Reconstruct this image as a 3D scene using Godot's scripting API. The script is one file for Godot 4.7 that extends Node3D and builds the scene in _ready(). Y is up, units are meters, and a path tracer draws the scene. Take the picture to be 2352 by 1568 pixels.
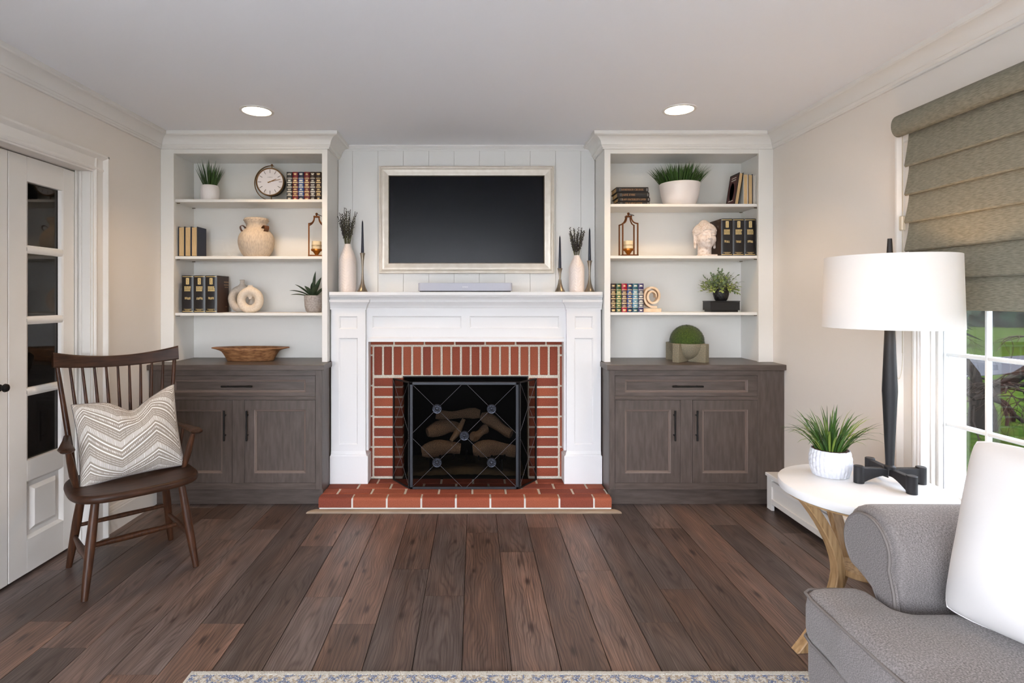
extends Node3D
# A sitting room: brick fireplace between two built-in bookcases. Metres, y up, camera looks along -z.

var M := {}
var T := {}
var taken := {}
var rng := RandomNumberGenerator.new()


func _ready() -> void:
	rng.seed = 7
	# ---- camera, sky, exposure -------------------------------------------------
	var cam := Camera3D.new()
	cam.name = "camera"
	cam.projection = Camera3D.PROJECTION_FRUSTUM
	cam.near = 0.05
	cam.far = 300.0
	cam.size = 0.05 * 1568.0 / 1270.0
	cam.frustum_offset = Vector2(0.05 * 86.0 / 1270.0, -0.05 * 97.0 / 1270.0)
	cam.position = Vector3(0, 1.31, 0)
	add_child(cam)
	cam.current = true
	var sky := ProceduralSkyMaterial.new()
	sky.sky_top_color = Color(0.875, 0.915, 0.985)
	sky.sky_horizon_color = Color(0.955, 0.965, 0.985)
	sky.ground_horizon_color = Color(0.55, 0.57, 0.55)
	sky.ground_bottom_color = Color(0.30, 0.33, 0.28)
	sky.sky_energy_multiplier = 1.0
	sky.ground_energy_multiplier = 1.0
	var e := Environment.new()
	e.background_mode = Environment.BG_SKY
	e.sky = Sky.new()
	e.sky.sky_material = sky
	e.background_energy_multiplier = 1.0
	e.tonemap_mode = Environment.TONE_MAPPER_LINEAR
	e.tonemap_exposure = 18.5
	e.sdfgi_enabled = true
	e.ssao_enabled = true
	e.ssil_enabled = true
	var we := WorldEnvironment.new()
	we.name = "environment"
	we.environment = e
	add_child(we)
	# ---- setting, then things --------------------------------------------------
	materials()
	room_shell()
	floor_planks()
	back_wall()
	mouldings()
	door_and_closet()
	window_right()
	window_rear()
	outdoors()
	downlights()
	fireplace()
	mantelpiece()
	cabinets()
	bookcases()
	television()
	screen_and_logs()
	radiator_cover()
	roman_shade()
	armchair()
	side_table()
	table_lamp()
	sofa()
	rug()
	shelf_books()
	shelf_left()
	shelf_right()
	mantel_ornaments()


# ============================ mesh building ===================================
class MB:
	var v := PackedVector3Array()
	var n := PackedVector3Array()
	var uv := PackedVector2Array()
	var t := Transform3D.IDENTITY

	func tri(a: Vector3, b: Vector3, c: Vector3, na: Vector3, nb: Vector3, nc: Vector3, ua := Vector2.ZERO, ub := Vector2.ZERO, uc := Vector2.ZERO) -> void:
		var g := (b - a).cross(c - a)
		if g.length_squared() < 1e-20:
			return
		var bs := t.basis
		if g.dot(na + nb + nc) > 0.0:
			v.append(t * a); v.append(t * c); v.append(t * b)
			n.append((bs * na).normalized()); n.append((bs * nc).normalized()); n.append((bs * nb).normalized())
			uv.append(ua); uv.append(uc); uv.append(ub)
		else:
			v.append(t * a); v.append(t * b); v.append(t * c)
			n.append((bs * na).normalized()); n.append((bs * nb).normalized()); n.append((bs * nc).normalized())
			uv.append(ua); uv.append(ub); uv.append(uc)

	func quad(a: Vector3, b: Vector3, c: Vector3, d: Vector3, na: Vector3, nb: Vector3, nc: Vector3, nd: Vector3, ua := Vector2.ZERO, ub := Vector2.ZERO, uc := Vector2.ZERO, ud := Vector2.ZERO) -> void:
		tri(a, b, c, na, nb, nc, ua, ub, uc)
		tri(a, c, d, na, nc, nd, ua, uc, ud)

	static func plan(p: Vector3, nn: Vector3) -> Vector2:
		var w := nn.abs()
		if w.x >= w.y and w.x >= w.z:
			return Vector2(p.z, p.y)
		if w.y >= w.z:
			return Vector2(p.x, p.z)
		return Vector2(p.x, p.y)

	func flat(a: Vector3, b: Vector3, c: Vector3, d: Vector3, nn: Vector3) -> void:
		quad(a, b, c, d, nn, nn, nn, nn, plan(a, nn), plan(b, nn), plan(c, nn), plan(d, nn))

	func box(c: Vector3, s: Vector3, bev := 0.0) -> void:
		var h := s * 0.5
		bev = minf(bev, minf(h.x, minf(h.y, h.z)) * 0.98)
		for i in 3:
			var j := (i + 1) % 3
			var k := (i + 2) % 3
			for sg in [-1.0, 1.0]:
				var nn := Vector3.ZERO
				nn[i] = sg
				var q := []
				for w in [[-1, -1], [1, -1], [1, 1], [-1, 1]]:
					var p := Vector3.ZERO
					p[i] = h[i] * sg
					p[j] = (h[j] - bev) * w[0]
					p[k] = (h[k] - bev) * w[1]
					q.append(c + p)
				flat(q[0], q[1], q[2], q[3], nn)
				if bev <= 0.0:
					continue
				for sj in [-1.0, 1.0]:
					var en := Vector3.ZERO
					en[i] = sg
					en[j] = sj
					var r := []
					for w in [[0, -1], [0, 1], [1, 1], [1, -1]]:
						var p := Vector3.ZERO
						p[i] = (h[i] - (bev if w[0] else 0.0)) * sg
						p[j] = (h[j] - (0.0 if w[0] else bev)) * sj
						p[k] = (h[k] - bev) * w[1]
						r.append(c + p)
					flat(r[0], r[1], r[2], r[3], en.normalized())
		if bev > 0.0:
			for x in [-1.0, 1.0]:
				for y in [-1.0, 1.0]:
					for z in [-1.0, 1.0]:
						var nn := Vector3(x, y, z).normalized()
						var p := c + Vector3(h.x * x, (h.y - bev) * y, (h.z - bev) * z)
						var q := c + Vector3((h.x - bev) * x, h.y * y, (h.z - bev) * z)
						var r := c + Vector3((h.x - bev) * x, (h.y - bev) * y, h.z * z)
						tri(p, q, r, nn, nn, nn, plan(p, nn), plan(q, nn), plan(r, nn))

	# box given by its two corners
	func bb(a: Vector3, b: Vector3, bev := 0.0) -> void:
		box((a + b) * 0.5, (b - a).abs(), bev)

	# profile of (radius, height) turned about y; run up the outside, over the rim, down the inside
	func lathe(pr: Array, seg := 32, sharp := 0.75) -> void:
		var sn := []
		for i in pr.size() - 1:
			var d: Vector2 = pr[i + 1] - pr[i]
			sn.append(Vector2(d.y, -d.x).normalized())
		var total := 0.0
		var ls := [0.0]
		for i in pr.size() - 1:
			total += (pr[i + 1] - pr[i]).length()
			ls.append(total)
		for i in pr.size() - 1:
			var n0: Vector2 = sn[i]
			var n1: Vector2 = sn[i]
			if i > 0 and sn[i].dot(sn[i - 1]) > sharp:
				n0 = (sn[i] + sn[i - 1]).normalized()
			if i < sn.size() - 1 and sn[i].dot(sn[i + 1]) > sharp:
				n1 = (sn[i] + sn[i + 1]).normalized()
			var a: Vector2 = pr[i]
			var b: Vector2 = pr[i + 1]
			for k in seg:
				var f0 := TAU * k / seg
				var f1 := TAU * (k + 1) / seg
				var d0 := Vector3(sin(f0), 0, cos(f0))
				var d1 := Vector3(sin(f1), 0, cos(f1))
				var up := Vector3.UP
				quad(d0 * a.x + up * a.y, d1 * a.x + up * a.y, d1 * b.x + up * b.y, d0 * b.x + up * b.y,
					d0 * n0.x + up * n0.y, d1 * n0.x + up * n0.y, d1 * n1.x + up * n1.y, d0 * n1.x + up * n1.y,
					Vector2(float(k) / seg, ls[i] / total), Vector2(float(k + 1) / seg, ls[i] / total), Vector2(float(k + 1) / seg, ls[i + 1] / total), Vector2(float(k) / seg, ls[i + 1] / total))

	# round bar along points; radii: one number or one per point; flatten squeezes the section along its second axis
	func tube(pts: Array, radii, seg := 8, closed := false, squeeze := 1.0, hint := Vector3.ZERO) -> void:
		var m := pts.size()
		var tan := []
		for i in m:
			var a: Vector3 = pts[(i - 1 + m) % m] if closed or i > 0 else pts[i]
			var b: Vector3 = pts[(i + 1) % m] if closed or i < m - 1 else pts[i]
			tan.append((b - a).normalized())
		var x: Vector3 = hint if hint != Vector3.ZERO else (Vector3.UP if absf(tan[0].y) < 0.9 else Vector3.RIGHT)
		x = (x - tan[0] * x.dot(tan[0])).normalized()
		var rings := []
		var norms := []
		var len := 0.0
		var lens := []
		for i in m:
			if i > 0:
				len += (pts[i] - pts[i - 1]).length()
			lens.append(len)
			x = (x - tan[i] * x.dot(tan[i])).normalized()
			var y: Vector3 = tan[i].cross(x)
			var r: float = radii[i] if radii is Array else radii
			var ring := []
			var nr := []
			for k in seg:
				var f := TAU * k / seg
				ring.append(pts[i] + x * cos(f) * r + y * sin(f) * r * squeeze)
				nr.append((x * cos(f) + y * sin(f) / squeeze).normalized())
			rings.append(ring)
			norms.append(nr)
		for i in (m if closed else m - 1):
			var i2 := (i + 1) % m
			for k in seg:
				var k2 := (k + 1) % seg
				var l1: float = lens[i2] if i2 else len
				quad(rings[i][k], rings[i][k2], rings[i2][k2], rings[i2][k], norms[i][k], norms[i][k2], norms[i2][k2], norms[i2][k],
					Vector2(float(k) / seg, lens[i]), Vector2(float(k + 1) / seg, lens[i]), Vector2(float(k + 1) / seg, l1), Vector2(float(k) / seg, l1))
		if not closed:
			for en in [0, m - 1]:
				var nn: Vector3 = tan[en] * (1.0 if en else -1.0)
				for k in seg:
					tri(pts[en], rings[en][k], rings[en][(k + 1) % seg], nn, nn, nn)

	# moulding: profile of (out, up) traced bottom to top on the seen side, from p0 to p1; m0, m1 mitre slopes
	func mould(pr: Array, p0: Vector3, p1: Vector3, out: Vector3, up: Vector3, m0 := 0.0, m1 := 0.0, caps := false) -> void:
		var dir := (p1 - p0).normalized()
		var sn := []
		for i in pr.size() - 1:
			var d: Vector2 = pr[i + 1] - pr[i]
			sn.append(Vector2(d.y, -d.x).normalized())
		for i in pr.size() - 1:
			var n0: Vector2 = sn[i]
			var n1: Vector2 = sn[i]
			if i > 0 and sn[i].dot(sn[i - 1]) > 0.85:
				n0 = (sn[i] + sn[i - 1]).normalized()
			if i < sn.size() - 1 and sn[i].dot(sn[i + 1]) > 0.85:
				n1 = (sn[i] + sn[i + 1]).normalized()
			var a: Vector2 = pr[i]
			var b: Vector2 = pr[i + 1]
			var wa := out * n0.x + up * n0.y
			var wb := out * n1.x + up * n1.y
			var q0 := p0 + out * a.x + up * a.y + dir * m0 * a.x
			var q1 := p1 + out * a.x + up * a.y + dir * m1 * a.x
			var q2 := p1 + out * b.x + up * b.y + dir * m1 * b.x
			var q3 := p0 + out * b.x + up * b.y + dir * m0 * b.x
			quad(q0, q1, q2, q3, wa, wa, wb, wb, plan(q0, wa), plan(q1, wa), plan(q2, wa), plan(q3, wa))
		if caps:
			var poly := PackedVector2Array(pr)
			var ix := Geometry2D.triangulate_polygon(poly)
			for en in [0, 1]:
				var p := p1 if en else p0
				var mm := m1 if en else m0
				var nn := dir if en else -dir
				for i in range(0, ix.size(), 3):
					var w := []
					for k in 3:
						var a: Vector2 = pr[ix[i + k]]
						w.append(p + out * a.x + up * a.y + dir * mm * a.x)
					tri(w[0], w[1], w[2], nn, nn, nn, plan(w[0], nn), plan(w[1], nn), plan(w[2], nn))

	# polygon in x, y pushed along z; cut: chamfer at the front and back edges
	func prism(poly: PackedVector2Array, z0: float, z1: float, cut := 0.0, smooth := 0.8) -> void:
		var cw := Geometry2D.is_polygon_clockwise(poly)
		var m := poly.size()
		var en := []
		for i in m:
			var d := (poly[(i + 1) % m] - poly[i]).normalized()
			en.append(Vector2(-d.y, d.x) if cw else Vector2(d.y, -d.x))
		var inner := PackedVector2Array()
		for i in m:
			var a: Vector2 = en[(i - 1 + m) % m]
			var b: Vector2 = en[i]
			var av := (a + b).normalized()
			inner.append(poly[i] - av * (cut / maxf(0.4, av.dot(b))))
		var ix := Geometry2D.triangulate_polygon(inner if cut > 0.0 else poly)
		var cap := inner if cut > 0.0 else poly
		for side in [[z0, Vector3(0, 0, -1)], [z1, Vector3(0, 0, 1)]]:
			for i in range(0, ix.size(), 3):
				var p0 := cap[ix[i]]
				var p1 := cap[ix[i + 1]]
				var p2 := cap[ix[i + 2]]
				tri(Vector3(p0.x, p0.y, side[0]), Vector3(p1.x, p1.y, side[0]), Vector3(p2.x, p2.y, side[0]), side[1], side[1], side[1], p0, p1, p2)
		for i in m:
			var i2 := (i + 1) % m
			var a: Vector2 = en[i]
			var b: Vector2 = en[i]
			var pa: Vector2 = en[(i - 1 + m) % m]
			var nb: Vector2 = en[i2]
			if a.dot(pa) > smooth:
				a = (a + pa).normalized()
			if b.dot(nb) > smooth:
				b = (b + nb).normalized()
			var na := Vector3(a.x, a.y, 0)
			var nb3 := Vector3(b.x, b.y, 0)
			var z2 := z0 + cut * signf(z1 - z0)
			var z3 := z1 - cut * signf(z1 - z0)
			quad(Vector3(poly[i].x, poly[i].y, z2), Vector3(poly[i2].x, poly[i2].y, z2), Vector3(poly[i2].x, poly[i2].y, z3), Vector3(poly[i].x, poly[i].y, z3), na, nb3, nb3, na,
				Vector2(poly[i].x, z2), Vector2(poly[i2].x, z2), Vector2(poly[i2].x, z3), Vector2(poly[i].x, z3))
			if cut > 0.0:
				for w in [[z0, z2, -1.0], [z1, z3, 1.0]]:
					var fa := (na + Vector3(0, 0, w[2])).normalized()
					var fb := (nb3 + Vector3(0, 0, w[2])).normalized()
					quad(Vector3(poly[i].x, poly[i].y, w[1]), Vector3(poly[i2].x, poly[i2].y, w[1]), Vector3(inner[i2].x, inner[i2].y, w[0]), Vector3(inner[i].x, inner[i].y, w[0]), fa, fb, fb, fa)

	# smooth surface through rows of points; sg picks the side, uvs over 0..1
	func grid(rows: Array, sg := 1.0, wrap_u := false) -> void:
		var nr := rows.size()
		var nc: int = rows[0].size()
		var nm := []
		for r in nr:
			var line := []
			for k in nc:
				var kn := (k + 1) % nc if wrap_u else mini(k + 1, nc - 1)
				var kp := (k - 1 + nc) % nc if wrap_u else maxi(k - 1, 0)
				var du: Vector3 = rows[r][kn] - rows[r][kp]
				var dv: Vector3 = rows[mini(r + 1, nr - 1)][k] - rows[maxi(r - 1, 0)][k]
				line.append(du.cross(dv).normalized() * sg)
			nm.append(line)
		for r in nr - 1:
			for k in (nc if wrap_u else nc - 1):
				var k2 := (k + 1) % nc
				var u0 := float(k) / (nc if wrap_u else nc - 1)
				var u1 := float(k + 1) / (nc if wrap_u else nc - 1)
				var v0 := float(r) / (nr - 1)
				var v1 := float(r + 1) / (nr - 1)
				quad(rows[r][k], rows[r][k2], rows[r + 1][k2], rows[r + 1][k], nm[r][k], nm[r][k2], nm[r + 1][k2], nm[r + 1][k],
					Vector2(u0, v0), Vector2(u1, v0), Vector2(u1, v1), Vector2(u0, v1))

	# surface nets of a distance field
	func nets(f: Callable, lo: Vector3, hi: Vector3, h: float) -> void:
		var nx := int(ceil((hi.x - lo.x) / h)) + 1
		var ny := int(ceil((hi.y - lo.y) / h)) + 1
		var nz := int(ceil((hi.z - lo.z) / h)) + 1
		var d := PackedFloat32Array()
		d.resize(nx * ny * nz)
		var w := 0
		for k in nz:
			for j in ny:
				for i in nx:
					d[w] = f.call(lo + Vector3(i, j, k) * h)
					w += 1
		var id := PackedInt32Array()
		id.resize(nx * ny * nz)
		id.fill(-1)
		var ps := PackedVector3Array()
		var ns := PackedVector3Array()
		var off := [0, 1, nx, nx + 1, nx * ny, nx * ny + 1, nx * ny + nx, nx * ny + nx + 1]
		var cor := [Vector3(0, 0, 0), Vector3(1, 0, 0), Vector3(0, 1, 0), Vector3(1, 1, 0), Vector3(0, 0, 1), Vector3(1, 0, 1), Vector3(0, 1, 1), Vector3(1, 1, 1)]
		var edges := [[0, 1], [2, 3], [4, 5], [6, 7], [0, 2], [1, 3], [4, 6], [5, 7], [0, 4], [1, 5], [2, 6], [3, 7]]
		for k in nz - 1:
			for j in ny - 1:
				for i in nx - 1:
					var c := (k * ny + j) * nx + i
					var inside := 0
					for q in 8:
						if d[c + off[q]] < 0.0:
							inside += 1
					if inside == 0 or inside == 8:
						continue
					var p := Vector3.ZERO
					var m := 0
					for ed in edges:
						var a := d[c + off[ed[0]]]
						var b := d[c + off[ed[1]]]
						if (a < 0.0) != (b < 0.0):
							p += cor[ed[0]].lerp(cor[ed[1]], a / (a - b))
							m += 1
					p /= m
					var g := Vector3.ZERO
					for q in 4:
						g.x += d[c + off[q * 2 + 1]] - d[c + off[q * 2]]
						var y0: int = [0, 1, 4, 5][q]
						g.y += d[c + off[y0 + 2]] - d[c + off[y0]]
						g.z += d[c + off[q + 4]] - d[c + off[q]]
					id[c] = ps.size()
					ps.append(lo + (Vector3(i, j, k) + p) * h)
					ns.append(g.normalized())
		for k in range(1, nz - 1):
			for j in range(1, ny - 1):
				for i in range(1, nx - 1):
					var c := (k * ny + j) * nx + i
					var s := d[c] < 0.0
					for ax in [[1, nx, nx * ny], [nx, nx * ny, 1], [nx * ny, 1, nx]]:
						if s == (d[c + ax[0]] < 0.0):
							continue
						var a := id[c]
						var b := id[c - ax[1]]
						var q := id[c - ax[1] - ax[2]]
						var e2 := id[c - ax[2]]
						if a < 0 or b < 0 or q < 0 or e2 < 0:
							continue
						quad(ps[a], ps[b], ps[q], ps[e2], ns[a], ns[b], ns[q], ns[e2])

	func mesh() -> ArrayMesh:
		var a := []
		a.resize(Mesh.ARRAY_MAX)
		a[Mesh.ARRAY_VERTEX] = v
		a[Mesh.ARRAY_NORMAL] = n
		a[Mesh.ARRAY_TEX_UV] = uv
		var m := ArrayMesh.new()
		m.add_surface_from_arrays(Mesh.PRIMITIVE_TRIANGLES, a)
		return m


func numbered(called: String) -> String:
	var k: int = taken.get(called, 0)
	taken[called] = k + 1
	return called if k == 0 else "%s_%03d" % [called, k]


func put(b: MB, called: String, m: Material, parent: Node, share: Mesh = null) -> MeshInstance3D:
	var o := MeshInstance3D.new()
	o.mesh = share if share else b.mesh()
	o.material_override = m
	o.name = numbered(called) if parent == self else called
	parent.add_child(o, true)
	return o


func thing(called: String, label: String, category: String, at := Vector3.ZERO, turn := 0.0, group := "") -> Node3D:
	var o := Node3D.new()
	o.name = numbered(called)
	o.position = at
	o.rotation.y = turn
	add_child(o)
	tag(o, label, category, group)
	return o


func tag(o: Node, label: String, category := "", group := "", kind := "") -> void:
	o.set_meta("label", label)
	if category:
		o.set_meta("category", category)
	if group:
		o.set_meta("group", group)
	if kind:
		o.set_meta("kind", kind)


func setting(called: String, label: String, category: String) -> Node3D:
	var o := Node3D.new()
	o.name = called
	add_child(o)
	tag(o, label, category, "", "structure")
	return o


func boxpart(called: String, m: Material, parent: Node, a: Vector3, b: Vector3, bev := 0.0) -> MeshInstance3D:
	var s := MB.new()
	s.bb(a, b, bev)
	return put(s, called, m, parent)


func text(words: String, height: float, m: Material, parent: Node, at: Vector3, rot := Vector3.ZERO, serif := true, stretch := 1.0) -> void:
	var f := SystemFont.new()
	f.font_names = PackedStringArray(["Droid Serif" if serif else "Droid Sans"])
	f.font_weight = 700
	var tm := TextMesh.new()
	tm.text = words
	tm.font = f
	tm.font_size = 64
	tm.pixel_size = height / 46.0
	tm.depth = 0.0006
	var o := MeshInstance3D.new()
	o.mesh = tm
	o.material_override = m
	o.name = "lettering"
	o.position = at
	o.rotation = rot
	o.scale = Vector3(stretch, 1, 1)
	parent.add_child(o, true)


# ============================ materials =======================================
func ntex(freq: float, cols: Array, offs: Array, sd: int, oct := 4, w := 512, h := 512, kind := FastNoiseLite.TYPE_SIMPLEX_SMOOTH, warp := 0.0) -> NoiseTexture2D:
	var nz := FastNoiseLite.new()
	nz.seed = sd
	nz.noise_type = kind
	nz.frequency = freq
	nz.fractal_octaves = oct
	if warp > 0.0:
		nz.domain_warp_enabled = true
		nz.domain_warp_amplitude = warp
		nz.domain_warp_frequency = freq
	var g := Gradient.new()
	g.offsets = PackedFloat32Array(offs)
	g.colors = PackedColorArray(cols)
	var t := NoiseTexture2D.new()
	t.width = w
	t.height = h
	t.seamless = true
	t.noise = nz
	t.color_ramp = g
	return t


func c8(r: float, g: float, b: float) -> Color:
	return Color(r / 255.0, g / 255.0, b / 255.0)


func mk(key: String, col: Color, rough := 0.6, metal := 0.0, o := {}) -> StandardMaterial3D:
	var m := StandardMaterial3D.new()
	m.resource_name = key
	m.albedo_color = col
	m.roughness = rough
	m.metallic = metal
	if o.has("tex"):
		m.albedo_texture = o.tex
	if o.has("tri"):
		m.uv1_triplanar = true
		m.uv1_scale = o.tri
		m.uv1_world_triplanar = o.get("world", false)
	if o.has("bump"):
		m.heightmap_enabled = true
		m.heightmap_texture = o.bump
		m.heightmap_scale = o.get("bumpcm", 0.1)
	if o.has("coat"):
		m.clearcoat_enabled = true
		m.clearcoat = o.coat
		m.clearcoat_roughness = o.get("coatrough", 0.1)
	if o.has("sheen"):
		m.rim_enabled = true
		m.rim = o.sheen
		m.rim_tint = 0.5
	if o.has("back"):
		m.backlight_enabled = true
		m.backlight = o.back
	if o.has("emit"):
		m.emission_enabled = true
		m.emission = o.emit
		m.emission_energy_multiplier = o.get("power", 1.0)
	if o.has("alpha"):
		m.transparency = BaseMaterial3D.TRANSPARENCY_ALPHA
		m.albedo_color.a = o.alpha
	if o.has("spec"):
		m.metallic_specular = o.spec
	M[key] = m
	return m


func grey(lo: float, hi: float) -> Array:
	return [Color(lo, lo, lo), Color(hi, hi, hi)]


func wood_image(sd: int, uc: float, arch: float, knots: int, hue: float) -> ImageTexture:
	var w := 256
	var h := 1024
	var nz := FastNoiseLite.new()
	nz.seed = sd
	nz.frequency = 1.0
	nz.fractal_octaves = 3
	var fi := FastNoiseLite.new()
	fi.seed = sd + 50
	fi.frequency = 1.0
	fi.fractal_octaves = 2
	var r := RandomNumberGenerator.new()
	r.seed = sd
	var kn := []
	for i in knots:
		kn.append(Vector3(r.randf_range(0.15, 0.85), r.randf_range(0.08, 0.92), r.randf_range(0.007, 0.015)))
	var im := Image.create(w, h, false, Image.FORMAT_RGB8)
	var dark := Vector3(0.205, 0.160, 0.142)
	var warm := Vector3(0.508, 0.398, 0.342)
	var cool := Vector3(0.455, 0.408, 0.390)
	for y in h:
		var v := float(y) / h
		var vm := v * 1.22
		for x in w:
			var u := float(x) / w
			var wob := nz.get_noise_2d(u * 0.9, vm * 1.3) * 0.24 + nz.get_noise_2d(u * 2.0 + 9.0, vm * 3.0) * 0.035
			var du := u - uc + wob
			var kd := 0.0
			for k in kn:
				var q: float = Vector2((u - k.x) * 0.176, (v - k.y) * 0.42).length() / k.z
				if q < 4.0:
					du += (u - k.x) * 0.9 * exp(-q * q * 0.6)
					kd += exp(-q * q * 1.8)
			var ring := sqrt(du * du + pow((vm - 0.55) * arch, 2.0) + 0.0005) * 19.0
			var s := 0.5 + 0.5 * sin(ring * TAU * 0.8 + nz.get_noise_2d(u * 5.0, vm * 1.1) * 0.9)
			s = pow(s, 3.0)
			var fib := fi.get_noise_2d(u * 46.0, vm * 1.1)
			var fin := fi.get_noise_2d(u * 115.0 + 40.0, vm * 3.4)
			var mot := nz.get_noise_2d(u * 2.2 + 30.0, vm * 2.4 + 7.0)
			var val := 0.66 - 0.26 * s + 0.30 * fib + 0.36 * fin + 0.26 * mot - 0.75 * kd
			val = clampf(val, 0.0, 1.15)
			var tone := warm.lerp(cool, clampf(hue + 0.8 * nz.get_noise_2d(u * 1.1 + 70.0, vm * 1.3), 0.0, 1.0))
			var c := dark.lerp(tone, val)
			im.set_pixel(x, y, Color(c.x, c.y, c.z))
	return ImageTexture.create_from_image(im)


func chevron_image() -> ImageTexture:
	var n := 512
	var im := Image.create(n, n, false, Image.FORMAT_RGB8)
	var base := Vector3(0.600, 0.555, 0.510)
	var white := Vector3(0.93, 0.92, 0.90)
	var nz := FastNoiseLite.new()
	nz.seed = 5
	nz.frequency = 0.4
	for y in n:
		for x in n:
			var u := float(x) / n * 2.15 + 0.12
			var v := float(y) / n
			var f := fposmod(u, 1.0)
			var z := absf(f - 0.5) * 2.0
			var q := fposmod(v * 4.1 + z * 0.78, 1.0)
			var along := u * 46.0
			var on := 0.0
			if q < 0.055 or (q > 0.30 and q < 0.355):
				on = 1.0
			elif q > 0.14 and q < 0.215:
				on = 1.0 if fposmod(along, 1.0) < 0.5 else 0.0
			elif q > 0.43 and q < 0.64:
				on = 1.0 if fposmod(along * 1.25, 1.0) < 0.52 else 0.0
			elif (q > 0.70 and q < 0.735) or (q > 0.79 and q < 0.825) or (q > 0.88 and q < 0.915):
				on = 0.8 if fposmod(along * 1.6, 1.0) < 0.6 else 0.0
			var c := base.lerp(white, on) * (1.0 + 0.07 * nz.get_noise_2d(x * 3.0, y * 3.0))
			im.set_pixel(x, y, Color(c.x, c.y, c.z))
	return ImageTexture.create_from_image(im)


func rug_image() -> ImageTexture:
	var w := 768
	var h := 256
	var im := Image.create(w, h, false, Image.FORMAT_RGB8)
	var nz := FastNoiseLite.new()
	nz.seed = 21
	nz.frequency = 1.0
	nz.fractal_octaves = 3
	var cel := FastNoiseLite.new()
	cel.seed = 4
	cel.noise_type = FastNoiseLite.TYPE_CELLULAR
	cel.frequency = 1.0
	cel.cellular_return_type = FastNoiseLite.RETURN_DISTANCE
	var cream := Vector3(0.76, 0.75, 0.72)
	var blue := Vector3(0.42, 0.47, 0.58)
	var navy := Vector3(0.27, 0.33, 0.47)
	var tan := Vector3(0.62, 0.57, 0.50)
	for y in h:
		for x in w:
			var p := Vector2(x, y) / 64.0
			var cd := cel.get_noise_2d(p.x * 1.7, p.y * 1.7)
			var a := nz.get_noise_2d(p.x * 5.0, p.y * 5.0)
			var f := nz.get_noise_2d(p.x * 30.0, p.y * 30.0)
			var c := cream
			if cd > -0.55:
				c = blue.lerp(navy, clampf(0.4 + a * 1.8, 0.0, 1.0))
			if absf(cd + 0.62) < 0.05:
				c = tan
			if a > 0.22:
				c = cream
			if a < -0.30:
				c = tan
			c = c * (1.0 + 0.22 * f)
			im.set_pixel(x, y, Color(c.x, c.y, c.z))
	return ImageTexture.create_from_image(im)


# spine of a gilt leather book: bands across, a device in each field
func spine_image(leather: Color, field: Color, gold: Color, sd: int) -> ImageTexture:
	var w := 48
	var h := 256
	var im := Image.create(w, h, false, Image.FORMAT_RGB8)
	im.fill(leather)
	var r := RandomNumberGenerator.new()
	r.seed = sd
	im.fill_rect(Rect2i(0, int(0.24 * h), w, int(0.58 * h)), field)
	for y in [[0.213, 0.022], [0.350, 0.042], [0.508, 0.042], [0.668, 0.042], [0.818, 0.022]]:
		im.fill_rect(Rect2i(3, int(y[0] * h), w - 6, maxi(2, int(y[1] * h))), gold)
		if y[1] > 0.03:
			im.fill_rect(Rect2i(3, int((y[0] + 0.018) * h), w - 6, 2), gold.darkened(0.35))
	for f in [0.075, 0.295, 0.45, 0.61, 0.765, 0.93]:
		var rows := 9 if f > 0.9 else 7
		for k in rows:
			var wd := int(r.randf_range(0.25, 0.72) * w)
			if r.randf() < 0.15:
				continue
			var yy := int(f * h) + (k - rows / 2) * 2
			im.fill_rect(Rect2i((w - wd) / 2, yy, wd, 2), gold)
			if r.randf() < 0.5:
				im.fill_rect(Rect2i(w / 2 - 2, yy, 4, 1), field.darkened(0.2))
	return ImageTexture.create_from_image(im)


# spine of a tall black reference volume: gilt lines, tag, title block
func volume_image(sd: int) -> ImageTexture:
	var w := 96
	var h := 320
	var black := c8(24, 24, 28)
	var gold := c8(214, 190, 132)
	var im := Image.create(w, h, false, Image.FORMAT_RGB8)
	im.fill(black)
	var r := RandomNumberGenerator.new()
	r.seed = sd
	im.fill_rect(Rect2i(4, int(0.026 * h), w - 8, 5), gold)
	im.fill_rect(Rect2i(4, int(0.955 * h), w - 8, 6), gold)
	im.fill_rect(Rect2i(36, int(0.075 * h), 26, int(0.165 * h)), gold)
	im.fill_rect(Rect2i(38, int(0.07 * h), 22, int(0.175 * h)), gold)
	for k in 4:
		im.fill_rect(Rect2i(44 + r.randi_range(-2, 3), int((0.105 + 0.035 * k) * h), 7, 4), black.lightened(0.15))
	for line in 3:
		var x := 22
		while x < 72:
			var wd := r.randi_range(3, 7)
			im.fill_rect(Rect2i(x, int((0.295 + 0.047 * line) * h), wd, 12), gold)
			x += wd + 1
	var x2 := 26
	while x2 < 70:
		var wd := r.randi_range(5, 9)
		im.fill_rect(Rect2i(x2, int(0.59 * h) + r.randi_range(-2, 2), wd, 18), gold)
		im.fill_rect(Rect2i(x2 + 2, int(0.60 * h), 2, 10), black)
		x2 += wd + 2
	for line in 2:
		var x := 18 + line * 12
		while x < 78 - line * 12:
			var wd := r.randi_range(2, 5)
			im.fill_rect(Rect2i(x, int((0.90 + 0.024 * line) * h), wd, 5), gold.darkened(0.1))
			x += wd + 1
	return ImageTexture.create_from_image(im)


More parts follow.
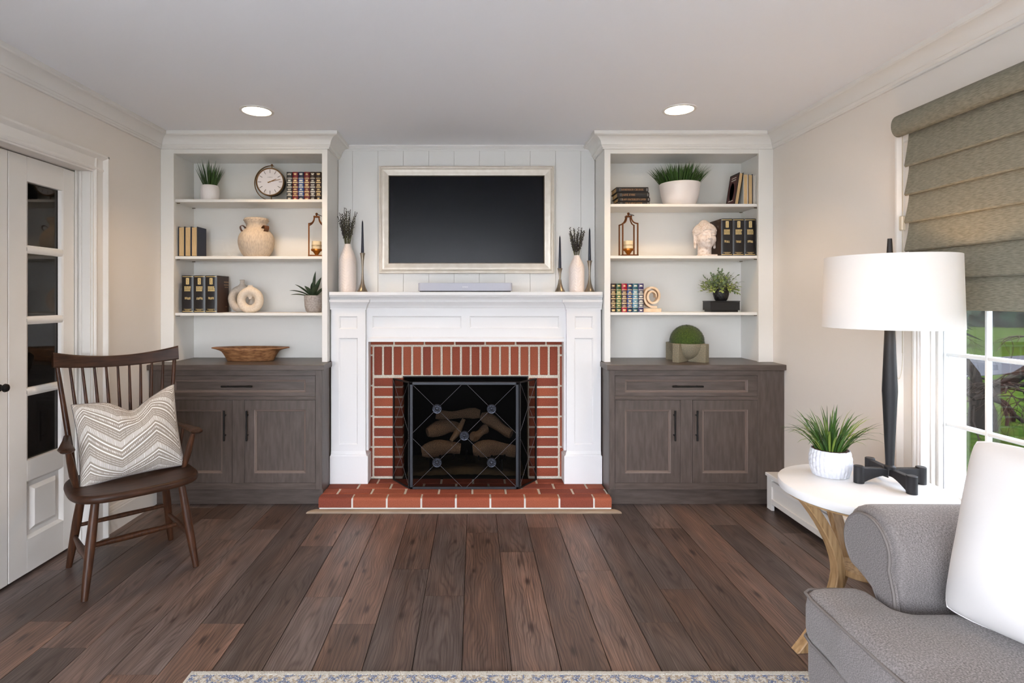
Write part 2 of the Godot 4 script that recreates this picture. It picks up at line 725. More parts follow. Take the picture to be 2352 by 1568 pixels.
func materials() -> void:
	var peel := ntex(0.06, grey(0.35, 0.65), [0.0, 1.0], 3, 3, 256, 256)
	T.peel = peel
	T.fine = ntex(0.35, grey(0.2, 0.8), [0.0, 1.0], 8, 2, 256, 256)
	mk("wall_paint", c8(231, 225, 218), 0.75, 0.0, {"tri": Vector3(3, 3, 3), "world": true, "bump": peel, "bumpcm": 0.02})
	mk("ceiling_paint", c8(241, 243, 247), 0.85, 0.0, {"tri": Vector3(3, 3, 3), "world": true, "bump": peel, "bumpcm": 0.03})
	mk("trim_white", c8(230, 228, 224), 0.42)
	mk("shelf_white", c8(235, 233, 228), 0.45)
	mk("mantel_white", c8(231, 230, 230), 0.40)
	mk("shiplap_white", c8(235, 234, 231), 0.45)
	mk("door_white", c8(230, 226, 220), 0.42)
	mk("groove", c8(205, 202, 196), 0.8)
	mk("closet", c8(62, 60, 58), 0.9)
	mk("pane_glass", Color(0.3, 0.36, 0.36), 0.02, 0.0, {"alpha": 0.04})
	mk("door_glass", Color(0.05, 0.05, 0.05), 0.03, 0.0, {"alpha": 0.55})
	mk("insect_mesh", c8(10, 11, 12), 0.9, 0.0, {"alpha": 0.42, "spec": 0.0})
	mk("vinyl_white", c8(232, 236, 238), 0.4)
	mk("black_iron", c8(22, 22, 24), 0.5, 0.3)
	mk("black_pull", c8(14, 13, 13), 0.45, 0.4)
	# cabinets: brown-grey stain over a fine upright grain
	var stain_c := [c8(73, 63, 57), c8(83, 72, 66), c8(93, 81, 75)]
	var stain := ntex(0.02, stain_c, [0.1, 0.5, 0.9], 11, 5, 512, 512, FastNoiseLite.TYPE_SIMPLEX_SMOOTH, 12.0)
	mk("stain_upright", Color.WHITE, 0.42, 0.0, {"tex": stain, "tri": Vector3(3.5, 0.5, 3.5)})
	mk("stain_level", Color.WHITE, 0.38, 0.0, {"tex": stain, "tri": Vector3(0.5, 3.5, 3.5)})
	mk("stain_bead", c8(112, 96, 88), 0.4)
	mk("cabinet_inside", c8(30, 26, 24), 0.8)
	# bricks
	var pit := ntex(0.09, grey(0.1, 0.9), [0.0, 1.0], 14, 4, 256, 256)
	var reds := [[c8(122, 56, 36), c8(150, 72, 47), c8(158, 88, 62)], [c8(114, 51, 34), c8(142, 66, 43), c8(150, 80, 56)], [c8(128, 62, 41), c8(156, 80, 53), c8(164, 95, 69)], [c8(106, 48, 35), c8(132, 61, 42), c8(142, 77, 58)]]
	for i in 4:
		mk("brick%d" % i, Color.WHITE, 0.85, 0.0, {"tex": ntex(0.16, reds[i], [0.1, 0.5, 0.95], 30 + i, 4, 256, 256), "tri": Vector3(4, 4, 4), "world": true, "bump": pit, "bumpcm": 0.12})
	mk("mortar", Color.WHITE, 0.9, 0.0, {"tex": ntex(0.08, [c8(196, 186, 170), c8(222, 213, 198)], [0.2, 0.8], 41, 4, 256, 256), "tri": Vector3(5, 5, 5), "world": true, "bump": pit, "bumpcm": 0.15})
	mk("mortar_white", c8(224, 220, 212), 0.85)
	mk("soot", c8(20, 19, 18), 0.95)
	mk("quarter_round", Color.WHITE, 0.45, 0.0, {"tex": ntex(0.02, [c8(122, 102, 84), c8(150, 130, 108)], [0.2, 0.8], 43, 4, 256, 256), "tri": Vector3(0.5, 6, 6)})
	mk("screen_mesh", c8(8, 8, 8), 0.9, 0.0, {"alpha": 0.62, "spec": 0.0})
	mk("screen_iron", c8(40, 43, 50), 0.42, 0.3)
	mk("rosette_steel", c8(58, 61, 70), 0.32, 0.8)
	mk("screen_wire", c8(120, 120, 126), 0.4, 0.6)
	# television
	mk("tv_glass", c8(7, 10, 19), 0.24, 0.0, {"spec": 0.31})
	mk("tv_edge", c8(20, 20, 22), 0.5)
	mk("frame_silver", Color.WHITE, 0.36, 0.2, {"tex": ntex(0.03, [c8(226, 218, 205), c8(236, 229, 218)], [0.2, 0.8], 44, 3, 256, 256), "tri": Vector3(2, 2, 2)})
	mk("frame_dark", c8(120, 108, 94), 0.45, 0.4)
	# floor
	for i in 6:
		var t := wood_image(100 + i * 7, [0.5, 0.35, 0.62, -0.6, 1.7, 0.48][i], [0.34, 0.28, 0.42, 0.05, 0.05, 0.20][i], [1, 2, 1, 3, 2, 1][i], [0.95, 0.85, 0.65, 0.10, 0.20, 0.50][i])
		for k in 2:
			var d: float = [0.90, 1.10][k]
			mk("plank%d" % (i * 2 + k), Color(d, d, d), 0.40, 0.0, {"tex": t, "bump": t, "bumpcm": 0.05})
	mk("underlay", c8(24, 18, 16), 0.9)
	# chair
	mk("walnut", Color.WHITE, 0.34, 0.0, {"spec": 0.38, "tex": ntex(0.02, [c8(40, 24, 16), c8(66, 40, 26), c8(88, 54, 33)], [0.1, 0.5, 0.95], 51, 4, 256, 256), "tri": Vector3(9, 1.5, 9)})
	mk("walnut_level", Color.WHITE, 0.38, 0.0, {"spec": 0.34, "tex": ntex(0.02, [c8(38, 24, 17), c8(58, 37, 26), c8(74, 48, 34)], [0.1, 0.5, 0.95], 52, 4, 256, 256), "tri": Vector3(1.5, 9, 9)})
	mk("chevron_cloth", Color.WHITE, 0.9, 0.0, {"tex": chevron_image(), "sheen": 0.3})
	# sofa
	var weave := ntex(0.10, [c8(80, 75, 73), c8(117, 111, 109), c8(152, 146, 143)], [0.1, 0.5, 0.9], 61, 5, 512, 512)
	T.weave = weave
	mk("sofa_cloth", Color.WHITE, 0.95, 0.0, {"tex": weave, "tri": Vector3(3.4, 8.0, 3.4), "bump": T.fine, "bumpcm": 0.05, "sheen": 0.35})
	mk("sofa_welt", c8(112, 106, 103), 0.95)
	mk("white_linen", c8(212, 209, 207), 0.95, 0.0, {"tri": Vector3(14, 14, 14), "bump": T.fine, "bumpcm": 0.02, "sheen": 0.2})
	mk("oak_foot", Color.WHITE, 0.5, 0.0, {"tex": ntex(0.02, [c8(138, 106, 70), c8(176, 142, 100), c8(196, 164, 122)], [0.1, 0.5, 0.95], 62, 4, 256, 256), "tri": Vector3(9, 1.2, 9)})
	mk("table_white", c8(230, 229, 228), 0.35)
	mk("lamp_black", c8(34, 34, 37), 0.55, 0.2, {"tri": Vector3(8, 8, 8), "bump": peel, "bumpcm": 0.06})
	mk("lamp_shade", c8(236, 235, 233), 0.9, 0.0, {"back": Color(0.6, 0.59, 0.57), "tri": Vector3(20, 20, 20), "bump": T.fine, "bumpcm": 0.01})
	mk("bulb_glow", Color.WHITE, 0.5, 0.0, {"emit": Color(1.0, 0.82, 0.62), "power": 1.2})
	mk("can_glow", Color.WHITE, 0.5, 0.0, {"emit": Color(1.0, 0.90, 0.76), "power": 1.6})
	mk("clear_cord", c8(196, 188, 170), 0.4)
	# roman shade
	mk("shade_cloth", Color.WHITE, 0.95, 0.0, {"tex": ntex(0.05, [c8(104, 101, 88), c8(128, 125, 111), c8(146, 143, 129)], [0.1, 0.5, 0.95], 71, 4, 512, 512), "tri": Vector3(3, 9, 1.1), "bump": T.fine, "bumpcm": 0.03, "back": Color(0.10, 0.10, 0.085)})
	mk("shade_hem", c8(134, 124, 102), 0.9)
	# things on the shelves
	mk("gold_leaf", c8(206, 176, 112), 0.4, 0.25)
	mk("gilt_letter", c8(150, 112, 76), 0.5)
	mk("page_tan", Color.WHITE, 0.9, 0.0, {"tex": ntex(0.1, [c8(206, 172, 122), c8(226, 196, 150)], [0.2, 0.8], 81, 3, 128, 128), "tri": Vector3(60, 1, 1)})
	mk("page_grey", c8(218, 210, 200), 0.9)
	mk("cover_navy", c8(42, 48, 66), 0.7)
	mk("cover_black", c8(24, 22, 24), 0.55)
	mk("cover_white", c8(226, 222, 214), 0.7)
	mk("cover_maroon", c8(78, 34, 36), 0.6)
	mk("cover_brown", c8(58, 34, 22), 0.55)
	mk("print_grey", c8(112, 110, 110), 0.6)
	mk("ceramic_white", c8(238, 230, 226), 0.30)
	mk("ceramic_ribbed", c8(236, 230, 228), 0.45)
	mk("stone_cream", Color.WHITE, 0.85, 0.0, {"tex": ntex(0.08, [c8(216, 200, 180), c8(232, 218, 200)], [0.2, 0.8], 82, 4, 128, 128), "tri": Vector3(6, 6, 6), "bump": T.fine, "bumpcm": 0.03})
	mk("stone_greige", Color.WHITE, 0.85, 0.0, {"tex": ntex(0.08, [c8(196, 184, 170), c8(214, 203, 190)], [0.2, 0.8], 83, 4, 128, 128), "tri": Vector3(6, 6, 6), "bump": T.fine, "bumpcm": 0.03})
	mk("terracotta_wash", Color.WHITE, 0.9, 0.0, {"tex": ntex(0.04, [c8(178, 162, 146), c8(200, 182, 162), c8(212, 194, 172), c8(206, 194, 182)], [0.1, 0.4, 0.65, 0.95], 84, 5, 256, 256), "tri": Vector3(7, 2.5, 7), "bump": T.fine, "bumpcm": 0.05})
	mk("leather_strap", c8(104, 62, 36), 0.45)
	mk("bronze", c8(112, 64, 26), 0.38, 0.75)
	mk("bronze_bowl", c8(168, 104, 36), 0.30, 0.85)
	mk("clock_bronze", c8(138, 106, 72), 0.32, 0.7)
	mk("clock_black", c8(18, 17, 16), 0.5)
	mk("clock_dial", c8(240, 233, 231), 0.5)
	mk("clock_mark", c8(96, 84, 78), 0.5)
	mk("clock_hand", c8(150, 112, 66), 0.4, 0.5)
	mk("candle_cream", c8(232, 214, 178), 0.6)
	mk("twine", c8(176, 150, 112), 0.9)
	mk("taper_navy", c8(28, 30, 48), 0.4)
	mk("nickel", c8(150, 138, 122), 0.32, 0.85)
	mk("vase_blush", c8(238, 226, 219), 0.35)
	mk("vase_groove", c8(224, 204, 192), 0.5)
	mk("lavender", c8(62, 56, 62), 0.9)
	mk("lavender_stem", c8(96, 94, 58), 0.85)
	mk("bar_cloth", c8(196, 198, 210), 0.85, 0.0, {"tri": Vector3(40, 40, 40), "bump": T.fine, "bumpcm": 0.02})
	mk("bar_base", c8(40, 40, 46), 0.6)
	mk("bar_letter", c8(240, 240, 244), 0.5)
	mk("concrete", Color.WHITE, 0.9, 0.0, {"tex": ntex(0.06, [c8(148, 140, 136), c8(184, 178, 174)], [0.2, 0.8], 85, 4, 128, 128), "tri": Vector3(8, 8, 8)})
	mk("agave", Color.WHITE, 0.5, 0.0, {"tex": ntex(0.03, [c8(44, 60, 42), c8(74, 92, 66)], [0.1, 0.9], 86, 3, 128, 128), "tri": Vector3(8, 8, 8)})
	mk("grass_dark", c8(42, 70, 30), 0.5, 0.0, {"back": Color(0.08, 0.12, 0.04)})
	mk("grass_mid", c8(58, 92, 36), 0.5, 0.0, {"back": Color(0.08, 0.14, 0.04)})
	mk("grass_lime", c8(116, 138, 58), 0.5, 0.0, {"back": Color(0.10, 0.14, 0.04)})
	mk("leaf_sage", c8(128, 146, 110), 0.65, 0.0, {"back": Color(0.10, 0.14, 0.06)})
	mk("leaf_yellow", c8(158, 174, 96), 0.65, 0.0, {"back": Color(0.12, 0.15, 0.06)})
	mk("soil", c8(70, 48, 32), 0.95)
	mk("pot_black", c8(22, 22, 25), 0.45)
	mk("box_black", c8(20, 20, 21), 0.5)
	mk("moss", Color.WHITE, 0.95, 0.0, {"tex": ntex(0.06, [c8(30, 42, 12), c8(58, 78, 22), c8(92, 110, 38)], [0.15, 0.5, 0.9], 87, 5, 256, 256), "tri": Vector3(6, 6, 6), "sheen": 0.4})
	mk("stone_olive", Color.WHITE, 0.7, 0.0, {"tex": ntex(0.09, [c8(84, 78, 64), c8(132, 124, 104), c8(170, 152, 122)], [0.15, 0.5, 0.9], 88, 5, 256, 256), "tri": Vector3(9, 9, 9), "bump": pit, "bumpcm": 0.1})
	mk("bowl_wood", Color.WHITE, 0.6, 0.0, {"tex": ntex(0.03, [c8(98, 62, 36), c8(150, 104, 66), c8(186, 140, 96)], [0.1, 0.5, 0.9], 89, 5, 256, 256), "tri": Vector3(2, 9, 9)})
	mk("birch", Color.WHITE, 0.6, 0.0, {"tex": ntex(0.03, [c8(222, 192, 158), c8(238, 214, 186)], [0.2, 0.8], 90, 3, 128, 128), "tri": Vector3(4, 4, 4)})
	mk("bust_plaster", Color.WHITE, 0.9, 0.0, {"tex": ntex(0.03, [c8(190, 172, 158), c8(222, 209, 201), c8(234, 225, 219)], [0.14, 0.40, 0.8], 91, 4, 256, 256), "tri": Vector3(5, 5, 5), "bump": T.fine, "bumpcm": 0.03})
	mk("pot_weave", c8(214, 216, 223), 0.7)
	mk("pot_weave_dark", c8(150, 154, 170), 0.85)
	mk("rug_pile", Color.WHITE, 1.0, 0.0, {"tex": rug_image(), "bump": T.fine, "bumpcm": 0.2})
	mk("rug_edge", c8(190, 184, 172), 1.0)
	mk("log_bark", Color.WHITE, 0.95, 0.0, {"tex": ntex(0.05, [c8(58, 48, 40), c8(150, 122, 98), c8(200, 160, 122)], [0.15, 0.5, 0.9], 92, 5, 256, 256), "tri": Vector3(14, 14, 14), "bump": pit, "bumpcm": 0.4})
	mk("ember", Color.WHITE, 0.95, 0.0, {"tex": ntex(0.2, [c8(38, 34, 30), c8(110, 92, 60), c8(220, 188, 120)], [0.3, 0.6, 0.9], 93, 4, 256, 256), "tri": Vector3(8, 8, 8), "bump": T.fine, "bumpcm": 0.5})
	# outdoors
	mk("lawn", Color.WHITE, 1.0, 0.0, {"tex": ntex(0.03, [c8(28, 39, 10), c8(40, 55, 15), c8(58, 52, 32)], [0.2, 0.6, 0.95], 94, 5, 512, 512), "spec": 0.0, "tri": Vector3(0.25, 0.25, 0.25), "world": true})
	mk("concrete_slab", c8(206, 203, 198), 0.9)
	mk("asphalt", c8(56, 56, 58), 0.95, 0.0, {"spec": 0.0})
	mk("bark", Color.WHITE, 0.95, 0.0, {"tex": ntex(0.05, [c8(20, 17, 15), c8(42, 36, 32)], [0.2, 0.8], 95, 4, 256, 256), "spec": 0.0, "tri": Vector3(4, 4, 4)})
	mk("twig", c8(40, 32, 27), 0.95, 0.0, {"spec": 0.0})
	mk("evergreen", c8(26, 36, 26), 0.9, 0.0, {"spec": 0.0})
	mk("hedge", c8(28, 40, 22), 0.9, 0.0, {"spec": 0.1})
	mk("siding", c8(196, 200, 202), 0.8)


# ============================ the setting =====================================
func room_shell() -> void:
	var w := setting("wall_left", "beige painted wall with the glazed double doors", "wall")
	var p: Material = M.wall_paint
	boxpart("panel", p, w, Vector3(-2.24, 0, -4.0), Vector3(-2.05, 2.386, -2.95))
	boxpart("panel", p, w, Vector3(-2.24, 1.992, -2.95), Vector3(-2.05, 2.386, -2.07))
	boxpart("panel", p, w, Vector3(-2.24, 0, -2.07), Vector3(-2.05, 2.386, -0.20))
	boxpart("panel", p, w, Vector3(-2.24, 0, -0.20), Vector3(-2.05, 0.45, 2.25))
	boxpart("panel", p, w, Vector3(-2.24, 2.22, -0.20), Vector3(-2.05, 2.386, 2.25))
	boxpart("panel", p, w, Vector3(-2.24, 0, 2.25), Vector3(-2.05, 2.386, 2.6))
	w = setting("wall_right", "beige painted wall with the shaded window", "wall")
	boxpart("panel", p, w, Vector3(1.95, 0, -4.0), Vector3(2.14, 2.386, -2.417))
	boxpart("panel", p, w, Vector3(1.95, 0, -2.417), Vector3(2.14, 0.44, -1.0))
	boxpart("panel", p, w, Vector3(1.95, 1.99, -2.417), Vector3(2.14, 2.386, -1.0))
	boxpart("panel", p, w, Vector3(1.95, 0, -1.0), Vector3(2.14, 2.386, 2.6))
	w = setting("wall_front", "beige wall opposite the fireplace with large windows", "wall")
	boxpart("panel", p, w, Vector3(-2.24, 0, 2.6), Vector3(-1.95, 2.386, 2.76))
	boxpart("panel", p, w, Vector3(-1.95, 0, 2.6), Vector3(1.00, 0.12, 2.76))
	boxpart("panel", p, w, Vector3(-1.95, 2.24, 2.6), Vector3(1.00, 2.386, 2.76))
	boxpart("panel", p, w, Vector3(1.00, 0, 2.6), Vector3(2.14, 2.386, 2.76))
	var c := MB.new()
	c.bb(Vector3(-2.24, 2.386, -4.5), Vector3(2.14, 2.50, 2.76))
	var o := put(c, "ceiling", M.ceiling_paint, self)
	tag(o, "pale grey-white painted ceiling with recessed lights", "ceiling", "", "structure")


func floor_planks() -> void:
	var fl := setting("floor", "brown wood plank floor with dark joints", "floor")
	boxpart("underlay", M.underlay, fl, Vector3(-2.24, -0.12, -4.5), Vector3(2.14, -0.0045, 2.76))
	var pw := 0.1765
	var pl := 1.22
	var known := {0: 3.104, 1: 2.868, 2: 3.175, 3: 2.671, 4: 2.242, 5: 2.50, 6: 3.163, 7: 2.754, -1: 2.444, -2: 2.685, -3: 2.232, -4: 2.435, -5: 2.936, -6: 2.234, -7: 3.15}
	# which board (texture) lies beyond, and which before, the first joint of each row
	var look := {0: [4, 6], 1: [4, 9], 2: [7, 6], 3: [7, 9], 4: [2, 4], 5: [0, 8], 6: [5, 8], 7: [7, 9], -1: [4, 0], -2: [8, 2], -3: [7, 6], -4: [9, 1], -5: [7, 4], -6: [2, 7], -7: [6, 3], -8: [1, 5]}
	var g := 0.0014
	for k in range(-12, 12):
		var x0 := maxf(-0.0455 + k * pw + g, -2.20)
		var x1 := minf(-0.0455 + (k + 1) * pw - g, 1.948)
		if x1 - x0 < 0.02:
			continue
		var first: float = known.get(k, 2.2 + rng.randf() * 1.1)
		var z := -(first + pl * 2.0)
		var j := 0
		while z < 2.58:
			var a := maxf(z + 0.0004, -4.4)
			var b := minf(z + pl - 0.0004, 2.598)
			if b - a > 0.03:
				var pick := rng.randi_range(0, 11)
				if look.has(k) and j > 0 and j < 3:
					pick = look[k][j - 1]
				var s := MB.new()
				var c := 0.0008
				var ce := 0.0002
				var turned := rng.randf() < 0.5
				var flip := rng.randf() < 0.5
				var top := [Vector3(x0 + c, 0, a + ce), Vector3(x1 - c, 0, a + ce), Vector3(x1 - c, 0, b - ce), Vector3(x0 + c, 0, b - ce)]
				var rim := [Vector3(x0, -0.0012, a), Vector3(x1, -0.0012, a), Vector3(x1, -0.0012, b), Vector3(x0, -0.0012, b)]
				var low := [Vector3(x0, -0.0044, a), Vector3(x1, -0.0044, a), Vector3(x1, -0.0044, b), Vector3(x0, -0.0044, b)]
				var ud := func(q: Vector3) -> Vector2:
					var uu := (q.x - x0) / pw
					var vv := 0.003 + 0.994 * (q.z - z) / pl
					return Vector2(0.004 + 0.992 * (1.0 - uu if flip else uu), 1.0 - vv if turned else vv)
				var up := Vector3.UP
				s.quad(top[0], top[1], top[2], top[3], up, up, up, up, ud.call(top[0]), ud.call(top[1]), ud.call(top[2]), ud.call(top[3]))
				for i in 4:
					var i2 := (i + 1) % 4
					var side: Vector3 = [Vector3(0, 0, -1), Vector3(1, 0, 0), Vector3(0, 0, 1), Vector3(-1, 0, 0)][i]
					var ch := (side + up).normalized()
					s.quad(top[i], top[i2], rim[i2], rim[i], ch, ch, ch, ch, ud.call(top[i]), ud.call(top[i2]), ud.call(rim[i2]), ud.call(rim[i]))
					s.quad(rim[i], rim[i2], low[i2], low[i], side, side, side, side, ud.call(rim[i]), ud.call(rim[i2]), ud.call(low[i2]), ud.call(low[i]))
				put(s, "plank", M["plank%d" % pick], fl)
			z += pl
			j += 1


func back_wall() -> void:
	var w := setting("wall_back", "white vertical shiplap wall above the mantel", "wall")
	# backing with the hole for the firebox
	boxpart("backing", M.groove, w, Vector3(-2.24, 0, -4.0), Vector3(-0.50, 2.386, -3.897))
	boxpart("backing", M.groove, w, Vector3(0.38, 0, -4.0), Vector3(2.14, 2.386, -3.897))
	boxpart("backing", M.groove, w, Vector3(-0.50, 0.79, -4.0), Vector3(0.38, 2.386, -3.897))
	boxpart("backing", M.groove, w, Vector3(-0.50, 0, -4.0), Vector3(0.38, 0.06, -3.897))
	boxpart("backing", M.groove, w, Vector3(-0.958, 1.30, -3.897), Vector3(0.845, 2.384, -3.8865))
	var x := -0.8563 - 0.1781
	while x < 0.86:
		var a := maxf(x, -0.958) + 0.0012
		var b := minf(x + 0.1781, 0.845) - 0.0012
		if b - a > 0.01:
			boxpart("board", M.shiplap_white, w, Vector3(a, 1.30, -3.8865), Vector3(b, 2.384, -3.882), 0.001)
		x += 0.1781


func crown() -> Array:
	var p := [Vector2(0, 0), Vector2(0.011, 0), Vector2(0.013, 0.003), Vector2(0.013, 0.010), Vector2(0.018, 0.013), Vector2(0.021, 0.018), Vector2(0.022, 0.022), Vector2(0.026, 0.0235)]
	for i in 8:
		var f := PI / 2 * (i + 1) / 8.0
		p.append(Vector2(0.026 + 0.050 * (1.0 - cos(f)), 0.0235 + 0.050 * sin(f)))
	p.append_array([Vector2(0.079, 0.076), Vector2(0.083, 0.079), Vector2(0.084, 0.098)])
	return p


func small_crown() -> Array:
	return [Vector2(0, 0), Vector2(0.008, 0), Vector2(0.008, 0.009), Vector2(0.012, 0.011), Vector2(0.015, 0.016), Vector2(0.021, 0.021), Vector2(0.028, 0.024), Vector2(0.028, 0.035)]


func baseboard() -> Array:
	return [Vector2(0.016, 0), Vector2(0.016, 0.115), Vector2(0.013, 0.119), Vector2(0.013, 0.126), Vector2(0.008, 0.134), Vector2(0.007, 0.142), Vector2(0, 0.146)]


func mouldings() -> void:
	var up := Vector3.UP
	var s := MB.new()
	s.mould(crown(), Vector3(-2.05, 2.288, -3.608), Vector3(-2.05, 2.288, 2.6), Vector3(1, 0, 0), up, 1.0, -1.0)
	tag(put(s, "trim_1", M.trim_white, self), "white crown moulding above the glazed double doors", "crown moulding", "", "structure")
	s = MB.new()
	s.mould(crown(), Vector3(1.95, 2.288, -3.608), Vector3(1.95, 2.288, 2.6), Vector3(-1, 0, 0), up, 1.0, -1.0)
	tag(put(s, "trim_2", M.trim_white, self), "white crown moulding above the shaded window", "crown moulding", "", "structure")
	s = MB.new()
	s.mould(crown(), Vector3(-2.05, 2.288, 2.6), Vector3(1.95, 2.288, 2.6), Vector3(0, 0, -1), up, 1.0, -1.0)
	tag(put(s, "trim_3", M.trim_white, self), "white crown moulding opposite the fireplace", "crown moulding", "", "structure")
	s = MB.new()
	s.mould(small_crown(), Vector3(-0.958, 2.351, -3.882), Vector3(0.845, 2.351, -3.882), Vector3(0, 0, 1), up)
	tag(put(s, "trim_4", M.shiplap_white, self), "slim white moulding along the top of the shiplap", "crown moulding", "", "structure")
	s = MB.new()
	s.mould(baseboard(), Vector3(-2.05, 0, -3.54), Vector3(-2.05, 0, -3.053), Vector3(1, 0, 0), up)
	s.mould(baseboard(), Vector3(-2.05, 0, -1.967), Vector3(-2.05, 0, 2.6), Vector3(1, 0, 0), up)
	tag(put(s, "baseboard_left", M.door_white, self), "white baseboard beside the door casing", "baseboard", "", "structure")
	s = MB.new()
	s.mould(baseboard(), Vector3(1.95, 0, -0.9), Vector3(1.95, 0, 2.6), Vector3(-1, 0, 0), up)
	tag(put(s, "baseboard_right", M.door_white, self), "white baseboard behind the sofa", "baseboard", "", "structure")
	s = MB.new()
	s.mould(baseboard(), Vector3(-2.05, 0, 2.6), Vector3(1.95, 0, 2.6), Vector3(0, 0, -1), up)
	tag(put(s, "baseboard_front", M.door_white, self), "white baseboard under the large windows", "baseboard", "", "structure")


func casing() -> Array:
	# across the face: outer back band, flat, inner bead; (out from wall, along width) traced outer to inner
	return [Vector2(0, 0), Vector2(0.034, 0), Vector2(0.036, 0.003), Vector2(0.036, 0.012), Vector2(0.030, 0.020), Vector2(0.022, 0.026), Vector2(0.018, 0.030), Vector2(0.016, 0.072), Vector2(0.020, 0.078), Vector2(0.022, 0.086), Vector2(0.019, 0.092), Vector2(0.014, 0.095), Vector2(0.013, 0.103), Vector2(0, 0.103)]


func door_leaf(node: Node3D, z0: float, z1: float) -> void:
	# leaf in the plane x = -2.118, from z0 (far) to z1 (near)
	var m: Material = M.door_white
	var xf := -2.118
	var xb := -2.156
	var sw := 0.092
	var y0 := 0.014
	var y1 := 1.986
	boxpart("stile", m, node, Vector3(xb, y0, z0), Vector3(xf, y1, z0 + sw), 0.002)
	boxpart("stile", m, node, Vector3(xb, y0, z1 - sw - 0.012), Vector3(xf, y1, z1), 0.002)
	var a := z0 + sw
	var b := z1 - sw - 0.012
	boxpart("rail", m, node, Vector3(xb, 1.868, a), Vector3(xf, y1, b), 0.001)
	boxpart("rail", m, node, Vector3(xb, 0.448, a), Vector3(xf, 0.546, b), 0.001)
	boxpart("rail", m, node, Vector3(xb, y0, a), Vector3(xf, 0.172, b), 0.001)
	# raised panel at the foot
	var s := MB.new()
	s.bb(Vector3(xb + 0.004, 0.17, a), Vector3(xf - 0.016, 0.45, b))
	var q0 := [Vector2(0, 0), Vector2(0.012, 0.004), Vector2(0.015, 0.014)]
	var up := Vector3.UP
	s.mould([Vector2(0.014, 0), Vector2(0.010, 0.006), Vector2(0.0, 0.012)], Vector3(xf - 0.016, 0.172, a), Vector3(xf - 0.016, 0.172, b), Vector3(1, 0, 0), up, 0.0, 0.0)
	s.mould([Vector2(0.014, 0), Vector2(0.010, 0.006), Vector2(0.0, 0.012)], Vector3(xf - 0.016, 0.448, a), Vector3(xf - 0.016, 0.448, b), Vector3(1, 0, 0), -up, 0.0, 0.0)
	s.mould([Vector2(0.014, 0), Vector2(0.010, 0.006), Vector2(0.0, 0.012)], Vector3(xf - 0.016, 0.172, a), Vector3(xf - 0.016, 0.448, a), Vector3(1, 0, 0), Vector3(0, 0, 1))
	s.mould([Vector2(0.014, 0), Vector2(0.010, 0.006), Vector2(0.0, 0.012)], Vector3(xf - 0.016, 0.172, b), Vector3(xf - 0.016, 0.448, b), Vector3(1, 0, 0), Vector3(0, 0, -1))
	var o0 := Vector3(xf - 0.016, 0.205, a + 0.032)
	var o1 := Vector3(xf - 0.016, 0.415, b - 0.032)
	var ins := 0.018
	var rise := Vector3(0.013, 0, 0)
	var out4 := [Vector3(o0.x, o0.y, o0.z), Vector3(o0.x, o0.y, o1.z), Vector3(o0.x, o1.y, o1.z), Vector3(o0.x, o1.y, o0.z)]
	var in4 := [Vector3(o0.x, o0.y + ins, o0.z + ins) + rise, Vector3(o0.x, o0.y + ins, o1.z - ins) + rise, Vector3(o0.x, o1.y - ins, o1.z - ins) + rise, Vector3(o0.x, o1.y - ins, o0.z + ins) + rise]
	var nn := [Vector3(1, -1, 0), Vector3(1, 0, 1), Vector3(1, 1, 0), Vector3(1, 0, -1)]
	for i in 4:
		s.flat(out4[i], out4[(i + 1) % 4], in4[(i + 1) % 4], in4[i], nn[i].normalized())
	s.flat(in4[0], in4[1], in4[2], in4[3], Vector3(1, 0, 0))
	put(s, "panel", m, node)
	# glazing bars and panes
	var edges := [0.546, 0.8515, 0.8875, 1.191, 1.2275, 1.5295, 1.5655, 1.868]
	for i in 3:
		var u := MB.new()
		var c: float = (edges[i * 2 + 1] + edges[i * 2 + 2]) * 0.5
		u.mould([Vector2(-0.020, -0.020), Vector2(-0.006, -0.019), Vector2(-0.003, -0.012), Vector2(0, -0.007), Vector2(0, 0.007), Vector2(-0.003, 0.012), Vector2(-0.006, 0.019), Vector2(-0.020, 0.020)], Vector3(xf, c, a), Vector3(xf, c, b), Vector3(1, 0, 0), up)
		put(u, "glazing_bar", m, node)
	for i in 4:
		boxpart("pane", M.door_glass, node, Vector3(xf - 0.024, edges[i * 2], a), Vector3(xf - 0.021, edges[i * 2 + 1], b))
		# sticking round each pane
		var u := MB.new()
		for side in [[a, 1.0], [b, -1.0]]:
			u.mould([Vector2(0.0, 0), Vector2(-0.004, 0.008), Vector2(-0.018, 0.014)], Vector3(xf, edges[i * 2], side[0]), Vector3(xf, edges[i * 2 + 1], side[0]), Vector3(1, 0, 0), Vector3(0, 0, side[1]))
		put(u, "pane_bead", m, node)


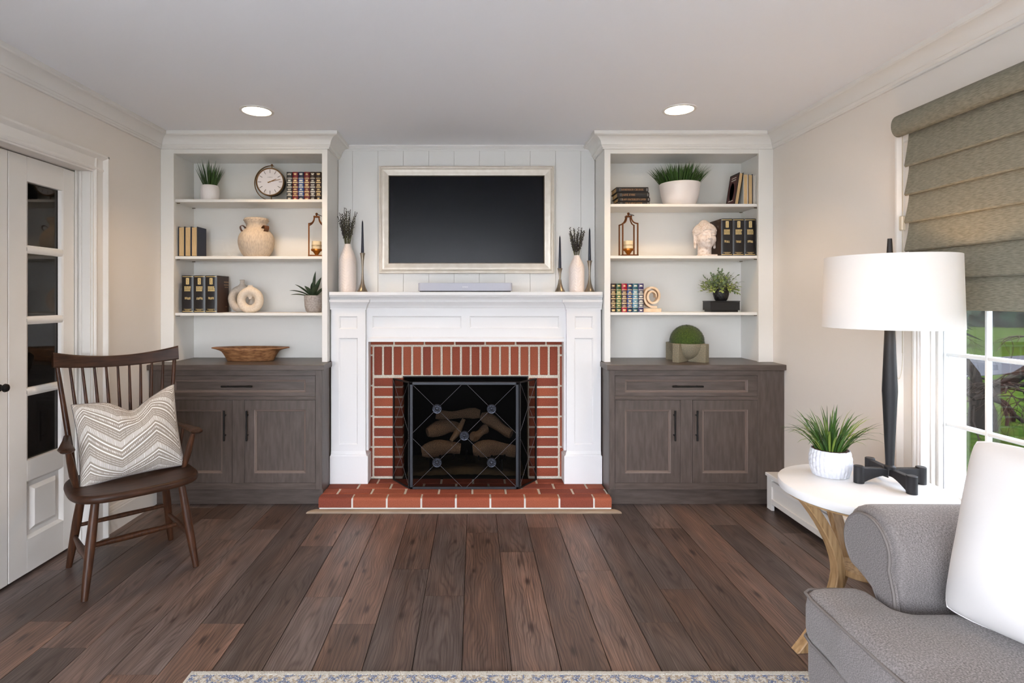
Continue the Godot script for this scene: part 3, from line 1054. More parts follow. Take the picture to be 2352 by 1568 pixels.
func door_and_closet() -> void:
	# casing and jamb
	var t := setting("trim_5", "white moulded casing round the glazed double doors", "door casing")
	var s := MB.new()
	var pr := casing()
	s.mould(pr, Vector3(-2.05, 0, -3.053), Vector3(-2.05, 2.095, -3.053), Vector3(1, 0, 0), Vector3(0, 0, 1), 0.0, 0.0)
	s.mould(pr, Vector3(-2.05, 0, -1.967), Vector3(-2.05, 2.095, -1.967), Vector3(1, 0, 0), Vector3(0, 0, -1), 0.0, 0.0)
	put(s, "casing", M.door_white, t)
	s = MB.new()
	s.mould(pr, Vector3(-2.05, 2.095, -3.053), Vector3(-2.05, 2.095, -1.967), Vector3(1, 0, 0), Vector3(0, -1, 0), 0.0, 0.0)
	put(s, "casing", M.door_white, t)
	for z in [[-2.955, -2.942], [-2.078, -2.065]]:
		boxpart("jamb", M.door_white, t, Vector3(-2.20, 0, z[0]), Vector3(-2.046, 1.998, z[1]), 0.001)
	boxpart("jamb", M.door_white, t, Vector3(-2.20, 1.992, -2.955), Vector3(-2.046, 2.005, -2.065), 0.001)
	for x in [-2.106, -2.088]:
		boxpart("stop", M.door_white, t, Vector3(x - 0.010, 0, -2.942), Vector3(x, 1.992, -2.942 + (0.016 if x < -2.1 else 0.008)), 0.001)
	# closet behind, dark
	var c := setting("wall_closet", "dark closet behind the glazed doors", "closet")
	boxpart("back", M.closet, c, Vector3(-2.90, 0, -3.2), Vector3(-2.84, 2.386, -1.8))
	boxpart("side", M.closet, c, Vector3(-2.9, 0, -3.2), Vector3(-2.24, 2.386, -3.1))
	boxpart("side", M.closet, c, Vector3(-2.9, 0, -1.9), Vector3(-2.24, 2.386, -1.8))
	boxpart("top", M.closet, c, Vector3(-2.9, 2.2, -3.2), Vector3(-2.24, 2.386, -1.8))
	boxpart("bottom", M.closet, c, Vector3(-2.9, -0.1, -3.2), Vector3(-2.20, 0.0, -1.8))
	var d := setting("door_1", "white door leaf with four stacked glass panes behind the chair", "door")
	door_leaf(d, -2.940, -2.513)
	d = setting("door_2", "white door leaf with a black round knob", "door")
	door_leaf(d, -2.509, -2.080)
	s = MB.new()
	s.t = Transform3D(Basis(Vector3(0, 0, 1), -PI / 2), Vector3(-2.118, 0.915, -2.462))
	s.lathe([Vector2(0.016, 0), Vector2(0.016, 0.004), Vector2(0.008, 0.006), Vector2(0.007, 0.016), Vector2(0.014, 0.021), Vector2(0.019, 0.028), Vector2(0.017, 0.036), Vector2(0.009, 0.041), Vector2(0, 0.042)], 24)
	put(s, "knob", M.black_pull, d)


func window_right() -> void:
	var w := setting("window_1", "white window with square panes behind the table lamp", "window")
	var m: Material = M.vinyl_white
	var pr := casing()
	var s := MB.new()
	s.mould(pr, Vector3(1.95, 0.45, -2.520), Vector3(1.95, 2.093, -2.520), Vector3(-1, 0, 0), Vector3(0, 0, 1))
	s.mould(pr, Vector3(1.95, 0.45, -0.897), Vector3(1.95, 2.093, -0.897), Vector3(-1, 0, 0), Vector3(0, 0, -1))
	s.mould(pr, Vector3(1.95, 2.093, -2.520), Vector3(1.95, 2.093, -0.897), Vector3(-1, 0, 0), Vector3(0, -1, 0))
	put(s, "casing", M.trim_white, w)
	boxpart("sill", M.trim_white, w, Vector3(1.90, 0.425, -2.54), Vector3(2.06, 0.45, -0.88), 0.004)
	# reveals with stops
	for z in [[-2.417, -2.409, 1.0], [-1.008, -1.0, -1.0]]:
		boxpart("jamb", M.trim_white, w, Vector3(1.944, 0.44, z[0]), Vector3(2.14, 1.99, z[1]))
	boxpart("jamb", M.trim_white, w, Vector3(1.944, 1.982, -2.417), Vector3(2.14, 1.99, -1.0))
	for x in [[1.985, 2.002, 0.006], [2.010, 2.03, 0.014]]:
		boxpart("stop", M.trim_white, w, Vector3(x[0], 0.44, -2.409), Vector3(x[1], 1.99, -2.409 + x[2]), 0.002)
	# outer jamb and storm track
	for x in [[2.072, 2.084, 0.008], [2.096, 2.112, 0.014], [2.122, 2.138, 0.006]]:
		boxpart("track", m, w, Vector3(x[0], 0.44, -2.409), Vector3(x[1], 1.99, -2.409 + x[2]), 0.001)
	s = MB.new()
	s.flat(Vector3(2.104, 0.45, -2.395), Vector3(2.104, 0.45, -1.01), Vector3(2.104, 1.985, -1.01), Vector3(2.104, 1.985, -2.395), Vector3(-1, 0, 0))
	put(s, "insect_screen", M.insect_mesh, w)
	# sash
	var xa := 2.034
	var xb := 2.066
	boxpart("sash", m, w, Vector3(xa, 0.44, -2.409), Vector3(xb, 1.99, -2.392), 0.003)
	boxpart("sash", m, w, Vector3(xa, 0.44, -1.025), Vector3(xb, 1.99, -1.008), 0.003)
	boxpart("sash", m, w, Vector3(xa, 0.44, -2.392), Vector3(xb, 0.478, -1.025), 0.003)
	boxpart("sash", m, w, Vector3(xa, 1.356, -2.392), Vector3(xb, 1.392, -1.025), 0.003)
	boxpart("sash", m, w, Vector3(xa, 1.95, -2.392), Vector3(xb, 1.99, -1.025), 0.003)
	var zs := []
	for i in 6:
		zs.append(-2.204 + i * 0.196)
	for z in zs:
		boxpart("muntin", m, w, Vector3(xa + 0.004, 0.478, z - 0.008), Vector3(xb - 0.006, 1.95, z + 0.008), 0.004)
	var ys := [0.773, 1.073, 1.69]
	for y in ys:
		boxpart("muntin", m, w, Vector3(xa + 0.005, y - 0.009, -2.392), Vector3(xb - 0.007, y + 0.009, -1.025), 0.004)
	var ye := [0.478, 0.773, 1.073, 1.356, 1.392, 1.69, 1.95]
	var ze := [-2.392] + zs + [-1.025]
	for j in ye.size() - 1:
		if j == 3:
			continue
		for i in ze.size() - 1:
			boxpart("pane", M.pane_glass, w, Vector3(2.049, ye[j], ze[i]), Vector3(2.052, ye[j + 1], ze[i + 1]))


func window_rear() -> void:
	var m: Material = M.trim_white
	# wide glazed doors opposite the fireplace
	var w := setting("window_2", "wide white glazed doors opposite the fireplace", "window")
	var x0 := -1.95
	var x1 := 1.00
	boxpart("frame", m, w, Vector3(x0, 0.12, 2.62), Vector3(x0 + 0.06, 2.24, 2.72), 0.003)
	boxpart("frame", m, w, Vector3(x1 - 0.06, 0.12, 2.62), Vector3(x1, 2.24, 2.72), 0.003)
	boxpart("frame", m, w, Vector3(x0 + 0.06, 0.12, 2.62), Vector3(x1 - 0.06, 0.18, 2.72), 0.003)
	boxpart("frame", m, w, Vector3(x0 + 0.06, 2.18, 2.62), Vector3(x1 - 0.06, 2.24, 2.72), 0.003)
	var e := [x0 + 0.06]
	for i in 2:
		var x := lerpf(x0, x1, (i + 1) / 3.0)
		boxpart("mullion", m, w, Vector3(x - 0.03, 0.18, 2.63), Vector3(x + 0.03, 2.18, 2.71), 0.003)
		e.append(x - 0.03)
		e.append(x + 0.03)
	e.append(x1 - 0.06)
	for i in 3:
		boxpart("pane", M.pane_glass, w, Vector3(e[i * 2], 0.18, 2.668), Vector3(e[i * 2 + 1], 2.18, 2.672))
	# window group in the side wall, nearer than the double doors
	w = setting("window_3", "row of white windows in the wall of the double doors", "window")
	var z0 := -0.20
	var z1 := 2.25
	boxpart("frame", m, w, Vector3(-2.17, 0.45, z0), Vector3(-2.07, 2.22, z0 + 0.05), 0.003)
	boxpart("frame", m, w, Vector3(-2.17, 0.45, z1 - 0.05), Vector3(-2.07, 2.22, z1), 0.003)
	boxpart("frame", m, w, Vector3(-2.17, 0.45, z0 + 0.05), Vector3(-2.07, 0.50, z1 - 0.05), 0.003)
	boxpart("frame", m, w, Vector3(-2.17, 2.17, z0 + 0.05), Vector3(-2.07, 2.22, z1 - 0.05), 0.003)
	e = [z0 + 0.05]
	for i in 3:
		var z := lerpf(z0, z1, (i + 1) / 4.0)
		boxpart("mullion", m, w, Vector3(-2.16, 0.50, z - 0.03), Vector3(-2.08, 2.17, z + 0.03), 0.003)
		e.append(z - 0.03)
		e.append(z + 0.03)
	e.append(z1 - 0.05)
	for i in 4:
		boxpart("pane", M.pane_glass, w, Vector3(-2.122, 0.50, e[i * 2]), Vector3(-2.118, 2.17, e[i * 2 + 1]))


# ============================ outdoors ========================================
func branch(b: MB, tw: MB, p: Vector3, d: Vector3, len: float, r: float, depth: int, rg: RandomNumberGenerator) -> void:
	var pts := [p]
	var rs := [r]
	var n := 5
	var q := p
	var dd := d
	for i in n:
		dd = (dd + Vector3(rg.randf_range(-0.3, 0.3), rg.randf_range(-0.3, 0.22) - (0.10 if depth < 2 else 0.0), rg.randf_range(-0.3, 0.3))).normalized()
		q += dd * len / n
		pts.append(q)
		rs.append(r * (1.0 - 0.55 * (i + 1) / n))
	(b if depth > 1 else tw).tube(pts, rs, 7 if depth > 1 else 4)
	if depth <= 0:
		return
	for k in (4 if depth > 1 else 7):
		var at: int = rg.randi_range(2, n)
		var nd: Vector3 = (dd + Vector3(rg.randf_range(-1.1, 1.1), rg.randf_range(-0.7, 0.6), rg.randf_range(-1.1, 1.1))).normalized()
		branch(b, tw, pts[at], nd, len * rg.randf_range(0.5, 0.8), rs[at] * rg.randf_range(0.45, 0.7), depth - 1, rg)


func outdoors() -> void:
	var s := MB.new()
	s.bb(Vector3(-160, -0.80, -160), Vector3(160, -0.62, 160))
	tag(put(s, "lawn", M.lawn, self), "green lawn with fallen leaves outside the window", "lawn", "", "structure")
	s = MB.new()
	s.t = Transform3D(Basis(Vector3.UP, 0.35), Vector3(17.5, -0.615, -17.0))
	s.box(Vector3.ZERO, Vector3(30, 0.03, 2.6))
	tag(put(s, "path", M.asphalt, self), "grey drive crossing the lawn outside the window", "drive", "", "structure")
	s = MB.new()
	s.bb(Vector3(-8.0, -0.62, 2.8), Vector3(2.1, -0.10, 9.0))
	s.bb(Vector3(-8.0, -0.62, -1.7), Vector3(-2.95, -0.10, 2.8))
	s.bb(Vector3(-2.95, -0.62, -1.7), Vector3(-2.30, -0.10, 2.8))
	tag(put(s, "pavement", M.concrete_slab, self), "pale concrete terrace outside the glazed doors", "terrace", "", "structure")
	var rg := RandomNumberGenerator.new()
	rg.seed = 12
	var t := thing("tree", "bare crooked tree with dark drooping branches on the lawn", "tree", Vector3(7.55, -0.62, -8.25))
	var b := MB.new()
	var tw := MB.new()
	b.tube([Vector3(0, -0.1, 0), Vector3(0.0, 0.25, 0.05), Vector3(-0.05, 0.6, 0.0)], [0.20, 0.15, 0.13], 12)
	var fork := Vector3(-0.03, 0.5, 0.02)
	for limb in [[Vector3(-1, 0.75, 0.3), 1.7, 0.075], [Vector3(0.9, 0.9, 0.3), 1.8, 0.09], [Vector3(-0.9, 0.12, 0.7), 1.6, 0.055], [Vector3(1.0, 0.10, -0.6), 1.7, 0.06], [Vector3(0.1, 1.0, -0.5), 1.6, 0.075], [Vector3(0.7, 0.75, -0.8), 1.6, 0.06], [Vector3(-0.6, 0.85, 0.9), 1.5, 0.055], [Vector3(0.2, 0.9, 0.8), 1.4, 0.055]]:
		branch(b, tw, fork, limb[0].normalized(), limb[1], limb[2], 3, rg)
	put(b, "trunk", M.bark, t)
	var twg := put(tw, "twigs", M.twig, t)
	twg.set_meta("kind", "stuff")
	# evergreens and a hedge along the far side
	for i in 7:
		var ev := thing("evergreen_tree", "dense dark evergreen standing beyond the drive", "tree", Vector3(10.0 + i * 4.6, -0.62, -31.0 + i * 3.4), 0.0, "evergreens beyond the drive")
		var c := MB.new()
		var ht := rg.randf_range(4.5, 7.0)
		c.tube([Vector3(0, -0.05, 0), Vector3(0, ht * 0.5, 0)], [0.18, 0.08], 6)
		put(c, "trunk", M.bark, ev)
		c = MB.new()
		for k in 260:
			var y := rg.randf_range(0.02, 1.0)
			var rad := (1.0 - y) * 1.7 + 0.15
			var f := rg.randf() * TAU
			var p := Vector3(cos(f) * rad, 0.3 + y * ht, sin(f) * rad)
			var dn := Vector3(cos(f), -0.5, sin(f)) * rg.randf_range(0.35, 0.7)
			var sd := Vector3(-sin(f), 0.1, cos(f)) * 0.28
			c.tri(p - dn * 0.6, p + sd, p + dn, Vector3(cos(f), 0.6, sin(f)), Vector3(cos(f), 0.6, sin(f)), Vector3(cos(f), 0.6, sin(f)))
			c.tri(p - dn * 0.6, p - sd, p + dn, Vector3(cos(f), 0.6, sin(f)), Vector3(cos(f), 0.6, sin(f)), Vector3(cos(f), 0.6, sin(f)))
		c.lathe([Vector2(1.35, 0.25), Vector2(1.1, ht * 0.35), Vector2(0.05, ht * 0.98)], 10)
		var fo := put(c, "foliage", M.evergreen, ev)
		fo.set_meta("kind", "stuff")
	# belt of woodland closing the view
	var belt := MB.new()
	for i in 2600:
		var f := rg.randf_range(-1.0, 1.0)
		var top := 5.0 + 2.0 * sin(f * 23.0) + 1.5 * sin(f * 57.0)
		var p := Vector3(38.0 + f * 26.0, -0.7 + rg.randf() * top, -38.0 + f * 26.0) + Vector3(1, 0, -1) * rg.randf_range(-1.2, 1.2)
		var a := Vector3(rg.randfn(), rg.randfn(), rg.randfn()).normalized() * 0.8
		var d := a.cross(Vector3(rg.randfn(), rg.randfn(), rg.randfn()).normalized()) * 0.7
		var nn := Vector3(-0.6, 0.5, 0.6).normalized()
		belt.tri(p - a, p + d, p + a, nn, nn, nn)
		belt.tri(p - a, p - d, p + a, nn, nn, nn)
	tag(put(belt, "woodland", M.evergreen, self), "dark belt of woodland at the far end of the lawn", "woodland", "", "stuff")
	for i in 6:
		var c := MB.new()
		var at := Vector3(3.1 + i * 0.80, -0.62, -3.6 - i * 0.44)
		for k in 420:
			var v := Vector3(rg.randfn(), rg.randfn(), rg.randfn()).normalized()
			v.y = absf(v.y)
			var p := Vector3(v.x * 0.38, 0.05 + v.y * 0.62, v.z * 0.38) * rg.randf_range(0.6, 1.0)
			var a := Vector3(rg.randfn(), rg.randfn(), rg.randfn()).normalized() * 0.035
			var d := a.cross(v).normalized() * 0.018
			c.tri(p - a, p + d, p + a, v, v, v)
			c.tri(p - a, p - d, p + a, v, v, v)
		var o := put(c, "boxwood_shrub", M.hedge, self)
		o.position = at
		tag(o, "low dark leafy shrub growing under the window", "shrub", "shrubs under the window")


func downlights() -> void:
	var spots := [[Vector3(-1.243, 2.386, -3.156), "round recessed light above the bookcase with the clock"], [Vector3(1.160, 2.386, -3.134), "round recessed light above the bookcase with the plaster bust"], [Vector3(-1.243, 2.386, -1.2), "round recessed light over the seating area"], [Vector3(1.160, 2.386, -1.2), "round recessed light over the seating area"], [Vector3(-1.243, 2.386, 1.0), "round recessed light over the seating area"], [Vector3(1.160, 2.386, 1.0), "round recessed light over the seating area"]]
	for i in spots.size():
		var sp: Array = spots[i]
		var o := thing("recessed_light", sp[1], "ceiling light", sp[0], 0.0, "recessed ceiling lights")
		var s := MB.new()
		s.lathe([Vector2(0.075, -0.001), Vector2(0.076, -0.002), Vector2(0.078, -0.006), Vector2(0.088, -0.007), Vector2(0.094, -0.004), Vector2(0.094, 0)], 40)
		put(s, "trim_ring", M.trim_white, o)
		s = MB.new()
		s.lathe([Vector2(0.0, -0.003), Vector2(0.076, -0.003)], 40)
		put(s, "lens", M.can_glow, o)
		var l := SpotLight3D.new()
		l.name = "lamp"
		l.position = Vector3(0, -0.02, 0)
		l.rotation.x = -PI / 2
		l.spot_angle = 62.0
		l.spot_angle_attenuation = 0.7
		l.spot_range = 9.0
		l.spot_attenuation = 2.0
		l.light_size = 0.07
		l.light_color = Color(1.0, 0.84, 0.64)
		l.light_energy = 0.045 if i < 2 else 0.015
		l.shadow_enabled = true
		o.add_child(l)


# ============================ fireplace =======================================
func brick(parent: Node, a: Vector3, b: Vector3) -> void:
	var j := Vector3(rng.randf_range(-0.0008, 0.0008), rng.randf_range(-0.0008, 0.0008), rng.randf_range(-0.0012, 0.0012))
	boxpart("brick", M["brick%d" % rng.randi_range(0, 3)], parent, a + j, b + j, 0.0035)


func fireplace() -> void:
	var f := thing("brick_fireplace", "red brick fireplace surround with a soldier course over the firebox", "fireplace", Vector3(0, 0, 0))
	var zf := -3.77
	var zb := -3.85
	# mortar bed behind the faces, left, right and over the opening
	for q in [[-0.745, -0.492, 0.086, 1.06], [0.368, 0.634, 0.086, 1.06], [-0.492, 0.368, 0.782, 1.06]]:
		boxpart("mortar", M.mortar, f, Vector3(q[0], q[2], -3.896), Vector3(q[1], q[3], zf - 0.006))
	var jt := 0.0135
	var p := 1.265 / 19.0
	for i in 19:
		brick(f, Vector3(-0.685 + i * p, 0.793, zb), Vector3(-0.685 + (i + 1) * p - jt, 0.986, zf))
	for side in [[-0.685, -0.490], [0.372, 0.5685]]:
		for i in 10:
			var y: float = 0.1035 + i * 0.0682
			brick(f, Vector3(side[0], y, zb), Vector3(side[1], y + 0.0555, zf))
	# outer upright bricks and the course above, mostly hidden by the woodwork
	for side in [[-0.752, -0.697], [0.582, 0.637]]:
		for i in 4:
			brick(f, Vector3(side[0], 0.100 + i * 0.2085, zb), Vector3(side[1], 0.100 + i * 0.2085 + 0.197, zf))
		brick(f, Vector3(side[0], 0.934, zb), Vector3(side[1], 0.987, zf))
	for i in 7:
		var x := -0.752 + i * 0.2075
		brick(f, Vector3(x, 1.000, zb), Vector3(minf(x + 0.197, 0.637), 1.056, zf))
	# firebox
	var so: Material = M.soot
	boxpart("firebox_wall", so, f, Vector3(-0.56, 0.06, -4.42), Vector3(-0.490, 0.84, -3.851))
	boxpart("firebox_wall", so, f, Vector3(0.368, 0.06, -4.42), Vector3(0.44, 0.84, -3.851))
	boxpart("firebox_wall", so, f, Vector3(-0.56, 0.06, -4.50), Vector3(0.44, 0.84, -4.42))
	boxpart("firebox_top", so, f, Vector3(-0.56, 0.784, -4.50), Vector3(0.44, 0.86, -3.851))
	boxpart("firebox_floor", so, f, Vector3(-0.56, 0.02, -4.50), Vector3(0.44, 0.086, -3.771))
	boxpart("lintel", M.black_iron, f, Vector3(-0.490, 0.778, -3.85), Vector3(0.368, 0.786, -3.775))
	# ---- hearth ----
	var h := thing("brick_hearth", "low red brick hearth with pale mortar joints in front of the fireplace", "hearth", Vector3(-0.06, 0, -3.58))
	h.position = Vector3.ZERO
	boxpart("mortar", M.mortar, h, Vector3(-0.956, 0.0, -3.769), Vector3(0.842, 0.083, -3.412))
	boxpart("mortar_line", M.mortar_white, h, Vector3(-0.956, 0.0, -3.412), Vector3(0.842, 0.029, -3.404))
	var bp := 0.2126
	var x := -0.960
	while x < 0.84:
		var x1 := minf(x + 0.201, 0.843)
		var s := MB.new()
		var pr := [Vector2(0, 0), Vector2(0.070, 0), Vector2(0.072, 0.002), Vector2(0.072, 0.040)]
		for i in 6:
			var g := PI / 2 * (i + 1) / 6.0
			pr.append(Vector2(0.072 - 0.020 * (1.0 - cos(g)), 0.040 + 0.020 * sin(g)))
		pr.append(Vector2(0.003, 0.060))
		pr.append(Vector2(0, 0.057))
		s.mould(pr, Vector3(x, 0.028, -3.472), Vector3(x1, 0.028, -3.472), Vector3(0, 0, 1), Vector3.UP, 0, 0, true)
		put(s, "brick", M["brick%d" % rng.randi_range(0, 3)], h)
		# pale joint between noses, a little behind the faces
		if x1 < 0.84:
			boxpart("joint", M.mortar_white, h, Vector3(x1, 0.029, -3.47), Vector3(x1 + 0.0116, 0.080, -3.4055))
		x += bp
	var rows := [[-3.5685, -3.4795, -0.865], [-3.667, -3.578, -0.759], [-3.765, -3.6765, -0.648]]
	for r in rows:
		x = r[2] - bp
		while x < 0.84:
			var a := maxf(x + jt * 0.5, -0.958)
			var b := minf(x + bp - jt * 0.5, 0.843)
			if b - a > 0.015:
				brick(h, Vector3(a, 0.03, r[0]), Vector3(b, 0.088, r[1]))
			x += bp
	# wood strip on the floor along the hearth
	var s := MB.new()
	var pr := [Vector2(0, 0.0005), Vector2(0.026, 0.0005), Vector2(0.026, 0.006), Vector2(0.022, 0.013), Vector2(0.013, 0.018), Vector2(0, 0.020)]
	s.mould(pr, Vector3(-0.975, 0, -3.403), Vector3(0.858, 0, -3.403), Vector3(0, 0, 1), Vector3.UP, -2.1, 1.6, true)
	var o := put(s, "trim_6", M.quarter_round, self)
	tag(o, "thin tan wood strip on the floor along the hearth", "floor trim", "", "structure")


# face with sunk panels; rects [x0, x1, y0, y1]; the rest is filled between the given cuts
func sunk(b: MB, x0: float, x1: float, y0: float, y1: float, z: float, rects: Array) -> void:
	var xs := [x0, x1]
	var ys := [y0, y1]
	for r in rects:
		for v in [r[0], r[1]]:
			if not v in xs:
				xs.append(v)
		for v in [r[2], r[3]]:
			if not v in ys:
				ys.append(v)
	xs.sort()
	ys.sort()
	for i in xs.size() - 1:
		for j in ys.size() - 1:
			var c := Vector2((xs[i] + xs[i + 1]) * 0.5, (ys[j] + ys[j + 1]) * 0.5)
			var hole := false
			for r in rects:
				if c.x > r[0] and c.x < r[1] and c.y > r[2] and c.y < r[3]:
					hole = true
			if not hole:
				b.flat(Vector3(xs[i], ys[j], z), Vector3(xs[i + 1], ys[j], z), Vector3(xs[i + 1], ys[j + 1], z), Vector3(xs[i], ys[j + 1], z), Vector3(0, 0, 1))


func sunk_panel(called: String, m: Material, parent: Node, r: Array, z: float, deep: float, bead := 0.008, bead_mat: Material = null) -> void:
	var s := MB.new()
	var p := s if bead_mat == null else MB.new()
	var pr := [Vector2(0, 0), Vector2(-0.002, bead * 0.35), Vector2(-deep * 0.55, bead * 0.45), Vector2(-deep * 0.6, bead * 0.8), Vector2(-deep, bead)]
	var o := Vector3(0, 0, 1)
	p.mould(pr, Vector3(r[0], r[2], z), Vector3(r[1], r[2], z), o, Vector3.UP)
	p.mould(pr, Vector3(r[0], r[3], z), Vector3(r[1], r[3], z), o, Vector3.DOWN)
	p.mould(pr, Vector3(r[0], r[2], z), Vector3(r[0], r[3], z), o, Vector3.RIGHT)
	p.mould(pr, Vector3(r[1], r[2], z), Vector3(r[1], r[3], z), o, Vector3.LEFT)
	s.flat(Vector3(r[0], r[2], z - deep), Vector3(r[1], r[2], z - deep), Vector3(r[1], r[3], z - deep), Vector3(r[0], r[3], z - deep), o)
	var n := put(s, called, m, parent)
	if bead_mat:
		put(p, "bead", bead_mat, n)


func mantelpiece() -> void:
	var t := thing("mantelpiece", "white panelled wooden mantelpiece with pilasters round the brick fireplace", "mantel", Vector3.ZERO)
	var m: Material = M.mantel_white
	var up := Vector3.UP
	var o := Vector3(0, 0, 1)
	# shelf with the bed mould under it
	var s := MB.new()
	s.bb(Vector3(-0.957, 1.334, -3.881), Vector3(0.844, 1.3586, -3.630), 0.003)
	put(s, "shelf", m, t)
	s = MB.new()
	s.mould([Vector2(0, 0), Vector2(0.010, 0), Vector2(0.012, 0.006), Vector2(0.018, 0.012), Vector2(0.020, 0.016), Vector2(0.027, 0.019), Vector2(0.029, 0.027)], Vector3(-0.957, 1.307, -3.668), Vector3(0.844, 1.307, -3.668), o, up)
	s.bb(Vector3(-0.957, 1.062, -3.881), Vector3(0.844, 1.334, -3.772))
	s.bb(Vector3(-0.957, 1.241, -3.775), Vector3(0.844, 1.334, -3.702))
	put(s, "bed_mould", m, t)
	# frieze with two sunk panels
	var rects := [[-0.684, -0.088, 1.116, 1.197], [-0.032, 0.566, 1.116, 1.197]]
	s = MB.new()
	sunk(s, -0.724, 0.611, 1.026, 1.241, -3.700, rects)
	s.flat(Vector3(-0.724, 1.026, -3.70), Vector3(0.611, 1.026, -3.70), Vector3(0.611, 1.026, -3.78), Vector3(-0.724, 1.026, -3.78), Vector3.DOWN)
	var cap := [Vector2(0, 0), Vector2(0.006, 0), Vector2(0.006, 0.010), Vector2(0.009, 0.013), Vector2(0.011, 0.022), Vector2(0.016, 0.034), Vector2(0.023, 0.043), Vector2(0.025, 0.048), Vector2(0.030, 0.050), Vector2(0.032, 0.066)]
	s.mould(cap, Vector3(-0.724, 1.241, -3.700), Vector3(0.611, 1.241, -3.700), o, up, 0, 0)
	s.mould([Vector2(0, 0), Vector2(0.010, 0.0), Vector2(0.010, 0.022), Vector2(0.006, 0.026), Vector2(0.003, 0.030), Vector2(0, 0.032)], Vector3(-0.712, 1.026, -3.700), Vector3(0.599, 1.026, -3.700), o, up, 0, 0, true)
	var fr := put(s, "frieze", m, t)
	for r in rects:
		sunk_panel("panel", m, fr, r, -3.700, 0.009)
	# pilasters
	for side in [[-0.952, -0.724, -0.958, -0.705, 1.0], [0.611, 0.838, 0.592, 0.844, -1.0]]:
		var x0: float = side[0]
		var x1: float = side[1]
		var zf := -3.668
		var sm: float = (x0 + x1) * 0.5
		var pr := [[sm - 0.063, sm + 0.063, 0.345, 1.053], [sm - 0.060, sm + 0.060, 1.113, 1.197]]
		s = MB.new()
		sunk(s, x0, x1, 0.272, 1.310, zf, [[sm - 0.063, sm + 0.063, 0.345, 1.053], [sm - 0.060, sm + 0.060, 1.113, 1.197]])
		for e in [[x0, -1.0], [x1, 1.0]]:
			s.flat(Vector3(e[0], 0.272, zf), Vector3(e[0], 1.31, zf), Vector3(e[0], 1.31, -3.78), Vector3(e[0], 0.272, -3.78), Vector3(e[1], 0, 0))
		var pl := put(s, "pilaster", m, t)
		for r in pr:
			sunk_panel("panel", m, pl, r, zf, 0.008)
		# capital, mitred round the inner corner
		s = MB.new()
		var inner: float = x1 if side[4] > 0 else x0
		if side[4] > 0:
			s.mould(cap, Vector3(x0 - 0.005, 1.241, zf), Vector3(x1, 1.241, zf), o, up, 0, 1.0)
			s.mould(cap, Vector3(x1, 1.241, zf), Vector3(x1, 1.241, -3.705), Vector3.RIGHT, up, -1.0, 0)
		else:
			s.mould(cap, Vector3(x0, 1.241, zf), Vector3(x1 + 0.005, 1.241, zf), o, up, -1.0, 0)
			s.mould(cap, Vector3(x0, 1.241, zf), Vector3(x0, 1.241, -3.705), Vector3.LEFT, up, -1.0, 0)
		put(s, "capital", m, pl)
		# plinth block with a bevelled top
		s = MB.new()
		s.bb(Vector3(side[2], 0.0885, -3.775), Vector3(side[3], 0.274, -3.655), 0.002)
		var pt := [Vector2(0, 0), Vector2(0.010, 0.004), Vector2(0.008, 0.012), Vector2(0.004, 0.016), Vector2(0.003, 0.024), Vector2(0, 0.028)]
		s.mould([Vector2(0.012, 0), Vector2(0.010, 0.006), Vector2(0.005, 0.010), Vector2(0.005, 0.017), Vector2(0.002, 0.024), Vector2(0, 0.030)], Vector3(x0, 0.274, zf), Vector3(x1, 0.274, zf), o, up, (0.0 if side[4] > 0 else -1.0), (1.0 if side[4] > 0 else 0.0))
		s.mould([Vector2(0.012, 0), Vector2(0.010, 0.006), Vector2(0.005, 0.010), Vector2(0.005, 0.017), Vector2(0.002, 0.024), Vector2(0, 0.030)], Vector3(inner, 0.274, zf), Vector3(inner, 0.274, -3.775), Vector3(side[4], 0, 0), up, -1.0, 0)
		put(s, "plinth", m, pl)
		# thin strip against the brick
		s = MB.new()
		var ix: float = -0.7085 if side[4] > 0 else 0.595
		s.bb(Vector3(minf(inner, ix), 0.30, -3.775), Vector3(maxf(inner, ix), 1.026, -3.692), 0.002)
		put(s, "strip", m, pl)


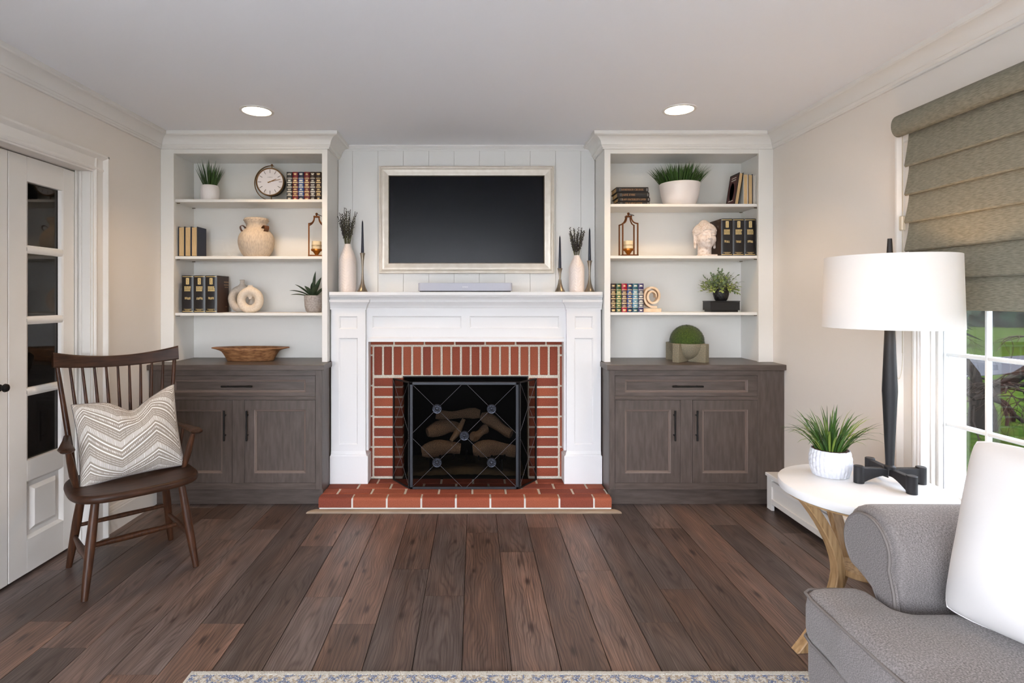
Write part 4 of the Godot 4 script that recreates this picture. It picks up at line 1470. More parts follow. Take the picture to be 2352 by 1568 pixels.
func screen_and_logs() -> void:
	var y0 := 0.089
	var y1 := 0.778
	var t := thing("fireplace_screen", "black three-panel mesh fireplace screen with round iron rosettes", "fire screen", Vector3(-0.066, y0, -3.56))
	var iron: Material = M.screen_iron
	# panels in local axes: centre, then the two wings turned back
	for wing in 3:
		var w: float = [0.70, 0.222, 0.222][wing]
		var hh := y1 - y0
		var nd := Node3D.new()
		nd.name = "panel"
		t.add_child(nd, true)
		if wing == 1:
			nd.position = Vector3(-0.352, 0, -0.002)
			nd.rotation.y = PI + 0.945
			nd.rotation.y = 0.0
			nd.transform.basis = Basis(Vector3(-0.592, 0, -0.806), Vector3.UP, Vector3(0.806, 0, -0.592) * -1.0)
		elif wing == 2:
			nd.position = Vector3(0.352, 0, -0.002)
			nd.transform.basis = Basis(Vector3(0.592, 0, -0.806), Vector3.UP, Vector3(0.806, 0, 0.592))
		var xa := -w * 0.5 if wing == 0 else 0.004
		var xb := w * 0.5 if wing == 0 else w
		var s := MB.new()
		var th := 0.019 if wing == 0 else 0.010
		s.bb(Vector3(xa, 0, -0.006), Vector3(xa + th, hh, 0.006), 0.002)
		s.bb(Vector3(xb - th, 0, -0.006), Vector3(xb, hh, 0.006), 0.002)
		s.bb(Vector3(xa, 0, -0.006), Vector3(xb, th * 0.8, 0.006), 0.002)
		s.bb(Vector3(xa, hh - th, -0.006), Vector3(xb, hh, 0.006), 0.002)
		put(s, "frame", iron if wing == 0 else M.black_iron, nd)
		s = MB.new()
		s.quad(Vector3(xa, 0, 0), Vector3(xb, 0, 0), Vector3(xb, hh, 0), Vector3(xa, hh, 0), Vector3(0, 0, 1), Vector3(0, 0, 1), Vector3(0, 0, 1), Vector3(0, 0, 1))
		put(s, "mesh_panel", M.screen_mesh, nd)
		var xm := (xa + xb) * 0.5
		var lines := []
		if wing == 0:
			lines = [[xa, hh, xb, 0], [xb, hh, xa, 0], [xm, hh, xa, hh * 0.5], [xm, hh, xb, hh * 0.5], [xa, hh * 0.5, xm, 0], [xb, hh * 0.5, xm, 0]]
		else:
			lines = [[xa, hh * 0.52, xb, hh], [xa, hh, xb, hh * 0.5], [xa, 0.02, xb, hh * 0.48], [xa, hh * 0.48, xb, 0.02]]
		for l in lines:
			var a := Vector3(l[0], l[1], 0.005)
			var b := Vector3(l[2], l[3], 0.005)
			var dr := (b - a).normalized()
			var sd := dr.cross(Vector3(0, 0, 1))
			var u := MB.new()
			for strand in 2:
				var pts := []
				var nseg := int((b - a).length() / 0.006)
				for i in nseg + 1:
					var ph := i * 1.3 + strand * PI
					pts.append(a.lerp(b, float(i) / nseg) + sd * sin(ph) * 0.0007 + Vector3(0, 0, 1) * cos(ph) * 0.0007)
				u.tube(pts, 0.0007, 3)
			put(u, "wire", M.screen_wire, nd)
		if wing == 0:
			for q in [[-0.175, 0.75], [0.175, 0.75], [0.0, 0.5], [-0.175, 0.25], [0.175, 0.25]]:
				var u := MB.new()
				u.t = Transform3D(Basis(Vector3.RIGHT, PI / 2), Vector3(q[0], q[1] * hh, 0.006))
				u.lathe([Vector2(0.031, 0), Vector2(0.031, 0.003), Vector2(0.028, 0.0065), Vector2(0.024, 0.006), Vector2(0.022, 0.003), Vector2(0.013, 0.003), Vector2(0.011, 0.008), Vector2(0.007, 0.010), Vector2(0.005, 0.007), Vector2(0, 0.008)], 24)
				for k in 8:
					var f := TAU * k / 8.0
					u.tube([Vector3(cos(f) * 0.012, 0.004, sin(f) * 0.012), Vector3(cos(f) * 0.018, 0.008, sin(f) * 0.018), Vector3(cos(f) * 0.025, 0.004, sin(f) * 0.025)], [0.002, 0.0042, 0.002], 5)
				put(u, "rosette", M.rosette_steel, nd)
	# ---- burner, embers, logs ----
	var z0 := 0.087
	var eb := MB.new()
	var rows := []
	var nz := FastNoiseLite.new()
	nz.seed = 3
	nz.frequency = 22.0
	for j in 22:
		var row := []
		for i in 50:
			var x := lerpf(-0.47, 0.35, i / 49.0)
			var z := lerpf(-3.80, -4.30, j / 21.0)
			var mound := exp(-pow((x + 0.06) / 0.22, 2.0) - pow((z + 3.90) / 0.09, 2.0)) * 0.035
			row.append(Vector3(x, z0 + 0.004 + mound + 0.006 * (nz.get_noise_2d(x, z) + 1.0), z))
		rows.append(row)
	eb.grid(rows, 1.0)
	var eo := put(eb, "ember_bed", M.ember, self)
	tag(eo, "dark bed of embers and gravel on the firebox floor", "embers", "", "stuff")
	var gr := thing("log_grate", "black iron grate under the gas logs", "grate", Vector3(-0.06, z0, -3.95))
	for i in 7:
		var u := MB.new()
		var x := -0.27 + i * 0.09
		u.tube([Vector3(x, 0.14, 0.10), Vector3(x, 0.105, 0.09), Vector3(x, 0.10, -0.16)], 0.007, 6)
		put(u, "bar", M.black_iron, gr)
	for x in [-0.25, 0.25]:
		var u := MB.new()
		u.tube([Vector3(x, 0.004, 0.07), Vector3(x, 0.10, 0.07)], 0.008, 6)
		u.tube([Vector3(x, 0.004, -0.14), Vector3(x, 0.10, -0.14)], 0.008, 6)
		put(u, "leg", M.black_iron, gr)
	var logs := [
		[Vector3(-0.37, 0.255, -3.87), Vector3(-0.10, 0.262, -3.90), 0.058, "thick grey-brown gas log lying on the grate, end towards the bookcase with the clock"],
		[Vector3(-0.01, 0.258, -3.90), Vector3(0.29, 0.250, -3.87), 0.060, "thick tan gas log lying on the grate below the short forked piece"],
		[Vector3(-0.335, 0.375, -3.93), Vector3(-0.12, 0.385, -4.02), 0.056, "stubby tan gas log with a round cut end on the grate logs"],
		[Vector3(0.26, 0.365, -3.92), Vector3(0.05, 0.455, -4.02), 0.046, "sloping tan gas log propped on the grate logs"],
		[Vector3(-0.28, 0.475, -4.04), Vector3(0.04, 0.460, -4.06), 0.040, "long brown gas log lying topmost of the pile"],
		[Vector3(-0.165, 0.315, -3.865), Vector3(-0.075, 0.452, -3.93), 0.022, "thin upright forked gas log piece"],
		[Vector3(-0.02, 0.345, -3.90), Vector3(0.09, 0.372, -3.97), 0.036, "short broken gas log between the sloping logs"]]
	for q in logs:
		var a: Vector3 = q[0]
		var b: Vector3 = q[1]
		var u := MB.new()
		var pts := []
		var rs := []
		for i in 9:
			var f := i / 8.0
			pts.append(a.lerp(b, f) + Vector3(0, sin(f * 5.0 + q[2] * 90.0), cos(f * 4.0)) * 0.010 - a)
			rs.append(q[2] * (0.86 + 0.16 * sin(f * 7.0 + q[2] * 200.0)) * (0.78 if i == 0 or i == 8 else 1.0))
		u.tube(pts, rs, 12)
		var lo := put(u, "gas_log", M.log_bark, self)
		lo.position = a
		tag(lo, q[3], "log", "gas logs in the firebox")


# ============================ built-ins =======================================
func pull(parent: Node, at: Vector3, len: float, upright: bool) -> void:
	var s := MB.new()
	var d := Vector3.UP if upright else Vector3.RIGHT
	var h := len * 0.5
	var pts := []
	var rs := []
	for q in [[-1.0, 0.0052], [-0.93, 0.0062], [-0.72, 0.0058], [-0.45, 0.0048], [0.0, 0.0060], [0.45, 0.0048], [0.72, 0.0058], [0.93, 0.0062], [1.0, 0.0052]]:
		pts.append(at + d * h * q[0] + Vector3(0, 0, 0.026))
		rs.append(q[1])
	s.tube(pts, rs, 8)
	for k in [-0.66, 0.66]:
		s.tube([at + d * h * k, at + d * h * k + Vector3(0, 0, 0.027)], 0.0048, 8)
	put(s, "handle", M.black_pull, parent)


func cabinet_front(called: String, parent: Node, x0: float, x1: float, y0: float, y1: float, rx: float, ry: float, level: bool) -> MeshInstance3D:
	var z := -3.4795
	var s := MB.new()
	var g := 0.0016
	x0 += g; x1 -= g; y0 += g; y1 -= g
	var r := [x0 + rx, x1 - rx, y0 + ry, y1 - ry]
	sunk(s, x0, x1, y0, y1, z, [r])
	for e in [[x0, -1.0], [x1, 1.0]]:
		s.flat(Vector3(e[0], y0, z), Vector3(e[0], y1, z), Vector3(e[0], y1, z - 0.02), Vector3(e[0], y0, z - 0.02), Vector3(e[1], 0, 0))
	for e in [[y0, -1.0], [y1, 1.0]]:
		s.flat(Vector3(x0, e[0], z), Vector3(x1, e[0], z), Vector3(x1, e[0], z - 0.02), Vector3(x0, e[0], z - 0.02), Vector3(0, e[1], 0))
	var o := put(s, called, M.stain_level if level else M.stain_upright, parent)
	sunk_panel("panel", M.stain_level if level else M.stain_upright, o, r, z, 0.010, 0.014, M.stain_bead)
	return o


func base_cabinet(label: String, xa: float, xb: float, f: Dictionary, open_side: float) -> void:
	var t := thing("base_cabinet", label, "cabinet", Vector3.ZERO, 0.0, "built-in base cabinets")
	var u: Material = M.stain_upright
	var l: Material = M.stain_level
	var zf := -3.479
	# carcass
	boxpart("body", M.cabinet_inside, t, Vector3(xa + 0.02, 0.114, -3.895), Vector3(xb - 0.02, 0.862, -3.502))
	var sx: float = xb if open_side > 0 else xa
	boxpart("side_panel", u, t, Vector3(sx - 0.02 if open_side > 0 else sx, 0.0, -3.895), Vector3(sx if open_side > 0 else sx + 0.02, 0.865, -3.499))
	# toe kick
	boxpart("toe_kick", l, t, Vector3(xa + 0.012, 0.0005, -3.56), Vector3(xb - 0.012, 0.114, -3.54))
	# face frame
	var zb := -3.499
	boxpart("stile", u, t, Vector3(xa, 0.114, zb), Vector3(f.x0, 0.865, zf), 0.001)
	boxpart("stile", u, t, Vector3(f.x3, 0.114, zb), Vector3(xb, 0.865, zf), 0.001)
	boxpart("stile", u, t, Vector3(f.x1, 0.154, zb), Vector3(f.x2, 0.677, zf), 0.001)
	boxpart("rail", l, t, Vector3(f.x0, 0.829, zb), Vector3(f.x3, 0.865, zf), 0.001)
	boxpart("rail", l, t, Vector3(f.x0, 0.677, zb), Vector3(f.x3, 0.699, zf), 0.001)
	boxpart("rail", l, t, Vector3(f.x0, 0.114, zb), Vector3(f.x3, 0.154, zf), 0.001)
	# drawer and doors
	var d := cabinet_front("drawer", t, f.x0, f.x3, 0.699, 0.829, 0.060, 0.024, true)
	pull(d, Vector3(f.pull, 0.763, -3.489), 0.195, false)
	d = cabinet_front("door", t, f.x0, f.x1, 0.154, 0.677, 0.060, 0.060, false)
	pull(d, Vector3(f.x1 - 0.042, 0.519, -3.4795), 0.190, true)
	d = cabinet_front("door", t, f.x2, f.x3, 0.154, 0.677, 0.060, 0.060, false)
	pull(d, Vector3(f.x2 + 0.022, 0.519, -3.4795), 0.190, true)


func cabinets() -> void:
	base_cabinet("brown-grey stained base cabinet behind the spindle chair", -2.049, -0.960, {"x0": -1.957, "x1": -1.5245, "x2": -1.448, "x3": -1.001, "pull": -1.491}, 1.0)
	base_cabinet("brown-grey stained base cabinet beside the white radiator cover", 0.847, 1.949, {"x0": 0.884, "x1": 1.296, "x2": 1.371, "x3": 1.781, "pull": 1.337}, -1.0)
	for q in [[-2.049, -0.9585, -0.942, "dark stained worktop under the wooden dough bowl"], [1.949, 0.8455, 0.829, "dark stained worktop under the moss ball"]]:
		var s := MB.new()
		var poly := PackedVector2Array([Vector2(q[0], 3.895), Vector2(q[0], 3.455), Vector2(q[2], 3.455), Vector2(q[2], 3.650), Vector2(q[1], 3.650), Vector2(q[1], 3.895)])
		s.t = Transform3D(Basis(Vector3(1, 0, 0), Vector3(0, 0, -1), Vector3(0, 1, 0)), Vector3.ZERO)
		s.prism(poly, 0.8655, 0.900, 0.002)
		var o := put(s, "worktop", M.stain_level, self)
		tag(o, q[3], "worktop", "cabinet worktops")


func bookcase(label: String, xa: float, xb: float, oa: float, ob: float, ia: float, ib: float, tops: Array, wall_side: float) -> void:
	var t := thing("bookcase", label, "bookcase", Vector3.ZERO, 0.0, "built-in bookcases")
	var m: Material = M.shelf_white
	var zf := -3.608
	var y0 := 0.9005
	boxpart("back_panel", m, t, Vector3(ia, y0, -3.896), Vector3(ib, 2.30, -3.882))
	boxpart("side_panel", m, t, Vector3(xa if wall_side > 0 else ia - 0.018, y0, -3.896), Vector3(ia, 2.30, zf - 0.019))
	boxpart("side_panel", m, t, Vector3(ib, y0, -3.896), Vector3(xb if wall_side < 0 else ib + 0.018, 2.30, zf - 0.019))
	boxpart("top_panel", m, t, Vector3(ia, 2.262, -3.882), Vector3(ib, 2.28, zf - 0.019))
	boxpart("stile", m, t, Vector3(xa, y0, zf - 0.02), Vector3(oa, 2.30, zf), 0.0012)
	boxpart("stile", m, t, Vector3(ob, y0, zf - 0.02), Vector3(xb, 2.30, zf), 0.0012)
	boxpart("rail", m, t, Vector3(oa, 2.260, zf - 0.02), Vector3(ob, 2.30, zf), 0.0012)
	for y in tops:
		var sh := boxpart("shelf", m, t, Vector3(ia + 0.001, y - 0.0185, -3.880), Vector3(ib - 0.001, y, -3.630), 0.0012)
		for x in [ia + 0.010, ib - 0.010]:
			for z in [-3.86, -3.66]:
				var u := MB.new()
				u.t = Transform3D(Basis(Vector3(0, 0, 1), PI / 2), Vector3(x, y - 0.0215, z))
				u.lathe([Vector2(0, -0.010), Vector2(0.003, -0.010), Vector2(0.003, 0.010), Vector2(0, 0.010)], 8)
				put(u, "shelf_pin", M.nickel, sh)
	# frieze and crown
	var s := MB.new()
	s.bb(Vector3(xa, 2.288, -3.896), Vector3(xb, 2.385, zf))
	var up := Vector3.UP
	var c := crown()
	if wall_side > 0:
		s.mould(c, Vector3(xa, 2.288, zf), Vector3(xb, 2.288, zf), Vector3(0, 0, 1), up, 1.0, 1.0)
		s.mould(c, Vector3(xb, 2.288, zf), Vector3(xb, 2.288, -3.880), Vector3(1, 0, 0), up, -1.0, 0.0)
	else:
		s.mould(c, Vector3(xa, 2.288, zf), Vector3(xb, 2.288, zf), Vector3(0, 0, 1), up, -1.0, -1.0)
		s.mould(c, Vector3(xa, 2.288, zf), Vector3(xa, 2.288, -3.880), Vector3(-1, 0, 0), up, -1.0, 0.0)
	put(s, "crown", m, t)


func bookcases() -> void:
	bookcase("white built-in bookcase holding the round clock and clay vase", -2.049, -0.960, -1.963, -0.996, -1.970, -0.978, [1.966, 1.5927, 1.2211], 1.0)
	bookcase("white built-in bookcase holding the plaster bust and bowl of grass", 0.847, 1.949, 0.887, 1.853, 0.866, 1.870, [1.936, 1.596, 1.2245], -1.0)


func television() -> void:
	var t := thing("television", "wall-mounted flat television in a silver picture frame", "television", Vector3(-0.056, 1.863, -3.88))
	var s := MB.new()
	s.bb(Vector3(-0.545, -0.308, 0.003), Vector3(0.545, 0.308, 0.034))
	put(s, "screen", M.tv_glass, t)
	var hw := 0.609
	var hh := 0.373
	# frame profile: out from wall, inwards across the moulding
	var pr := [Vector2(0.002, 0), Vector2(0.040, 0.0), Vector2(0.046, 0.003), Vector2(0.047, 0.009), Vector2(0.041, 0.012), Vector2(0.040, 0.016), Vector2(0.052, 0.021), Vector2(0.057, 0.028), Vector2(0.057, 0.034), Vector2(0.052, 0.050), Vector2(0.046, 0.062), Vector2(0.045, 0.067)]
	var lip := [Vector2(0.045, 0.067), Vector2(0.047, 0.068), Vector2(0.047, 0.071), Vector2(0.036, 0.073)]
	for k in 2:
		s = MB.new()
		var p: Array = pr if k == 0 else lip
		s.t = Transform3D(Basis.IDENTITY, Vector3.ZERO)
		for side in [[Vector3(-hw, -hh, 0), Vector3(hw, -hh, 0), Vector3.UP], [Vector3(-hw, hh, 0), Vector3(hw, hh, 0), Vector3.DOWN], [Vector3(-hw, -hh, 0), Vector3(-hw, hh, 0), Vector3.RIGHT], [Vector3(hw, -hh, 0), Vector3(hw, hh, 0), Vector3.LEFT]]:
			# mitre with the inward run, so swap the roles of out and up
			var sw := []
			for q in p:
				sw.append(Vector2(q.y, q.x))
			sw.reverse()
			s.mould(sw, side[0], side[1], side[2], Vector3(0, 0, 1), 1.0, -1.0)
		put(s, "frame" if k == 0 else "lip", M.frame_silver if k == 0 else M.frame_dark, t)


func radiator_cover() -> void:
	var t := thing("radiator_cover", "long white panelled radiator cover along the wall below the window", "radiator cover", Vector3.ZERO)
	var m: Material = M.trim_white
	var xf := 1.838
	var z0 := -3.477
	var z1 := -1.80
	boxpart("top", m, t, Vector3(xf - 0.012, 0.206, z0), Vector3(1.949, 0.226, z1), 0.003)
	boxpart("end_post", m, t, Vector3(xf, 0.0005, z0 + 0.001), Vector3(xf + 0.018, 0.206, z0 + 0.055), 0.001)
	boxpart("end_post", m, t, Vector3(xf, 0.0005, z1 - 0.055), Vector3(xf + 0.018, 0.206, z1 - 0.001), 0.001)
	boxpart("rail", m, t, Vector3(xf, 0.150, z0 + 0.055), Vector3(xf + 0.018, 0.184, z1 - 0.055), 0.001)
	boxpart("rail", m, t, Vector3(xf, 0.042, z0 + 0.055), Vector3(xf + 0.018, 0.074, z1 - 0.055), 0.001)
	boxpart("panel", m, t, Vector3(xf + 0.007, 0.070, z0 + 0.055), Vector3(xf + 0.014, 0.155, z1 - 0.055))
	boxpart("louver", m, t, Vector3(xf + 0.004, 0.190, z0 + 0.055), Vector3(xf + 0.016, 0.201, z1 - 0.055), 0.002)
	boxpart("fin_block", M.black_iron, t, Vector3(xf + 0.05, 0.05, z0 + 0.08), Vector3(1.94, 0.17, z1 - 0.08))


func roman_shade() -> void:
	var t := thing("roman_shade", "olive grey roman shade with soft folds on the window", "window shade", Vector3.ZERO)
	var m: Material = M.shade_cloth
	var z0 := -2.468
	var z1 := -0.95
	var s := MB.new()
	# rounded valance
	var pr := []
	for i in 13:
		var f := -PI / 2 + PI * i / 12.0
		pr.append(Vector2(0.052 + 0.030 * cos(f), 0.0475 + 0.0475 * sin(f)))
	pr.push_front(Vector2(0.044, 0.0))
	pr.push_front(Vector2(0.040, 0.006))
	pr.append(Vector2(0.008, 0.095))
	s.mould(pr, Vector3(1.94, 2.032, z0), Vector3(1.94, 2.032, z1), Vector3(-1, 0, 0), Vector3.UP, 0, 0, true)
	put(s, "valance", m, t)
	boxpart("head_rail", M.trim_white, t, Vector3(1.90, 2.07, z0 + 0.01), Vector3(1.948, 2.12, z1 - 0.01))
	# folds: each droops over the next
	var ys := [2.060, 1.898, 1.772, 1.650, 1.525, 1.400, 1.269]
	for i in 6:
		s = MB.new()
		var yt: float = ys[i]
		var yb: float = ys[i + 1]
		var p := []
		var last := i == 5
		var n := 10
		for k in n + 1:
			var f := float(k) / n
			var b2 := 0.006 + 0.022 * pow(1.0 - f, 1.3) if not last else 0.006 + 0.008 * (1.0 - f)
			p.append(Vector2(b2, lerpf(yb, yt, f)))
		# turn the bottom under
		if not last:
			p.push_front(Vector2(0.022, yb - 0.006))
			p.push_front(Vector2(0.008, yb + 0.002))
		s.mould(p, Vector3(1.925, 0, -2.442), Vector3(1.925, 0, -0.975), Vector3(-1, 0, 0), Vector3.UP)
		put(s, "fold", m, t)
	boxpart("lining", M.shade_hem, t, Vector3(1.921, 1.272, -2.440), Vector3(1.924, 2.06, -0.977))
	s = MB.new()
	s.mould([Vector2(0.006, 0), Vector2(0.012, 0.003), Vector2(0.012, 0.016), Vector2(0.008, 0.020)], Vector3(1.925, 1.266, -2.442), Vector3(1.925, 1.266, -0.975), Vector3(-1, 0, 0), Vector3.UP, 0, 0, true)
	put(s, "hem", M.shade_hem, t)
	# pull cords down to a loop
	for q in [[-2.462, 1.905], [-2.455, 1.902]]:
		s = MB.new()
		s.tube([Vector3(q[1], 2.035, q[0]), Vector3(q[1], 1.4, q[0]), Vector3(q[1], 1.07, q[0])], 0.0016, 5)
		put(s, "cord", M.clear_cord, t)
	s = MB.new()
	var lp := []
	for i in 15:
		var f := PI * i / 14.0
		lp.append(Vector3(1.905 - 0.018 + 0.018 * cos(f), 1.07 - 0.115 * sin(f) - (0.0 if i < 7 else 0.0), -2.460))
	lp.append(Vector3(1.874, 1.19, -2.462))
	s.tube(lp, 0.0016, 5)
	put(s, "cord", M.clear_cord, t)
	boxpart("cord_cleat", M.clear_cord, t, Vector3(1.893, 1.615, -2.470), Vector3(1.912, 1.680, -2.448), 0.004)


# ============================ furniture =======================================
# slab with an outline in x, z and softened edges
func slab(b: MB, outline: Array, y0: float, y1: float, r: float, dish := 0.0) -> void:
	var m := outline.size()
	var nm := []
	for i in m:
		var d: Vector2 = (outline[(i + 1) % m] - outline[(i - 1 + m) % m]).normalized()
		nm.append(Vector2(d.y, -d.x))
	var cen := Vector2.ZERO
	for p in outline:
		cen += p / m
	if (outline[0] - cen).dot(nm[0]) < 0:
		for i in m:
			nm[i] = -nm[i]
	var rows := []
	var st := 5
	for i in st + 1:
		var f := PI / 2 * i / st
		rows.append([r * (1.0 - sin(f)), y0 + r * (1.0 - cos(f))])
	for i in st + 1:
		var f := PI / 2 * i / st
		rows.append([r * (1.0 - cos(f)), y1 - r * (1.0 - sin(f))])
	var pts := []
	for q in rows:
		var line := []
		for i in m:
			var p: Vector2 = outline[i] - nm[i] * q[0]
			line.append(Vector3(p.x, q[1], p.y))
		pts.append(line)
	var sg := 1.0
	var du: Vector3 = pts[st][1] - pts[st][0]
	var test := du.cross(Vector3.UP)
	if test.dot(Vector3(nm[0].x, 0, nm[0].y)) < 0:
		sg = -1.0
	b.grid(pts, sg, true)
	for side in [[pts[0], Vector3.DOWN, y0, 0.0], [pts[pts.size() - 1], Vector3.UP, y1, dish]]:
		var mid := Vector3(cen.x, side[2] - side[3], cen.y)
		for ringk in 3:
			var f0 := ringk / 3.0
			var f1 := (ringk + 1) / 3.0
			for i in m:
				var a: Vector3 = side[0][i]
				var c: Vector3 = side[0][(i + 1) % m]
				var p := [a.lerp(mid, f0), c.lerp(mid, f0), c.lerp(mid, f1), a.lerp(mid, f1)]
				for z in 4:
					var ff := f0 if z < 2 else f1
					p[z].y = side[2] - side[3] * sin(ff * PI / 2)
				b.quad(p[0], p[1], p[2], p[3], side[1], side[1], side[1], side[1])


func armchair() -> void:
	var t := thing("spindle_chair", "dark walnut spindle-back armchair beside the glazed doors", "chair", Vector3(-1.674, 0, -2.706), deg_to_rad(43.5))
	var w: Material = M.walnut
	var wl: Material = M.walnut_level
	# seat: shield shape, broad in front
	var ol := []
	for i in 48:
		var f := TAU * i / 48.0
		var c := cos(f)
		var s := sin(f)
		var p := Vector2(signf(c) * pow(absf(c), 0.55) * (0.268 + 0.012 * s), signf(s) * pow(absf(s), 0.62) * 0.232)
		if p.y > 0:
			p.y += 0.018 * (1.0 - pow(p.x / 0.29, 2.0))
		ol.append(p)
	var b := MB.new()
	slab(b, ol, 0.412, 0.448, 0.015, 0.010)
	put(b, "seat", wl, t)
	# legs
	for q in [[-1, -1], [1, -1], [-1, 1], [1, 1]]:
		var top := Vector3(q[0] * 0.175, 0.416, q[1] * 0.150)
		var foot := Vector3(q[0] * 0.226, 0.002, q[1] * 0.212)
		b = MB.new()
		b.tube([top, top.lerp(foot, 0.15), top.lerp(foot, 0.45), top.lerp(foot, 0.75), foot], [0.0165, 0.018, 0.0205, 0.018, 0.0135], 14)
		put(b, "leg", w, t)
	# stretchers: one down each side, a cross rail between them, one at the back
	var at := func(x: float, z: float, y: float) -> Vector3:
		var f := (0.416 - y) / 0.414
		return Vector3(x * lerpf(0.175, 0.226, f), y, z * lerpf(0.150, 0.212, f))
	for x in [-1.0, 1.0]:
		b = MB.new()
		var a: Vector3 = at.call(x, -1, 0.155)
		var c: Vector3 = at.call(x, 1, 0.155)
		b.tube([a, a.lerp(c, 0.3), a.lerp(c, 0.5), a.lerp(c, 0.7), c], [0.010, 0.015, 0.019, 0.015, 0.010], 10, false, 0.8)
		put(b, "stretcher", w, t)
	b = MB.new()
	b.tube([Vector3(-0.205, 0.155, 0.0), Vector3(-0.09, 0.155, 0), Vector3(0, 0.155, 0), Vector3(0.09, 0.155, 0), Vector3(0.205, 0.155, 0.0)], [0.010, 0.0145, 0.016, 0.0145, 0.010], 10)
	put(b, "stretcher", w, t)
	b = MB.new()
	var a2: Vector3 = at.call(-1, -1, 0.205)
	var c2: Vector3 = at.call(1, -1, 0.205)
	b.tube([a2, a2.lerp(c2, 0.5), c2], [0.009, 0.013, 0.009], 10)
	put(b, "stretcher", w, t)
	# crest rail, bowed back and swept up at the ends
	var rows := []
	var nn := 24
	var crest := func(f: float) -> Array:
		var bow := 1.0 - f * f
		var mid := Vector3(0.283 * f, 0.982 + 0.030 * f * f, -0.283 - 0.050 * bow)
		return [mid, 0.029 + 0.009 * f * f]
	for i in nn + 1:
		var f := -1.0 + 2.0 * i / nn
		var q: Array = crest.call(f)
		var q2: Array = crest.call(f + 0.01)
		var tn: Vector3 = (q2[0] - q[0]).normalized()
		var back := tn.cross(Vector3.UP).normalized()
		var up := Vector3(0, 1, -0.20).normalized()
		var line := []
		var h: float = q[1]
		for k in [[-1.0, -1.0], [-1.0, -0.8], [-1, 0.8], [-0.75, 1.0], [0.75, 1.0], [1, 0.8], [1, -0.8], [0.75, -1.0], [-0.75, -1.0]]:
			line.append(q[0] + back * 0.010 * k[0] + up * h * k[1])
		rows.append(line)
	b = MB.new()
	for i in nn:
		for k in 9:
			var k2 := (k + 1) % 9
			var c0: Vector3 = (rows[i][k] + rows[i][k2] + rows[i + 1][k] + rows[i + 1][k2]) / 4.0
			var mid: Vector3 = (crest.call(-1.0 + 2.0 * (i + 0.5) / nn))[0]
			var g: Vector3 = (rows[i][k2] - rows[i][k]).cross(rows[i + 1][k] - rows[i][k]).normalized()
			if g.dot(c0 - mid) < 0:
				g = -g
			b.flat(rows[i][k], rows[i][k2], rows[i + 1][k2], rows[i + 1][k], g)
	for en in [0, nn]:
		var c0: Vector3 = (crest.call(-1.0 + 2.0 * en / nn))[0]
		var g := Vector3(-1 if en == 0 else 1, 0, 0)
		for k in 9:
			b.tri(c0, rows[en][k], rows[en][(k + 1) % 9], g, g, g)
	put(b, "crest_rail", wl, t)
	# spindles and the two thicker back posts
	for i in 11:
		var f := -1.0 + 2.0 * i / 10.0
		var foot := Vector3(0.205 * f, 0.440, -0.185 - 0.020 * (1.0 - f * f))
		var q: Array = crest.call(f * 0.93)
		var top: Vector3 = q[0] - Vector3(0, q[1] - 0.006, -0.004)
		b = MB.new()
		var post := i == 0 or i == 10
		b.tube([foot, foot.lerp(top, 0.25), foot.lerp(top, 0.5), top], [0.008, 0.0095, 0.0085, 0.006] if not post else [0.011, 0.0125, 0.0125, 0.0095], 8)
		put(b, "back_post" if post else "spindle", w, t)
	# arms with a turned post and a short spindle under each
	for x in [-1.0, 1.0]:
		b = MB.new()
		var p0 := Vector3(x * 0.232, 0.640, -0.225)
		var pts := [p0, Vector3(x * 0.246, 0.640, -0.12), Vector3(x * 0.262, 0.638, -0.02), Vector3(x * 0.270, 0.636, 0.045), Vector3(x * 0.268, 0.634, 0.085), Vector3(x * 0.264, 0.632, 0.104)]
		b.tube(pts, [0.014, 0.018, 0.024, 0.032, 0.029, 0.010], 14, false, 0.42, Vector3.RIGHT)
		put(b, "arm", wl, t)
		b = MB.new()
		var f0 := Vector3(x * 0.226, 0.440, 0.015)
		var f1 := Vector3(x * 0.264, 0.630, 0.050)
		b.tube([f0, f0.lerp(f1, 0.35), f0.lerp(f1, 0.7), f1], [0.011, 0.0175, 0.0150, 0.010], 12)
		put(b, "arm_post", w, t)
		b = MB.new()
		f0 = Vector3(x * 0.222, 0.440, -0.085)
		f1 = Vector3(x * 0.250, 0.632, -0.080)
		b.tube([f0, f0.lerp(f1, 0.5), f1], [0.008, 0.010, 0.007], 10)
		put(b, "arm_spindle", w, t)
	# cushion
	var c := thing("throw_pillow", "taupe pillow with white embroidered zigzag stripes on the spindle chair", "pillow", Vector3(-1.674, 0.452, -2.706), deg_to_rad(43.5))
	b = MB.new()
	b.t = Transform3D(Basis(Vector3.RIGHT, -0.33), Vector3(0.004, 0.178, -0.055)) * Transform3D(Basis(Vector3(0, 0, 1), 0.04), Vector3.ZERO)
	cushion_shape(b, 0.226, 0.196, 0.088, 0.060, 0.055)
	put(b, "cover", M.chevron_cloth, c)
	b = MB.new()
	b.t = Transform3D(Basis(Vector3.RIGHT, -0.33), Vector3(0.004, 0.178, -0.055)) * Transform3D(Basis(Vector3(0, 0, 1), 0.04), Vector3.ZERO)
	cushion_rim(b, 0.226, 0.196, 0.060, 0.055, 0.0025)
	put(b, "seam", M.sofa_welt, c)


